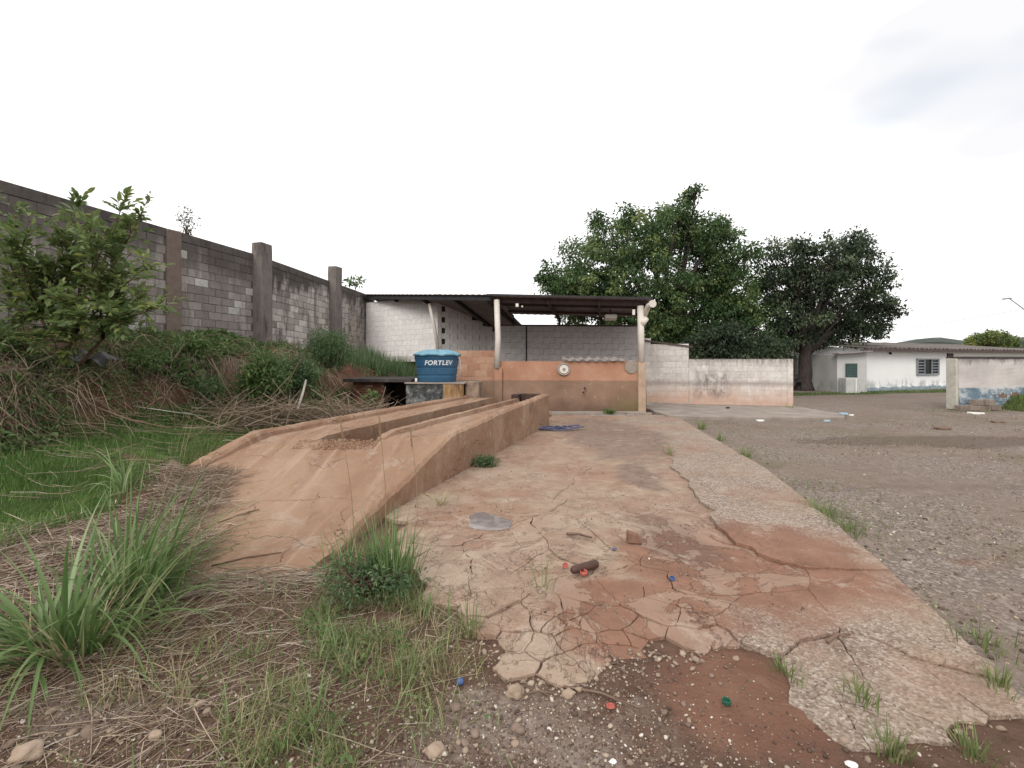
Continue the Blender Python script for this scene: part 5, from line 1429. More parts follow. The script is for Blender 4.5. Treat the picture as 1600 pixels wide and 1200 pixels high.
    for x in (13.65, 14.85):
        b = MB(); b.bar((x, 24.3, -0.02), (x, 24.3, 0.47), 0.05); b.bar((x, 24.6, -0.02), (x, 24.6, 0.85), 0.05); b.build('leg', M['dark_steel'], root)
build_house()

def build_far():
    b = MB(); n = 90; pts = []
    for i in range(n + 1):
        a = R(-30 + 100 * i / n); r = 420
        x, y = r * math.sin(a), r * math.cos(a)
        px = 800 + F * x / y if y > 1 else 3000
        h = np.interp(px, [-600, 0, 600, 1100, 1300, 1390, 1450, 1480, 1530, 1600, 1700, 2600], [4, 4, 4, 8, 14, 19, 24, 25, 20, 25, 30, 40])
        h = h * 420 * math.cos(a) / 420 + 3 * float(fbm(i * 0.5, 3.3, 4))
        pts.append((x, y, h))
    vs = []; fs = []
    for i, (x, y, h) in enumerate(pts):
        vs += [(x, y, -3), (x, y, h * 0.8), (x * 1.06, y * 1.06, h), (x * 1.3, y * 1.3, -3)]
    for i in range(n):
        for k in range(3): fs.append((i * 4 + k, (i + 1) * 4 + k, (i + 1) * 4 + k + 1, i * 4 + k + 1))
    b._add(vs, fs); o = b.build('hills', M['hill'], loc=(0, 300, 0)); tag(o, kind='structure')
    # street lamp and cables
    a = P(1650, 505, 40); root = thing('street_lamp', 'slender street lamp with its arm reaching in from the right edge', 'street lamp', (a.x + 3, 40, 0))
    top = P(1612, 492, 40)
    b = MB(); b.tube([(a.x + 1.2, 40, -0.2), (a.x + 1.2, 40, top.z - 1.2)], [0.12, 0.08], 8); b.build('pole', M['frame'], root)
    tip = P(1578, 467, 40)
    b = MB(); b.tube([(a.x + 1.2, 40, top.z - 1.4), top, tip], [0.05, 0.045, 0.04], 6); b.build('arm', M['frame'], root)
    b = MB(); b.box(tip + Vector((-0.25, 0, 0.02)), (0.65, 0.25, 0.12), ry=-0.1); b.build('lamp_head', M['frame'], root, bevel=0.03)
    for k, (p, q, sag, lab) in enumerate(((P(1180, 545, 45), P(1660, 472, 38), 0.5, 'upper dark overhead cable crossing the sky above the white house'),
                                          (P(1160, 551, 46), P(1660, 505, 40), 0.5, 'lower thin overhead cable just above the white house roof'))):
        b = MB(); pts = []
        for i in range(25):
            t = i / 24; w = p.lerp(q, t); w.z -= sag * 4 * t * (1 - t) * 0.5; pts.append(w)
        b.tube(pts, 0.016, 5); o = b.build('overhead_cable', M['cable'], loc=p); tag(o, lab, 'cable')
build_far()
# ------------------------------------------------------------------ vegetation generators
def unit(v): return v / np.maximum(np.linalg.norm(v, axis=-1, keepdims=True), 1e-9)

def leaf_arrays(rg, C, Dv, L, W, fold=0.25, droop=0.2, six=False):
    """kite leaves (2 tris) or six-point leaves (4 quads-ish tris) at C along Dv"""
    n = len(C); Dv = unit(Dv)
    up = np.tile(np.array([0, 0, 1.0]), (n, 1)) + rg.normal(0, 0.45, (n, 3))
    S = unit(np.cross(Dv, up)); N = unit(np.cross(S, Dv))
    L = np.broadcast_to(L, (n,))[:, None]; W = np.broadcast_to(W, (n,))[:, None]
    tip = C + Dv * L - N * L * droop
    if not six:
        mid = C + Dv * L * 0.5
        V = np.stack([C, mid + S * W / 2 + N * W * fold, tip, mid - S * W / 2 + N * W * fold], 1).reshape(-1, 3)
        i = np.arange(n)[:, None] * 4
        Fc = np.concatenate([i + np.array([[0, 1, 2]]), i + np.array([[0, 2, 3]])], 0)
        return V, Fc, 4
    m1 = C + Dv * L * 0.32; m2 = C + Dv * L * 0.68 - N * L * droop * 0.35
    V = np.stack([C, m1 + S * W * .46 + N * W * fold, m2 + S * W * .40 + N * W * fold, tip, m2 - S * W * .40 + N * W * fold, m1 - S * W * .46 + N * W * fold, m1, m2], 1).reshape(-1, 3)
    i = np.arange(n)[:, None] * 8
    tr = [[0, 1, 6], [1, 2, 7], [1, 7, 6], [2, 3, 7], [0, 6, 5], [6, 7, 4], [6, 4, 5], [7, 3, 4]]
    Fc = np.concatenate([i + np.array([t]) for t in tr], 0)
    return V, Fc, 8

def blade_arrays(rg, B, az, lean, bend, L, W, seg=5, fold=True, twist=0.0, taper=1.4):
    """grass blades: B roots, az azimuth, lean start angle from vertical, bend added along the blade"""
    n = len(B); k = 3 if fold else 2
    step = (L / seg)
    hd = np.stack([np.cos(az), np.sin(az), np.zeros(n)], 1); sd = np.stack([-np.sin(az), np.cos(az), np.zeros(n)], 1)
    p = B.copy(); rows = []
    for i in range(seg + 1):
        t = i / seg
        th = lean + bend * t
        d = hd * np.sin(th)[:, None] + np.array([0, 0, 1.0]) * np.cos(th)[:, None]
        nn = hd * np.cos(th)[:, None] - np.array([0, 0, 1.0]) * np.sin(th)[:, None]
        w = W * (min(1.0, 0.55 + 1.8 * t)) * max(0.04, 1 - t ** taper)
        tw = twist * t
        s2 = sd * np.cos(tw) + nn * np.sin(tw)
        if fold: rows.append(np.stack([p - s2 * w[:, None] / 2, p + nn * (w * 0.22)[:, None], p + s2 * w[:, None] / 2], 1))
        else: rows.append(np.stack([p - s2 * w[:, None] / 2, p + s2 * w[:, None] / 2], 1))
        p = p + d * step[:, None]
    V = np.stack(rows, 1).reshape(-1, 3)
    per = (seg + 1) * k
    base = np.arange(n)[:, None] * per
    fs = []
    for i in range(seg):
        for j in range(k - 1):
            a = i * k + j
            fs.append(base + np.array([[a, a + 1, a + k + 1, a + k]]))
    return V, np.concatenate(fs, 0), per

def strand_arrays(P3, rad):
    """P3 (n, m, 3) polylines -> three-sided tapering tubes"""
    n, m, _ = P3.shape
    d = np.gradient(P3, axis=1); d = unit(d)
    up = np.zeros_like(d); up[..., 2] = 1; up[..., 0] = 0.3
    a = unit(np.cross(d, up)); b = np.cross(d, a)
    rows = []
    r = np.broadcast_to(np.asarray(rad), (n,))[:, None] * np.linspace(1.0, 0.45, m)[None]
    for t in (0, 2.094, 4.189):
        rows.append(P3 + (a * math.cos(t) + b * math.sin(t)) * r[..., None])
    V = np.stack(rows, 2).reshape(-1, 3)
    per = m * 3; base = np.arange(n)[:, None] * per; fs = []
    for i in range(m - 1):
        for j in range(3):
            fs.append(base + np.array([[i * 3 + j, i * 3 + (j + 1) % 3, (i + 1) * 3 + (j + 1) % 3, (i + 1) * 3 + j]]))
    return V, np.concatenate(fs, 0), per

def make(name, arr, mat, var, parent=None, loc=None, smooth=True):
    V, Fc, per = arr
    o0 = np.array(off_of(parent)) if parent is not None else (np.array(loc) if loc is not None else np.zeros(3))
    me = npmesh(name, V - o0, Fc, mat, smooth=smooth, var=np.repeat(var, per))
    return place(name, me, parent, loc)

def zat(x, y): return H(x, y)

# ------------------------------------------------------------------ trees
def tree(name, label, base, trunk_top, r0, lobes, n_clump, per, leaf, mat, bark, seed, group=None, clump=(0.35, 0.6), limb_r=0.10, limbs=1):
    rg = np.random.default_rng(seed)
    root = thing(name, label, 'tree', base, group)
    base = Vector(base); tt = Vector(trunk_top)
    b = MB(); n = 9; pts = []
    for i in range(n + 1):
        t = i / n; p = base.lerp(tt, t) + mnoise.noise_vector(Vector((seed, t * 2.2, 0))) * 0.16 * math.sin(math.pi * min(1, t * 1.2)); pts.append(p)
    b.tube(pts, [r0 * (1.55 if i == 0 else 1.15 if i == 1 else 1.0 - 0.30 * i / n) for i in range(n + 1)], 11)
    b.build('trunk', bark, root, smooth=True, jitter=0.02)
    b = MB(); tips = []
    for (c, r) in lobes:
        for q in range(limbs):
            c2 = Vector(c) + Vector(rg.normal(0, 0.35, 3) * np.array(r)); s = base.lerp(tt, 0.62 + 0.36 * rg.random())
            mid = s.lerp(c2, 0.5) + Vector((0, 0, 0.35)) + Vector(rg.normal(0, 0.2, 3))
            rr = limb_r * (0.7 + 0.5 * rg.random())
            b.tube([s, s.lerp(mid, 0.5) + Vector((0, 0, 0.1)), mid, mid.lerp(c2, 0.6), c2], [rr, rr * .85, rr * .6, rr * .4, rr * .15], 6)
            tips.append((mid, c2))
            for w in range(5):
                t = rg.random(); p = mid.lerp(c2, t); e = Vector(c) + Vector(unit(rg.normal(0, 1, 3)) * np.array(r) * 0.92)
                b.tube([p, p.lerp(e, 0.5) + Vector(rg.normal(0, 0.12, 3)), e], [rr * .32, rr * .2, rr * .06], 4)
    b.build('limbs', bark, root, smooth=True)
    vol = np.array([(r[0] * r[1] * r[2]) ** 0.6 for c, r in lobes]); vol = vol / vol.sum()
    ci = rg.choice(len(lobes), n_clump, p=vol)
    Cc = np.array([tuple(c) for c, r in lobes])[ci]; Rc = np.array([r for c, r in lobes])[ci]
    dirs = unit(rg.normal(0, 1, (n_clump, 3))); rad = rg.random(n_clump) ** 0.42 * 1.06
    out = rg.random(n_clump) < 0.07; rad = np.where(out, 1.05 + 0.25 * rg.random(n_clump), rad)
    K = Cc + dirs * Rc * rad[:, None]
    cr = rg.uniform(clump[0], clump[1], n_clump) * np.where(out, 0.6, 1)
    nl = n_clump * per
    kk = np.repeat(np.arange(n_clump), per)
    ld = unit(rg.normal(0, 1, (nl, 3))); lr = rg.random(nl) ** 0.5
    C = K[kk] + ld * lr[:, None] * cr[kk][:, None] * np.array([1, 1, 0.62])
    D = unit(ld * 0.8 + np.array([0, 0, -0.35]) + rg.normal(0, 0.5, (nl, 3)))
    L = leaf * rg.uniform(0.55, 1.5, nl) * rg.uniform(.75, 1.2, n_clump)[kk]
    var = np.clip(rg.random(n_clump)[kk] ** 1.6 * 0.85 + rg.random(nl) * 0.30 - 0.02, 0, 1)
    make('crown', leaf_arrays(rg, C, D, L, L * 0.52), mat, var, root, smooth=False)
    return root

build_remnant()

def lobes_px(lst, Y, seed, ry=1.0):
    rg = np.random.default_rng(seed); k = Y / F
    res = []
    for px, py, rx, rz in lst:
        y = Y + rg.uniform(-1, 1) * ry * 1.4
        c = P(px, py, y); res.append((c, (rx * k, min(rx, rz) * k * 1.1 * ry, rz * k)))
    return res

def build_trees():
    Y = 24.0
    lst = [(915, 425, 50, 58), (960, 385, 48, 48), (1010, 372, 45, 42), (1055, 375, 50, 50), (1105, 385, 40, 46), (1135, 425, 42, 46), (1165, 430, 26, 46), (885, 455, 32, 32), (940, 460, 55, 50), (1005, 450, 70, 60),
           (1075, 470, 70, 65), (1130, 490, 50, 55), (1000, 520, 45, 50), (1050, 540, 60, 45), (1110, 545, 45, 40), (860, 437, 14, 22), (1062, 335, 9, 26), (1076, 305, 6, 12), (1088, 294, 5, 6), (1070, 350, 16, 16), (930, 345, 12, 14), (985, 340, 14, 16), (1130, 362, 14, 20), (1160, 520, 30, 40), (900, 490, 30, 20), (1180, 480, 26, 40), (1190, 540, 26, 26), (1150, 552, 40, 18)]
    tree('broadleaf_tree', 'large spreading green tree behind the open shed, one spray rising above its top', (8.0, Y, 0), (8.2, Y, 3.2), 0.34, lobes_px(lst, Y, 1), 1180, 72, 0.155, M['leaf_big'], M['bark'], 31, limb_r=0.13)
    Y = 24.7
    lst = [(1225, 415, 30, 38), (1255, 410, 28, 32), (1240, 455, 48, 45), (1290, 425, 36, 45), (1320, 395, 28, 30), (1345, 382, 20, 24), (1340, 425, 40, 40), (1370, 445, 22, 28), (1385, 490, 20, 20), (1355, 485, 40, 32), (1300, 480, 50, 45),
           (1240, 505, 40, 34), (1330, 520, 40, 22), (1290, 525, 40, 18), (1205, 470, 26, 42), (1200, 400, 18, 25), (1215, 530, 34, 24), (1375, 515, 14, 12), (1255, 395, 14, 16)]
    tree('dark_tree', 'dark leafed tree with a thick forking trunk in front of the grey yard wall', (15.2, Y, -0.05), (15.35, Y, 2.6), 0.36, lobes_px(lst, Y, 2, 0.9), 640, 54, 0.145, M['leaf_dark'], M['bark'], 32, limb_r=0.15, limbs=2, clump=(0.28, 0.52))
    Y = 21.0
    lst = [(1150, 535, 50, 28), (1105, 545, 40, 20), (1185, 548, 30, 16), (1215, 545, 26, 18)]
    tree('understorey_tree', 'low dark bushy tree rising just behind the white wall', (10.3, Y, 0), (10.2, Y, 1.4), 0.12, lobes_px(lst, Y, 3, 0.8), 150, 46, 0.15, M['leaf_dark'], M['bark'], 33, limb_r=0.06, clump=(0.22, 0.4))
    Y = 62.0
    lst = [(1530, 533, 20, 10), (1556, 530, 20, 12), (1575, 535, 16, 9), (1545, 526, 12, 7)]
    tree('distant_tree', 'pale green tree crown showing far beyond the grey roof ridge', (62.5, Y, 0), (62.6, Y, 3.2), 0.3, lobes_px(lst, Y, 4, 0.8), 170, 46, 0.30, M['leaf_shrub'], M['bark'], 34, limb_r=0.12)
build_trees()

# ------------------------------------------------------------------ shrub with broad leaves at the left
def build_shrub():
    rg = np.random.default_rng(5)
    base = Vector((-7.15, 7.6, float(H(-7.15, 7.6)) - 0.05))
    root = thing('broadleaf_shrub', 'tall sprawling shrub with broad green and yellowish leaves at the left edge', 'shrub', base)
    stems = MB(); sprays = []
    # targets in the picture, at slightly different distances
    tg = [(20, 330), (45, 345), (90, 345), (122, 322), (135, 330), (95, 375), (60, 400), (150, 380), (185, 335), (205, 345), (195, 310), (225, 325), (175, 390), (205, 395), (120, 420), (60, 440), (20, 420), (150, 440), (195, 430),
          (225, 420), (215, 468), (235, 475), (190, 470), (255, 478), (160, 480), (120, 470), (85, 500), (45, 500), (15, 480), (60, 530), (95, 520), (30, 545), (100, 545), (5, 545), (125, 500), (0, 380), (25, 375), (140, 355), (110, 330), (165, 365), (80, 460), (100, 440), (10, 450), (185, 500), (40, 470)]
    forks = [base + Vector((0.15, 0, 0.7)), base + Vector((-0.3, -0.1, 0.9)), base + Vector((0.5, 0.1, 0.6)), base + Vector((-0.9, -0.2, 0.5))]
    for i, f in enumerate(forks):
        b0 = base + Vector((0.12 * (i - 1.5), 0, 0))
        stems.tube([b0, b0.lerp(f, 0.5) + Vector((0.03, 0, 0.05)), f], [0.035, 0.03, 0.024], 6)
    LV = []
    for px, py in tg:
        Y = 7.0 + rg.uniform(-0.55, 0.65)
        e = P(px, py, Y)
        f = min(forks, key=lambda q: (q - e).length + rg.uniform(0, .5))
        mid = f.lerp(e, 0.55) + Vector((rg.normal(0, .06), rg.normal(0, .06), 0.08))
        stems.tube([f, mid, e], [0.016, 0.011, 0.005], 5)
        nsp = 17
        for s in range(nsp):
            t = rg.uniform(0.30, 1.04); p = mid.lerp(e, max(0, (t - .5) * 2)) if t > .5 else f.lerp(mid, t * 2)
            dr = Vector(unit(np.array((e - f).normalized()) * 0.9 + rg.normal(0, 0.75, 3) + np.array([0, 0, 0.1])))
            ln = rg.uniform(0.10, 0.30); q = p + dr * ln
            stems.tube([p, p.lerp(q, .5) + Vector((0, 0, .012)), q], [0.004, 0.003, 0.002], 3)
            for k in range(7):
                u = (k + 1) / 7; pp = p.lerp(q, u)
                side = 1 if k % 2 else -1
                sv = dr.cross(Vector((0, 0, 1))).normalized() * side
                d = (dr * (0.5 + u * .5) + sv * (0.85 if k < 6 else 0.1) + Vector(rg.normal(0, .2, 3)) + Vector((0, 0, .12))).normalized()
                LV.append((pp, d, rg.uniform(0.085, 0.165), rg.random()))
    stems.build('stems', M['bark_brown'], root, smooth=True)
    C = np.array([tuple(a[0]) for a in LV]); D = np.array([tuple(a[1]) for a in LV]); L = np.array([a[2] for a in LV])
    # young yellowish tips gather on some sprays
    var = np.clip(np.array([a[3] for a in LV]) * 0.72 + 0.30 * (fbm(C[:, 0] * 1.6, C[:, 2] * 1.6 + 9, 3) * 2 + 0.2), 0, 1)
    make('foliage', leaf_arrays(rg, C, D, L, L * 0.44, fold=0.12, droop=0.22, six=True), M['leaf_shrub'], var, root)
build_shrub()

def bush(name, label, c, r, n, leaf, mat, seed, group=None, aspect=0.42, stemn=14, per=26, cat='shrub', clump=0.16, six=False):
    rg = np.random.default_rng(seed); c = Vector(c); base = c - Vector((0, 0, r[2] * 0.95))
    root = thing(name, label, cat, base, group)
    b = MB()
    for k in range(stemn):
        e = c + Vector(unit(rg.normal(0, 1, 3)) * np.array(r) * 0.8); e.z = max(e.z, base.z + 0.08)
        s = base + Vector((rg.normal(0, .05), rg.normal(0, .05), 0))
        b.tube([s, s.lerp(e, .5) + Vector((0, 0, r[2] * .2)), e], [0.012, 0.008, 0.003], 4)
    b.build('stems', M['bark_brown'], root, smooth=True)
    nc = n // per; dirs = unit(rg.normal(0, 1, (nc, 3))); K = np.array(c) + dirs * np.array(r) * (rg.random(nc) ** 0.45)[:, None]
    kk = np.repeat(np.arange(nc), per); nl = nc * per
    ld = unit(rg.normal(0, 1, (nl, 3)))
    C = K[kk] + ld * (rg.random(nl) ** .5)[:, None] * clump
    D = unit(ld + np.array([0, 0, 0.05]) + rg.normal(0, .4, (nl, 3)))
    L = leaf * rg.uniform(.7, 1.3, nl)
    var = np.clip(rg.random(nc)[kk] * .55 + rg.random(nl) * .5, 0, 1)
    make('foliage', leaf_arrays(rg, C, D, L, L * aspect, six=six), mat, var, root, smooth=False)
    return root

def build_bank_plants():
    for i, (px, py, Y, r, n, mt, lf, lab) in enumerate(((60, 600, 7.3, (.55, .3, .30), 1500, 'leaf_bank', .08, 'loose green weedy bush on the bank face at the far left'), (35, 655, 6.6, (.45, .3, .22), 900, 'leaf_feather', .07, 'low grey green weed mass at the left edge above the lawn'),
            (225, 560, 8.6, (.35, .22, .18), 520, 'leaf_bank', .08, 'small weed patch on the bank lip right of the black sheet'), (330, 610, 9.0, (.28, .2, .22), 420, 'leaf_feather', .07, 'sparse weed halfway down the bank among the dry vines'))):
        bush('bank_weed', lab, P(px, py, Y), r, n, lf, M[mt], 140 + i, aspect=.38, clump=.15, per=13, stemn=10, cat='weed')
    bush('feathery_bush', 'large blue green feathery bush against the wall between two pillars', P(512, 545, 11.6), (0.62, 0.45, 0.50), 5200, 0.075, M['leaf_feather'], 41, aspect=0.22, clump=0.14)
    bush('leafy_bush', 'bright leafy green bush hanging over the bank left of the feathery bush', P(412, 590, 9.6), (0.50, 0.35, 0.42), 2100, 0.105, M['leaf_bank'], 42, aspect=0.36)
    bush('trailing_bush', 'dark trailing bush on the bank below the feathery bush', P(462, 585, 10.6), (0.52, 0.35, 0.45), 2600, 0.08, M['leaf_feather'], 43, aspect=0.4)
    bush('young_shrub', 'small light green shrub at the wall foot beside the flush brown pillar', P(302, 542, 9.7), (0.24, 0.2, 0.22), 520, 0.10, M['leaf_bank'], 44, per=13, stemn=8)
    bush('young_shrub', 'small drooping green shrub at the wall foot just left of the thick pillar', P(345, 552, 10.6), (0.30, 0.2, 0.2), 520, 0.10, M['leaf_bank'], 45, per=13, stemn=8)
    bush('wall_top_plant', 'twiggy small leaved plant sprouting above the grey wall beyond the cap', P(292, 346, 11.9), (0.28, 0.15, 0.36), 330, 0.055, M['leaf_dark'], 46, per=10, stemn=16, clump=0.1)
    bush('wall_top_sprig', 'small leafy sprig growing on the wall top near the hut roof', P(556, 441, 18.6), (0.42, 0.12, 0.13), 90, 0.17, M['leaf_feather'], 47, per=9, stemn=6, clump=0.16)
    bush('strap_leaf_plant', 'dark glossy plant growing at the brick store wall', P(580, 624, 11.8), (0.17, 0.12, 0.20), 110, 0.17, M['leaf_bank'], 48, per=10, stemn=5, aspect=0.3, clump=0.1)
    bush('tuft_weed', 'low grey green weed tuft at the foot of the ramp wall', G(757, 727, 0.06) + Vector((0, 0, 0.055)), (0.17, 0.12, 0.07), 1300, 0.035, M['leaf_feather'], 49, aspect=0.25, clump=0.05, stemn=10, cat='weed')
    bush('green_weed', 'bright green weed at the foot of the orange wall', G(952, 648, 0.06) + Vector((0, 0, 0.06)), (0.14, 0.10, 0.09), 420, 0.05, M['leaf_bank'], 50, clump=0.05, stemn=8, cat='weed')
    bush('flowering_weed', 'dark leafy low weed with tall grass at the near end of the ramp', G(572, 925, 0.05) + Vector((0, 0, 0.11)), (0.36, 0.22, 0.085), 1500, 0.030, M['leaf_feather'], 51, clump=0.06, stemn=22, aspect=0.4, cat='weed')
build_bank_plants()
# ------------------------------------------------------------------ grasses
def clump(name, label, c, n, L, W, spread, seed, mat='grass', lean=(0.05, 0.7), bend=(0.4, 1.9), seg=6, fold=True, az=None, group=None, cat='grass', varlo=0.0, varhi=1.0):
    rg = np.random.default_rng(seed); c = Vector(c)
    a = rg.uniform(0, 2 * np.pi, n) if az is None else rg.normal(az[0], az[1], n)
    rr = rg.random(n) ** 0.6
    B = np.stack([c.x + np.cos(a) * rr * spread[0] * rg.uniform(.2, 1, n), c.y + np.sin(a) * rr * spread[1] * rg.uniform(.2, 1, n), np.zeros(n)], 1)
    B[:, 2] = H(B[:, 0], B[:, 1]) - 0.012
    slab = in_poly(B[:, 0], B[:, 1], SLAB_OUT); B[:, 2] = np.where(slab, np.maximum(B[:, 2], 0.035), B[:, 2])
    Ln = rg.uniform(L[0], L[1], n); le = rg.uniform(lean[0], lean[1], n) * (0.35 + 0.65 * rr); be = rg.uniform(bend[0], bend[1], n)
    arr = blade_arrays(rg, B, a + rg.normal(0, 0.3, n), le, be, Ln, rg.uniform(W[0], W[1], n), seg=seg, fold=fold, twist=0.5)
    o = make(name, arr, M[mat], np.clip(rg.uniform(varlo, varhi, n), 0, 1), loc=(c.x, c.y, float(H(c.x, c.y))))
    return tag(o, label, cat, group)

def build_grass_clumps():
    clump('guinea_grass', 'big clump of broad arching grass blades at the lower left, nearest the camera', G(95, 1000, 0.05), 170, (0.35, 0.95), (0.012, 0.036), (0.46, 0.30), 61, lean=(0.1, 1.25), bend=(0.5, 2.6), seg=10, varhi=1.0)
    clump('guinea_grass', 'tall upright leaning grass clump beside the dry straw, behind the nearest clump', G(195, 925, 0.05), 210, (0.30, 1.1), (0.007, 0.026), (0.48, 0.26), 62, lean=(0.0, 1.2), bend=(0.0, 2.0), seg=9, az=(0.45, 1.2), varhi=1.0)
    clump('dry_grass', 'brown dead blades collapsed round the base of the big grass clump', G(120, 1010, 0.05), 110, (0.2, 0.6), (0.005, 0.016), (0.5, 0.32), 60, lean=(0.7, 1.5), bend=(0.1, 0.9), seg=5, mat='grass_fine', varlo=.93, varhi=1.0)
    clump('guinea_grass', 'small curling young grass clump growing out of the straw at the ramp side', G(195, 790, 0.12), 26, (0.3, 0.62), (0.014, 0.024), (0.12, 0.10), 63, lean=(0.05, 0.35), bend=(0.5, 2.6), seg=9)
    clump('tall_grass', 'thin seeding grass stems leaning over the lawn behind the straw heap', G(265, 735, 0.2), 60, (0.55, 1.05), (0.006, 0.011), (0.45, 0.3), 64, lean=(0.2, 0.7), bend=(0.1, 0.7), az=(0.35, 0.3), mat='grass_fine')
    clump('tall_grass', 'bright upright grass clump at the near right corner of the ramp', G(612, 915, 0.03), 150, (0.28, 0.62), (0.008, 0.016), (0.24, 0.15), 65, lean=(0.02, 0.3), bend=(0.0, 0.75), seg=7, varhi=0.95)
    clump('tall_grass', 'narrow bright grass tuft growing against the ramp wall', G(640, 775, 0.03), 30, (0.2, 0.50), (0.007, 0.013), (0.07, 0.06), 66, lean=(0.02, 0.25), bend=(0.0, 0.5), varlo=0.3)
    clump('tall_grass', 'clump of yellow green grass left of the ramp corner in front of the slope', G(545, 905, 0.03), 60, (0.2, 0.45), (0.007, 0.013), (0.22, 0.14), 67, lean=(0.02, 0.35), bend=(0.1, 0.9))
    clump('dry_grass', 'pale drooping dry grass head hanging over the ramp parapet', G(690, 745, 0.33), 46, (0.16, 0.32), (0.004, 0.008), (0.05, 0.05), 68, lean=(0.3, 0.9), bend=(1.2, 2.2), mat='grass_fine', varlo=0.92)
    # the tuft rests on the parapet edge
    tufts = [((1097, 668), 70, 0.30, 'bright grass tuft at the far corner of the slab by the concrete walk'),
             ((1125, 686), 55, 0.22, 'grass tuft on the slab edge just nearer than the far corner tuft'),
             ((1165, 712), 60, 0.22, 'small dense grass tuft midway along the right slab edge'),
             ((1288, 800), 90, 0.20, 'sparse yellow green grass patch on the gravel beside the red stained slab'),
             ((1325, 825), 80, 0.16, 'thin low grass patch beside the stained slab, nearer than the yellow green patch'),
             ((1530, 1000), 90, 0.16, 'green grass patch beside the slab near the right edge of the photo'),
             ((1562, 1075), 60, 0.13, 'grass tuft off the near right slab corner'),
             ((1345, 1098), 45, 0.13, 'grass growing from the crack across the near end of the slab'),
             ((1228, 1055), 60, 0.09, 'short grass in the crack at the edge of the red mud'),
             ((1390, 1165), 90, 0.14, 'grass among the crumbled concrete at the bottom edge'),
             ((1520, 1165), 60, 0.13, 'grass tuft in crumbled concrete at the bottom right'),
             ((1046, 712), 26, 0.30, 'dry straw coloured grass tuft in the seam of the slab'),
             ((850, 925), 16, 0.30, 'lone thin grass plant in a slab crack left of the rusty can'),
             ((738, 985), 40, 0.28, 'small upright weed at the broken left edge of the slab'),
             ((1236, 640), 40, 0.30, 'small grass tuft at the end of the white wall')]
    for i, ((px, py), n, h, lab) in enumerate(tufts):
        g = G(px, py, 0.03); sp = 0.028 * g.y ** 0.5 + 0.05
        wide = 2.4 if i in (3, 4, 5) else 1.0
        clump('grass_tuft', lab, g, n * (2 if i in (3, 4) else 1), (h * .4, h), (0.004, 0.009) if g.y < 6 else (0.008, 0.014), (sp * wide, sp * wide * 1.2), 70 + i, mat='grass_fine', lean=(0.0, 0.7), bend=(0, 1.0), seg=4, fold=False,
              group='grass tufts round the slab', varlo=0.6 if i == 11 else 0.1, varhi=0.9)
    # single tall seed stalks
    for i, (px, y0, y1, Y, lab) in enumerate(((545, 870, 650, 3.6, 'tallest dry grass stalk standing in front of the ramp'), (592, 850, 645, 3.55, 'straight feathery grass stalk right of the tallest one'),
                                              (641, 800, 668, 4.2, 'thin grass stalk beside the ramp wall'))):
        p, q = P(px + 12, y0, Y), P(px - 14 if i == 0 else px, y1, Y)
        p.z = float(H(p.x, p.y))
        b = MB(); b.tube([p, p.lerp(q, .5) + Vector((0.02, 0, 0)), q], [0.0035, 0.0028, 0.002], 4)
        for k in range(26):
            t = 0.80 + 0.2 * k / 26; r = p.lerp(q, t); a = k * 2.4
            b.bar(r, r + Vector((math.cos(a) * 0.012, math.sin(a) * 0.012, 0.025)), 0.004, 0.002)
        o = b.build('grass_stalk', M['stalk'], loc=p); tag(o, lab, 'grass stalk', 'tall stalks before the ramp')
M['stalk'] = mk_simple('dry_grass_stalk', (0.22, 0.15, 0.085), (0.33, 0.25, 0.15), 9, 0.9)
build_grass_clumps()

def scatter_blades(name, N, region, L, W, seed, mat, lean=(0, .6), bend=(0, 1.2), seg=3, dens=None, var=(0, 1), label=None):
    rg = np.random.default_rng(seed)
    x = rg.uniform(region[0], region[1], N); y = rg.uniform(region[2], region[3], N)
    k = dens(x, y, rg) > rg.random(N)
    x, y = x[k], y[k]; n = len(x)
    B = np.stack([x, y, H(x, y) - 0.008], 1)
    sc = 0.7 + 0.6 * np.clip(vnoise(x * 2.3, y * 2.3), 0, 1)
    arr = blade_arrays(rg, B, rg.uniform(0, 2 * np.pi, n), rg.uniform(*lean, n), rg.uniform(*bend, n), rg.uniform(*L, n) * sc, rg.uniform(*W, n), seg=seg, fold=False)
    v = np.clip(rg.uniform(*var, n) * .75 + .35 * (vnoise(x * 1.7 + 4, y * 1.7) - .2), 0, 1)
    o = make(name, arr, M[mat], v); tag(o, label, kind='stuff'); return o

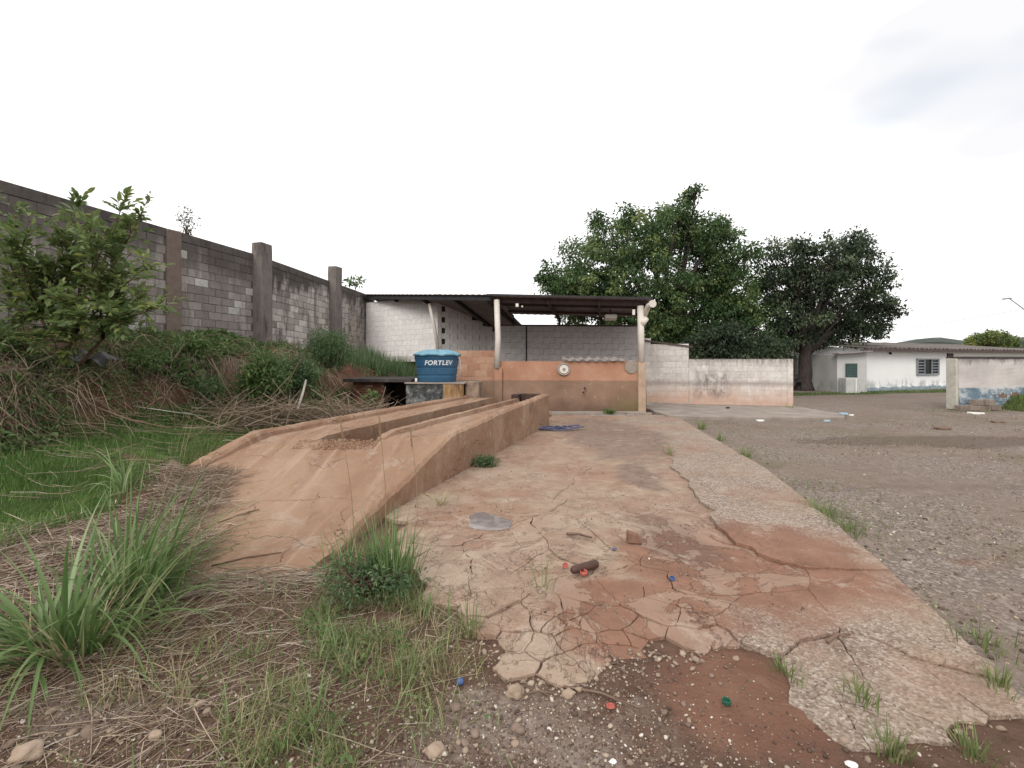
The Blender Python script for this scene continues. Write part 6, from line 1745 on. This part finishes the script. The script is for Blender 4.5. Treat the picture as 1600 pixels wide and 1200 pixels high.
def build_ground_cover():
    def lawn_d(x, y, rg):
        xf = np.interp(y, YF, XF)
        lim = np.minimum(xmound(y) - 0.45, -3.3 + 0.3 * (y - 5)) + 0.25 * (vnoise(x * 4, y * 4) - .5)
        return (x < lim) * (x > xf - 0.15) * (0.35 + 0.9 * sstep(0.35, 0.6, vnoise(x * 1.3 + 2, y * 1.3)))
    scatter_blades('lawn_grass', 110000, (-7.5, -1.9, 3.4, 11.5), (0.05, 0.13), (0.005, 0.010), 80, 'lawn', dens=lawn_d, var=(0, .95), label='short bright green grass between the bank and the ramp')
    scatter_blades('lawn_tufts', 5000, (-7.3, -2.6, 3.4, 9), (0.12, 0.30), (0.004, 0.008), 81, 'lawn', dens=lambda x, y, rg: lawn_d(x, y, rg) * (vnoise(x * 2.2, y * 2.2) > .58), lean=(0, .8), bend=(.2, 1.5), seg=4, label='longer green grass standing in the lawn')
    # weeds of the foreground
    def fg(x, y, rg):
        # along the slab's broken left edge and down to the camera
        edge = np.interp(y, [1.5, 2.2, 2.6, 3.04, 3.6, 5], [0.15, -0.1, -0.2, -0.5, -0.7, -1.2])
        ok = (x < edge - 0.02) & (x > -2.6) & ~((x > xmound(y)) & (x < xr(y) + .02) & (y > 3.18))
        tuft = sstep(0.45, 0.85, vnoise(x * 6.2 + 3, y * 6.2)) * sstep(0.22, 0.62, vnoise(x * 1.3 + 8, y * 1.3 + 2)) * 1.25
        patch = np.exp(-(((x + .95) / .55) ** 2 + ((y - 2.75) / .45) ** 2)) + 0.7 * np.exp(-(((x + .75) / .6) ** 2 + ((y - 2.0) / .35) ** 2)) + 0.15
        return ok * np.clip(tuft * 1.2 * patch + 0.09 * patch, 0, 1)
    scatter_blades('foreground_weeds', 56000, (-2.7, 0.2, 1.45, 4.2), (0.04, 0.19), (0.0022, 0.0055), 82, 'grass_fine', dens=fg, lean=(0, 1.1), bend=(0, 1.6), seg=4, var=(0, 1.25), label='thin weedy grass tufts on the stony soil in the foreground')
    def fg2(x, y, rg):
        return fg(x, y, rg) * (vnoise(x * 5 + 1, y * 5) > .5) * .5
    scatter_blades('foreground_blades', 6000, (-2.6, 0.1, 1.5, 3.6), (0.14, 0.34), (0.005, 0.010), 83, 'grass', dens=fg2, lean=(0, .8), bend=(.1, 1.5), seg=5, var=(0.1, 1.0), label='longer grass blades among the foreground weeds')
    rg = np.random.default_rng(98); n = 9000; x = rg.uniform(-2.6, .1, n); y = rg.uniform(1.5, 4.0, n); k = rg.random(n) < fg(x, y, rg) * .8 * (vnoise(x * 3 + 9, y * 3) > .48); x, y = x[k], y[k]; n = len(x)
    C = np.stack([x, y, H(x, y) + rg.uniform(.004, .07, n)], 1); L = rg.uniform(.012, .04, n)
    o = make('seedlings', leaf_arrays(rg, C, unit(rg.normal(0, 1, (n, 3)) + np.array([0, 0, .25])), L, L * .55), M['leaf_bank'], rg.random(n), smooth=False); tag(o, 'small broad leaved seedlings among the foreground grass', kind='stuff')
    # far grass by the white house
    def far(x, y, rg):
        return (np.abs(y - 22.2 - (x - 15) * .33) < 1.0) * (x > 11) * .9 + (np.hypot((x - 14.5) / 2.4, (y - 14.25) / .55) < 1) * .5 + (np.hypot((x - 17) / 2.2, (y - 14.5) / .5) < 1) * .9
    scatter_blades('yard_grass', 16000, (10, 28, 13.5, 27), (0.05, 0.13), (0.015, 0.03), 84, 'grass_fine', dens=far, seg=2, var=(0, .8), label='low grass strip along the foot of the white house')
    # sparse grass on the gravel
    def gr(x, y, rg):
        e = np.interp(y, [1.8, 2.64, 3.76, 6.34, 11.7], [2.25, 2.43, 2.75, 3.43, 4.26])
        return (x > e) * (np.exp(-np.abs(x - e - .25) / .40) * .95 * sstep(.45, .62, vnoise(x * 1.9, y * 1.9)) + .16 * sstep(.52, .72, vnoise(x * .9, y * .9)))
    scatter_blades('gravel_grass', 40000, (2.2, 12, 1.9, 12), (0.03, 0.09), (0.004, 0.008), 85, 'grass_fine', dens=gr, seg=2, label='sparse thin grass sprouting from the gravel yard')
    # bank: creeping green, dead stems
    rg = np.random.default_rng(86)
    n = 34000; y = rg.uniform(3.0, 14.5, n); xf = np.interp(y, YF, XF); xw = xwall(y); t = rg.random(n)
    x = xf + 0.25 + (xw - xf - .1) * t
    g = sstep(.38, .55, vnoise(x * 1.5 + 11, y * 1.5)) * (0.85 + 0.9 * sstep(8.5, 9.8, y)) + 0.6 * sstep(6.8, 6.0, y) * (t < 0.5) * sstep(.4, .5, vnoise(x * 1.5, y * 1.5))
    k = rg.random(n) < g; x, y = x[k], y[k]; n = len(x)
    C = np.stack([x, y, H(x, y) + rg.uniform(0.0, 0.16, n)], 1); D = unit(rg.normal(0, 1, (n, 3)) + np.array([0.5, -0.6, .1]))
    L = rg.uniform(.03, .12, n) * (.6 + .8 * vnoise(x * 1.1 + 2, y * 1.1))
    o = make('creeping_plants', leaf_arrays(rg, C, D, L, L * .55), M['leaf_bank'], np.clip(rg.random(n) * .6 + .3 * vnoise(x * 2, y * 2), 0, 1), smooth=False); tag(o, 'green creepers and seedlings spread over the earth bank', kind='stuff')
    def bw(x, y, rg):
        xf = np.interp(y, YF, XF); xe = np.interp(y, YE, XE)
        return (x < xf + .2) * (x > xe - .6) * (sstep(.40, .58, vnoise(x * 1.5 + 21, y * 1.5)) * (.35 + .9 * sstep(8.2, 6.6, y)))
    scatter_blades('bank_weeds', 42000, (-8.6, -4.2, 3.2, 12.5), (0.08, 0.30), (0.005, 0.011), 89, 'lawn', dens=bw, lean=(0.1, .9), bend=(.2, 1.5), seg=4, var=(0, .95), label='rough green weeds climbing the face of the earth bank')
    # tall thin grass on the bank behind the brick store
    def bk(x, y, rg):
        return (x > -5.0) * (x < -2.6) * (y > 14.0) * 0.9
    scatter_blades('bank_grass', 5200, (-5.6, -2.5, 13.8, 16.0), (0.25, 0.62), (0.010, 0.018), 87, 'leaf_feather', dens=bk, lean=(0, .3), bend=(0, .8), seg=4, label='tall soft grass behind the brick store roof')
    def bk2(x, y, rg):
        xf = np.interp(y, YF, XF); return (x < xf - .8) * (x > xwall(y) + .1) * sstep(.5, .6, vnoise(x * 1.6 + 3, y * 1.6)) * .5
    scatter_blades('bank_top_grass', 16000, (-9, -4.5, 5, 13.5), (0.10, 0.32), (0.006, 0.011), 88, 'grass_fine', dens=bk2, lean=(0, .7), bend=(.2, 1.3), seg=4, var=(.3, 1.15), label='dry and green grass on top of the bank along the wall')
build_ground_cover()

# ------------------------------------------------------------------ straw, dead stems and vines
def straw_mat(name, n, pts_fn, seed, L, rad, mat, label, lift=(0.005, 0.06), curve=0.14, up=0.10, azm=None):
    rg = np.random.default_rng(seed)
    x, y = pts_fn(rg, n); n = len(x)
    az = rg.uniform(0, 2 * np.pi, n) if azm is None else rg.normal(azm[0], azm[1], n)
    Ln = rg.uniform(*L, n); m = 6
    t = np.linspace(-.5, .5, m)
    cv = rg.normal(0, curve, n)
    hx, hy = np.cos(az), np.sin(az)
    X = x[:, None] + hx[:, None] * t * Ln[:, None] - hy[:, None] * (t ** 2 - .08) * (cv * Ln)[:, None]
    Yv = y[:, None] + hy[:, None] * t * Ln[:, None] + hx[:, None] * (t ** 2 - .08) * (cv * Ln)[:, None]
    z0 = H(X.ravel(), Yv.ravel()).reshape(n, m)
    # keep to the ramp surface where the straw spills over it
    dk = np.where((X > xl(Yv)) & (X < xr(Yv)) & (Yv > 3.2) & (Yv < 12), zdeck(Yv), -1)
    z0 = np.maximum(z0, dk)
    zz = 0.35 * z0 + 0.65 * z0.max(1, keepdims=True)
    kink = rg.integers(2, 4, n)[:, None]; kk = np.arange(m)[None] ; bent = (rg.random(n) < .35)[:, None] * np.maximum(kk - kink, 0) * (Ln / 6)[:, None] * rg.normal(0, .7, n)[:, None]
    X = X - hy[:, None] * bent; Yv = Yv + hx[:, None] * bent
    Z = np.maximum(z0, zz - 0.03) + rg.uniform(*lift, n)[:, None] + (rg.normal(0, up, n) * Ln)[:, None] * t[None]
    Z = np.maximum(Z, z0 + 0.003)
    P3 = np.stack([X, Yv, Z], 2)
    o = make(name, strand_arrays(P3, rg.uniform(rad[0], rad[1], n)), M[mat], np.clip(rg.random(n), 0, 1)); tag(o, label, kind='stuff'); return o

def build_straw():
    def heap(rg, n):
        k = rg.random(n) < .55
        y = np.where(k, rg.uniform(2.75, 5.2, n), 3.45 + rg.normal(0, .28, n)); x = np.where(k, xmound(y) - np.abs(rg.normal(0, .26, n)) + rg.normal(0.10, .14, n), rg.uniform(-4.4, -2.3, n)); return x, y
    straw_mat('straw_heap', 4200, heap, 90, (.05, .42), (.0014, .0036), 'straw', 'heap of dry grey straw spilling over the left edge of the ramp', lift=(.0, .05), azm=(0.5, .75), curve=.12, up=.07)
    rg = np.random.default_rng(97); x, y = heap(rg, 3800); n = len(x)
    dk = np.where((x > xl(y)) & (x < xr(y)) & (y > 3.2), zdeck(y), -1); B = np.stack([x, y, np.maximum(H(x, y), dk) + rg.uniform(.0, .05, n)], 1)
    o = make('dead_leaf_litter', blade_arrays(rg, B, rg.normal(.5, 1.0, n), rg.uniform(1.15, 1.6, n), rg.normal(0.1, .35, n), rg.uniform(.05, .26, n), rg.uniform(.004, .012, n), seg=3, fold=False, twist=.9), M['straw'], rg.random(n)); tag(o, 'flattened dead grass leaves matted on the straw heap', kind='stuff')
    def front(rg, n):
        x = rg.uniform(-2.7, -.3, n); y = rg.uniform(1.5, 3.35, n); k = rg.random(n) < (0.25 + .75 * sstep(.35, .6, vnoise(x * 1.6 + 6, y * 1.6))) ; return x[k], y[k]
    straw_mat('loose_straw', 2200, front, 91, (.08, .42), (.0012, .0028), 'straw', 'loose dry straw and stems on the foreground soil', lift=(.0, .025), azm=(0.35, 1.1))
    def toe(rg, n):
        x = rg.uniform(-2.3, -1.2, n); y = 3.22 + rg.normal(0, .09, n) + (x + 1.7) * .12; return x, y
    straw_mat('toe_straw', 260, toe, 92, (.1, .5), (.0012, .003), 'straw', 'dry stems lying across the foot of the ramp', lift=(.0, .03), azm=(0.2, .35))
    def lawnd(rg, n):
        c = np.array([[-4.9, 6.1], [-4.6, 5.0], [-5.3, 7.6], [-3.9, 7.2]])[rg.integers(0, 4, n)]; return c[:, 0] + rg.normal(0, .5, n), c[:, 1] + rg.normal(0, .3, n)
    straw_mat('lawn_straw', 150, lawnd, 93, (.2, .7), (.0016, .0036), 'straw', 'dead stems lying on the green grass', lift=(.03, .12), azm=(0.2, .4))
    # dead vines tumbling down the bank
    rg = np.random.default_rng(94)
    n = 2300; m = 9
    y0 = rg.uniform(5.5, 13.2, n); xe = np.interp(y0, YE, XE) + rg.normal(0.05, .3, n); xf = np.interp(y0, YF, XF)
    keep = rg.random(n) < (0.06 + 1.2 * sstep(.46, .62, vnoise(y0 * 1.5, xe * 1.6 + 3)))
    y0, xe, xf = y0[keep], xe[keep], xf[keep]; n = len(y0)
    Ln = rg.uniform(.25, 1.7, n); az = rg.normal(-.45, 1.25, n)
    t = np.linspace(0, 1, m)
    X = xe[:, None] + np.cos(az)[:, None] * t * Ln[:, None] + rg.normal(0, .05, (n, m)).cumsum(1) * .6
    Yv = y0[:, None] + np.sin(az)[:, None] * t * Ln[:, None] + rg.normal(0, .05, (n, m)).cumsum(1) * .6
    z0 = H(X.ravel(), Yv.ravel()).reshape(n, m)
    arch = rg.uniform(0.02, .38, n)[:, None] * np.sin(np.pi * np.clip(t * rg.uniform(.7, 1.2, n)[:, None], 0, 1))
    Z = z0 + .02 + arch
    o = make('dead_vines', strand_arrays(np.stack([X, Yv, Z], 2), rg.uniform(.0022, .006, n)), M['vine'], rg.random(n)); tag(o, 'tangled dead vines and stems covering the earth bank', kind='stuff')
    # roots hanging from the undercut lip
    n = 1500; y0 = rg.uniform(6.3, 11.0, n); x0 = np.interp(y0, YE, XE) + rg.normal(.12, .12, n)
    Ln = rg.uniform(.12, .5, n); t = np.linspace(0, 1, 5)
    X = x0[:, None] + .22 * t[None] * Ln[:, None] + rg.normal(0, .012, (n, 5)).cumsum(1); Yv = y0[:, None] - .35 * t[None] * Ln[:, None] + rg.normal(0, .015, (n, 5)).cumsum(1)
    ztop = H(x0 - .1, y0) + .02
    Z = ztop[:, None] - t[None] * Ln[:, None]; Z = np.maximum(Z, H(X.ravel(), Yv.ravel()).reshape(n, 5) + .01)
    o = make('hanging_roots', strand_arrays(np.stack([X, Yv, Z], 2), rg.uniform(.0015, .004, n)), M['straw'], rg.random(n)); tag(o, 'pale dry roots and grass hanging from the lip of the bank', kind='stuff')
    # pile of cut dry branches at the foot of the bank
    def pile(rg, n):
        c = np.array([[-4.3, 9.2, .7], [-3.7, 9.8, .6], [-4.9, 8.6, .6], [-3.2, 10.4, .5]])[rg.integers(0, 4, n)]; return c[:, 0] + rg.normal(0, 1, n) * c[:, 2] * .55, c[:, 1] + rg.normal(0, .35, n)
    straw_mat('branch_pile', 900, pile, 95, (.3, 1.3), (.003, .009), 'vine', 'pile of cut dry branches at the foot of the bank', lift=(.0, .42), curve=.3, up=.45)
    # single dead branches
    for i, (p, lab) in enumerate((([(58, 632, 7.3), (120, 629, 7.5), (190, 632, 7.9), (260, 642, 8.2), (330, 652, 8.6)], 'long pale dead branch lying level along the foot of the bank'),
                                  ([(140, 632, 7.4), (200, 655, 7.2), (260, 668, 7.3), (320, 664, 7.6)], 'curved dead branch drooping onto the grass'),
                                  ([(330, 560, 9.0), (350, 600, 8.8), (380, 650, 8.6)], 'bare dead stem slanting down from the leafy bush'),
                                  ([(225, 640, 7.6), (250, 622, 7.7), (270, 616, 7.8)], 'short forked dead twig raised above the long branch'))):
        b = MB(); pts = [P(*q) for q in p]; b.tube(pts, [.014 * (1 - .6 * k / (len(pts) - 1)) for k in range(len(pts))], 6)
        rr = random.Random(i)
        for k in range(7):
            t = rr.uniform(.15, .95) * (len(pts) - 1); j = int(t); q = pts[j].lerp(pts[min(j + 1, len(pts) - 1)], t - j)
            e = q + Vector((rr.uniform(-.1, .35), rr.uniform(-.15, .15), rr.uniform(-.12, .25))); b.tube([q, q.lerp(e, .5) + Vector((0, 0, .02)), e], [.006, .004, .002], 4)
        o = b.build('dead_branch', M['white_stick' if i == 0 else 'stick'], loc=pts[0], smooth=True); tag(o, lab, 'branch', 'dead branches below the bank')
build_straw()

# ------------------------------------------------------------------ stones and litter
def ico(sub=1):
    bm = bmesh.new(); bmesh.ops.create_icosphere(bm, subdivisions=sub, radius=1.0)
    V = np.array([v.co[:] for v in bm.verts]); Fc = np.array([[v.index for v in f.verts] for f in bm.faces]); bm.free(); return V, Fc
ICO1, ICO2 = ico(1), ico(2)

def pebbles(name, x, y, r, seed, label, z=None, var=None, base=ICO1, sink=0.25, angular=.12, smooth=True):
    rg = np.random.default_rng(seed); n = len(x); Vb, Fb = base; nv = len(Vb)
    sc = np.stack([rg.uniform(.8, 1.35, n), rg.uniform(.65, 1.1, n), rg.uniform(.35, .75, n)], 1) * r[:, None]
    a = rg.uniform(0, 2 * np.pi, n); ca, sa = np.cos(a), np.sin(a); tl = rg.normal(0, .25, n)
    rough = 1 + rg.normal(0, angular, (n, nv))
    Q = Vb[None] * rough[..., None] * sc[:, None, :]
    Q[..., 2] += Q[..., 0] * tl[:, None]
    X = Q[..., 0] * ca[:, None] - Q[..., 1] * sa[:, None]; Yv = Q[..., 0] * sa[:, None] + Q[..., 1] * ca[:, None]
    zz = (H(x, y) if z is None else z) + sc[:, 2] * (1 - 2 * sink)
    V = np.stack([X + x[:, None], Yv + y[:, None], Q[..., 2] + zz[:, None]], 2).reshape(-1, 3)
    Fc = (np.arange(n)[:, None, None] * nv + Fb[None]).reshape(-1, 3)
    v = rg.random(n) if var is None else var
    me = npmesh(name, V, Fc, M['pebble'], smooth=smooth, var=np.repeat(v, nv)); o = place(name, me); tag(o, label, kind='stuff'); return o

def build_stones():
    rg = np.random.default_rng(101)
    # foreground soil
    N = 95000; y = 1.45 + 2.3 * rg.random(N) ** 1.5; x = rg.uniform(-3.2, 2.0, N)
    on = in_poly(x, y, SLAB_OUT); mudp = np.exp(-(((x - 1.0) / .4) ** 2 + ((y - 2.1) / .42) ** 2))
    d = .7 * (0.22 + 0.55 * sstep(.42, .62, vnoise(x * 2.1 + 5, y * 2.1)) + 1.6 * np.exp(-(((x - .05) / .6) ** 2 + ((y - 1.85) / .33) ** 2)) + .5 * np.exp(-(((x + 1.75) / .6) ** 2 + ((y - 2.1) / .4) ** 2))) * (1 - .88 * mudp)
    ok = (rg.random(N) < d) & ~on & ~((x > xl(y)) & (x < xr(y) + .02) & (y > 3.2)) & (y > 1.45)
    x, y = x[ok], y[ok]; r = np.clip(rg.lognormal(-5.75, .52, len(x)), .0015, .016)
    vv = np.where(rg.random(len(x)) < .10, rg.uniform(.93, 1, len(x)), rg.random(len(x)) * .9)
    pebbles('foreground_gravel', x, y, r, 102, 'mixed small pebbles scattered over the foreground soil', var=vv, angular=.16)
    # grit and stones in front of the camera at the left: bigger rounded stones
    n = 80; c = rg.integers(0, 3, n); cx = np.array([-2.05, -1.5, -.1])[c]; cy = np.array([1.72, 2.1, 1.8])[c]
    x, y = cx + rg.normal(0, .22, n), cy + rg.normal(0, .14, n); ok = ~in_poly(x, y, SLAB_OUT)
    pebbles('rounded_stones', x[ok], y[ok], rg.uniform(.010, .026, ok.sum()), 103, 'larger rounded stones lying on the foreground soil', base=ICO2, var=.3 + .55 * rg.random(ok.sum()), angular=.05, sink=.38)
    # yard gravel
    N = 90000; y = 1.75 + 12.5 * rg.random(N) ** 2.0; x = rg.uniform(2.0, 15.0, N)
    e = np.interp(y, [1.8, 2.64, 3.76, 6.34, 11.7, 15], [2.22, 2.45, 2.78, 3.45, 4.3, 4.5])
    ok = (x > e) & (x < y * 1.25 + .6) & (rg.random(N) < .12 + .6 * sstep(.4, .7, vnoise(x * .9, y * .9))) & ~((y > 11.9) & (x < 10))
    x, y = x[ok], y[ok]; r = np.clip(rg.lognormal(-5.25, .5, len(x)), .003, .020)
    pebbles('yard_gravel', x, y, r, 104, 'loose grey and white gravel of the open yard', sink=.3)
    # grit on the slab
    N = 2600; y = 2.2 + 6 * rg.random(N) ** 1.8; x = rg.uniform(-.8, 3.2, N); ok = in_poly(x, y, SLAB_OUT) & (rg.random(N) < .15 + .85 * sstep(.5, .66, vnoise(x * 2.4 + 7, y * 2.4)))
    x, y = x[ok], y[ok]; pebbles('slab_grit', x, y, np.clip(rg.lognormal(-5.8, .5, len(x)), .0015, .010), 105, 'fine grit and chips lying on the concrete slab', z=np.full(len(x), .046), sink=.1)
    # crumbled concrete at the broken ends of the slab
    n = 520; t = rg.random(n); k = rg.random(n) < .55
    x = np.where(k, 1.25 + 1.0 * t, -.25 + 1.2 * t); y = np.where(k, 1.93 + .17 * t + rg.normal(0, .07, n), np.interp(x, [-.3, 0, .3, .6, .95], [2.7, 2.26, 2.17, 2.37, 2.38]) + rg.normal(0, .07, n))
    pebbles('concrete_crumbs', x, y, np.clip(rg.lognormal(-4.75, .45, n), .004, .024), 106, 'crumbled lumps of concrete along the broken slab end', var=.62 + .30 * rg.random(n), angular=.2, smooth=False)

    def stone(px, py, size, lab, mat='stone', name='stone', z=None, tall=.65, cat='stone', seed=0, group='loose stones on the ground'):
        g = G(px, py, 0.03); g.z = float(H(g.x, g.y)) if not in_poly(g.x, g.y, SLAB_OUT) else .046
        if z is not None: g.z = z
        bm = bmesh.new(); bmesh.ops.create_icosphere(bm, subdivisions=3, radius=1)
        for v in bm.verts:
            q = v.co.copy(); v.co = Vector((q.x * size, q.y * size * .85, q.z * size * tall)) * (1 + .38 * mnoise.noise(q * 1.3 + Vector((seed * 5.1, 0, 0))) + .16 * mnoise.noise(q * 3.1 + Vector((0, seed * 3.7, 0))) + .05 * mnoise.noise(q * 9))
            v.co.z += size * tall * .42
        me = bpy.data.meshes.new(name); bm.to_mesh(me); bm.free(); me.polygons.foreach_set('use_smooth', [True] * len(me.polygons)); me.materials.append(M[mat])
        o = bpy.data.objects.new(name, me); COL.objects.link(o); o.location = g; OFF[o.name] = g; tag(o, lab, cat, group)
    stone(805, 1076, .040, 'large pale cream stone at the broken front edge of the slab', seed=1)
    stone(888, 1078, .028, 'grey beige stone right of the large cream stone', seed=2)
    stone(1110, 994, .017, 'small round tan stone in the crack at the slab seam', seed=3)
    stone(40, 1172, .055, 'broad orange tan stone at the bottom left corner', seed=4, tall=.5)
    stone(243, 1140, .024, 'grey round stone among the foreground grass', seed=5)
    stone(1330, 1186, .020, 'white chip of rubble at the bottom right', mat='white_scrap', seed=6, tall=.3)
    stone(958, 1180, .014, 'white angular chip at the bottom middle', mat='white_scrap', seed=7, tall=.3)
    stone(682, 1165, .040, 'brownish flat stone at the bottom beside the weeds', seed=8, tall=.5)
    stone(1150, 1035, .016, 'tiny pale stone on the red mud near the slab corner', seed=9)
    stone(1362, 976, .018, 'white chip lying on the gravel near a mud streak', mat='white_scrap', seed=10, tall=.4) if False else None
    stone(960, 862, .018, 'dark blue grey stone on the slab behind the rusty can', mat='hose', seed=11, tall=.6)
    # broken brick standing on the slab
    c = G(990, 848, .046); b = MB()
    b._add([c + Vector(v) for v in ((-.050, -.02, 0), (.060, -.045, 0), (.070, .03, 0), (-.045, .05, 0), (-.052, -.01, .088), (.022, -.03, .072), (.034, .03, .066), (-.045, .045, .094))],
           [(3, 2, 1, 0), (4, 5, 6, 7), (0, 1, 5, 4), (1, 2, 6, 5), (2, 3, 7, 6), (3, 0, 4, 7)])
    o = b.build('brick_fragment', M['brick_chunk'], loc=c, bevel=.006, jitter=.006); tag(o, 'broken brown brick lump standing on the slab', 'brick')
    # rusty tin bottle
    a, d = G(895, 890, .08), G(932, 880, .08)
    u = (d - a).normalized(); root = thing('rusty_can', 'dark rusty can lying on the cracked slab beside two red caps', 'can', (a + d) / 2 + Vector((0, 0, -.03)))
    b = MB(); r = .030; zc = Vector((0, 0, .046 + r - .08)); b.tube([a + zc - u * .015, a + zc, a.lerp(d, .25) + zc, a.lerp(d, .95) + zc, d + zc], [.014, r * .85, r, r, r * .88], 14)
    b.build('body', M['brown_glass'], root, smooth=True, jitter=.003)
    # bottle caps
    def cap(px, py, r, mat, lab, tilt=0.0, h=None, onslab=True):
        g = G(px, py, .05); g.z = .046 if in_poly(g.x, g.y, SLAB_OUT) else float(H(g.x, g.y)) + .004
        root = thing('bottle_cap', lab, 'bottle cap', g, 'plastic caps dropped on the ground')
        h = h or r * .8; T = Matrix.Translation(g + Vector((0, 0, r * abs(math.sin(tilt)) * .9))) @ Matrix.Rotation(tilt, 4, 'X') @ Matrix.Rotation(.4, 4, 'Z')
        n = 30; prof = [(r * .72, h * .2), (r * .80, h), (r, h), (r * 1.02, h * .1), (r * .9, 0), (0, 0)]
        b = MB(); b.lathe([(0, h * .2)] + prof, n, T)
        b.build('shell', M[mat], root)
        b = MB()
        for k in range(15):
            t = 2 * math.pi * k / 15; p = T @ Vector((r * 1.01 * math.cos(t), r * 1.01 * math.sin(t), h * .15)); q = T @ Vector((r * 1.01 * math.cos(t), r * 1.01 * math.sin(t), h * .9)); b.bar(p, q, r * .10)
        b.build('ribs', M[mat], root)
    cap(912, 897, .024, 'red_plastic', 'bright red plastic cap in front of the rusty can', .35)
    cap(883, 886, .019, 'red_plastic', 'red plastic cap tipped up at the left end of the rusty can', 1.1)
    cap(954, 1095, .017, 'red_plastic', 'red cap with white rim lying open on the stony soil', -.3)
    cap(1050, 906, .017, 'blue_plastic', 'dark blue cap on the slab right of the rusty can', .7)
    cap(1135, 1090, .018, 'green_plastic', 'dark green cap on the red mud', .1)
    g = G(719, 1066, .02); b = MB(); b.lathe([(0, 0), (.010, .002), (.0165, .010), (.0175, .017), (.014, .026), (.006, .0315), (0, .032)], 18, Matrix.Translation(Vector((g.x, g.y, float(H(g.x, g.y))))))
    o = b.build('ball', M['blue_plastic'], loc=(g.x, g.y, float(H(g.x, g.y))), smooth=True); tag(o, 'small blue ball on the foreground soil', 'ball')
    # sticks
    for px0, py0, px1, py1, r, lab in ((1293, 1006, 1328, 994, .010, 'short dark stick lying on the pale slab'), (880, 1060, 1000, 1096, .006, 'long forked twig on the soil at the broken slab end'),
                                       (815, 1072, 868, 1070, .004, 'thin straight twig beside the large cream stone'), (885, 836, 925, 842, .012, 'dark splinter of wood behind the brown can'),
                                       (340, 812, 405, 798, .006, 'thin dark twig lying on the ramp slope'), (330, 880, 440, 862, .006, 'long thin twig at the foot of the ramp')):
        def sz(p):
            y = p.y
            if in_poly(p.x, p.y, SLAB_OUT): return .05
            h = float(H(p.x, p.y))
            return max(h, float(zdeck(y))) if (xmound(y) - .3 < p.x < xr(y) and y > 3.2) else h
        a, d = G(px0, py0, .05), G(px1, py1, .05)
        if py0 < 1000 and px0 < 500: a, d = G(px0, py0, .12 if py0 < 850 else .04), G(px1, py1, .12 if py0 < 850 else .04)
        a.z, d.z = sz(a) + r, sz(d) + r
        m = a.lerp(d, .5) + Vector((0, .015, .008)); m.z = max(m.z, sz(m) + r)
        b = MB(); b.tube([a, m, d], [r, r * .9, r * .6], 6); b.tube([m, m.lerp(d, .6) + Vector((.03, -.05, .01))], [r * .6, r * .3], 5)
        o = b.build('twig', M['stick'], loc=a, smooth=True); tag(o, lab, 'twig', 'sticks on the ground')
    # hose heap by the ramp wall
    c = G(868, 671, .05); rg2 = random.Random(3); b = MB()
    for k in range(7):
        cx, cy = c.x + rg2.uniform(-.30, .34), c.y + rg2.uniform(-.12, .12); pts = []
        for i in range(17):
            t = i / 16 * math.pi * 2 * 1.1; pts.append(Vector((cx + math.cos(t + k) * (.24 + .05 * math.sin(3 * t + k)), cy + math.sin(t + k) * .13, .062 + .012 * k * (.6 + .4 * math.sin(2 * t)))))
        b.tube(pts, .014, 6)
    o = b.build('hose', M['hose'], loc=c, smooth=True); tag(o, 'heap of faded blue hose on the slab beside the ramp wall', 'hose')
    # scraps on the yard
    for i, (px, py, s, mat, lab) in enumerate(((1318, 651, .22, 'paint_blue_scrap', 'pale blue scrap of sheeting on the yard, larger of two'), (1293, 657, .15, 'paint_blue_scrap', 'smaller pale blue scrap left of the larger one'), (1525, 645, .42, 'white_scrap', 'white rubble slab before the blue and white wall'),
                                               (1137, 641, .13, 'dark_steel', 'black scrap on the concrete walk below the white wall'), (1189, 657, .2, 'white_scrap', 'white flake at the edge of the concrete walk'), (1560, 659, .3, 'stick', 'dark flat board lying on the far gravel'), (1472, 669, .32, 'stick', 'short dark plank on the gravel in mid yard'),
                                               (1330, 648, .14, 'white_scrap', 'white paper scrap beside the blue sheeting'))):
        g = G(px, py, .03); z = .09 if (g.y > 12.1 and g.x < 9) else float(H(g.x, g.y)) + .005
        b = MB(); rr = random.Random(i); n = 7
        q = [(g.x + math.cos(k / n * 6.283) * s * rr.uniform(.35, .6), g.y + math.sin(k / n * 6.283) * s * rr.uniform(.3, .6)) for k in range(n)]
        b.prism(q, z, z + .035); o = b.build('scrap', M[mat], loc=(g.x, g.y, z), bevel=.004, jitter=.012); tag(o, lab, 'scrap', 'scraps lying on the yard')
    # black sheeting caught on the bank
    c = P(140, 553, 7.9); b = MB()
    b.grid(lambda u, v: c + Vector(((u - .5) * .75, (v - .5) * .30, .05 * math.sin(u * 11) + .045 * math.sin(v * 7 + u * 5) - .12 * (1 - v))), 22, 10)
    o = b.build('plastic_sheet', M['tarp'], loc=c, smooth=True); tag(o, 'crumpled black plastic sheet at the lip of the bank below the shrub', 'plastic sheet')
build_stones()
print('objects', len(bpy.data.objects), 'tris', sum(len(m.polygons) for m in bpy.data.meshes))
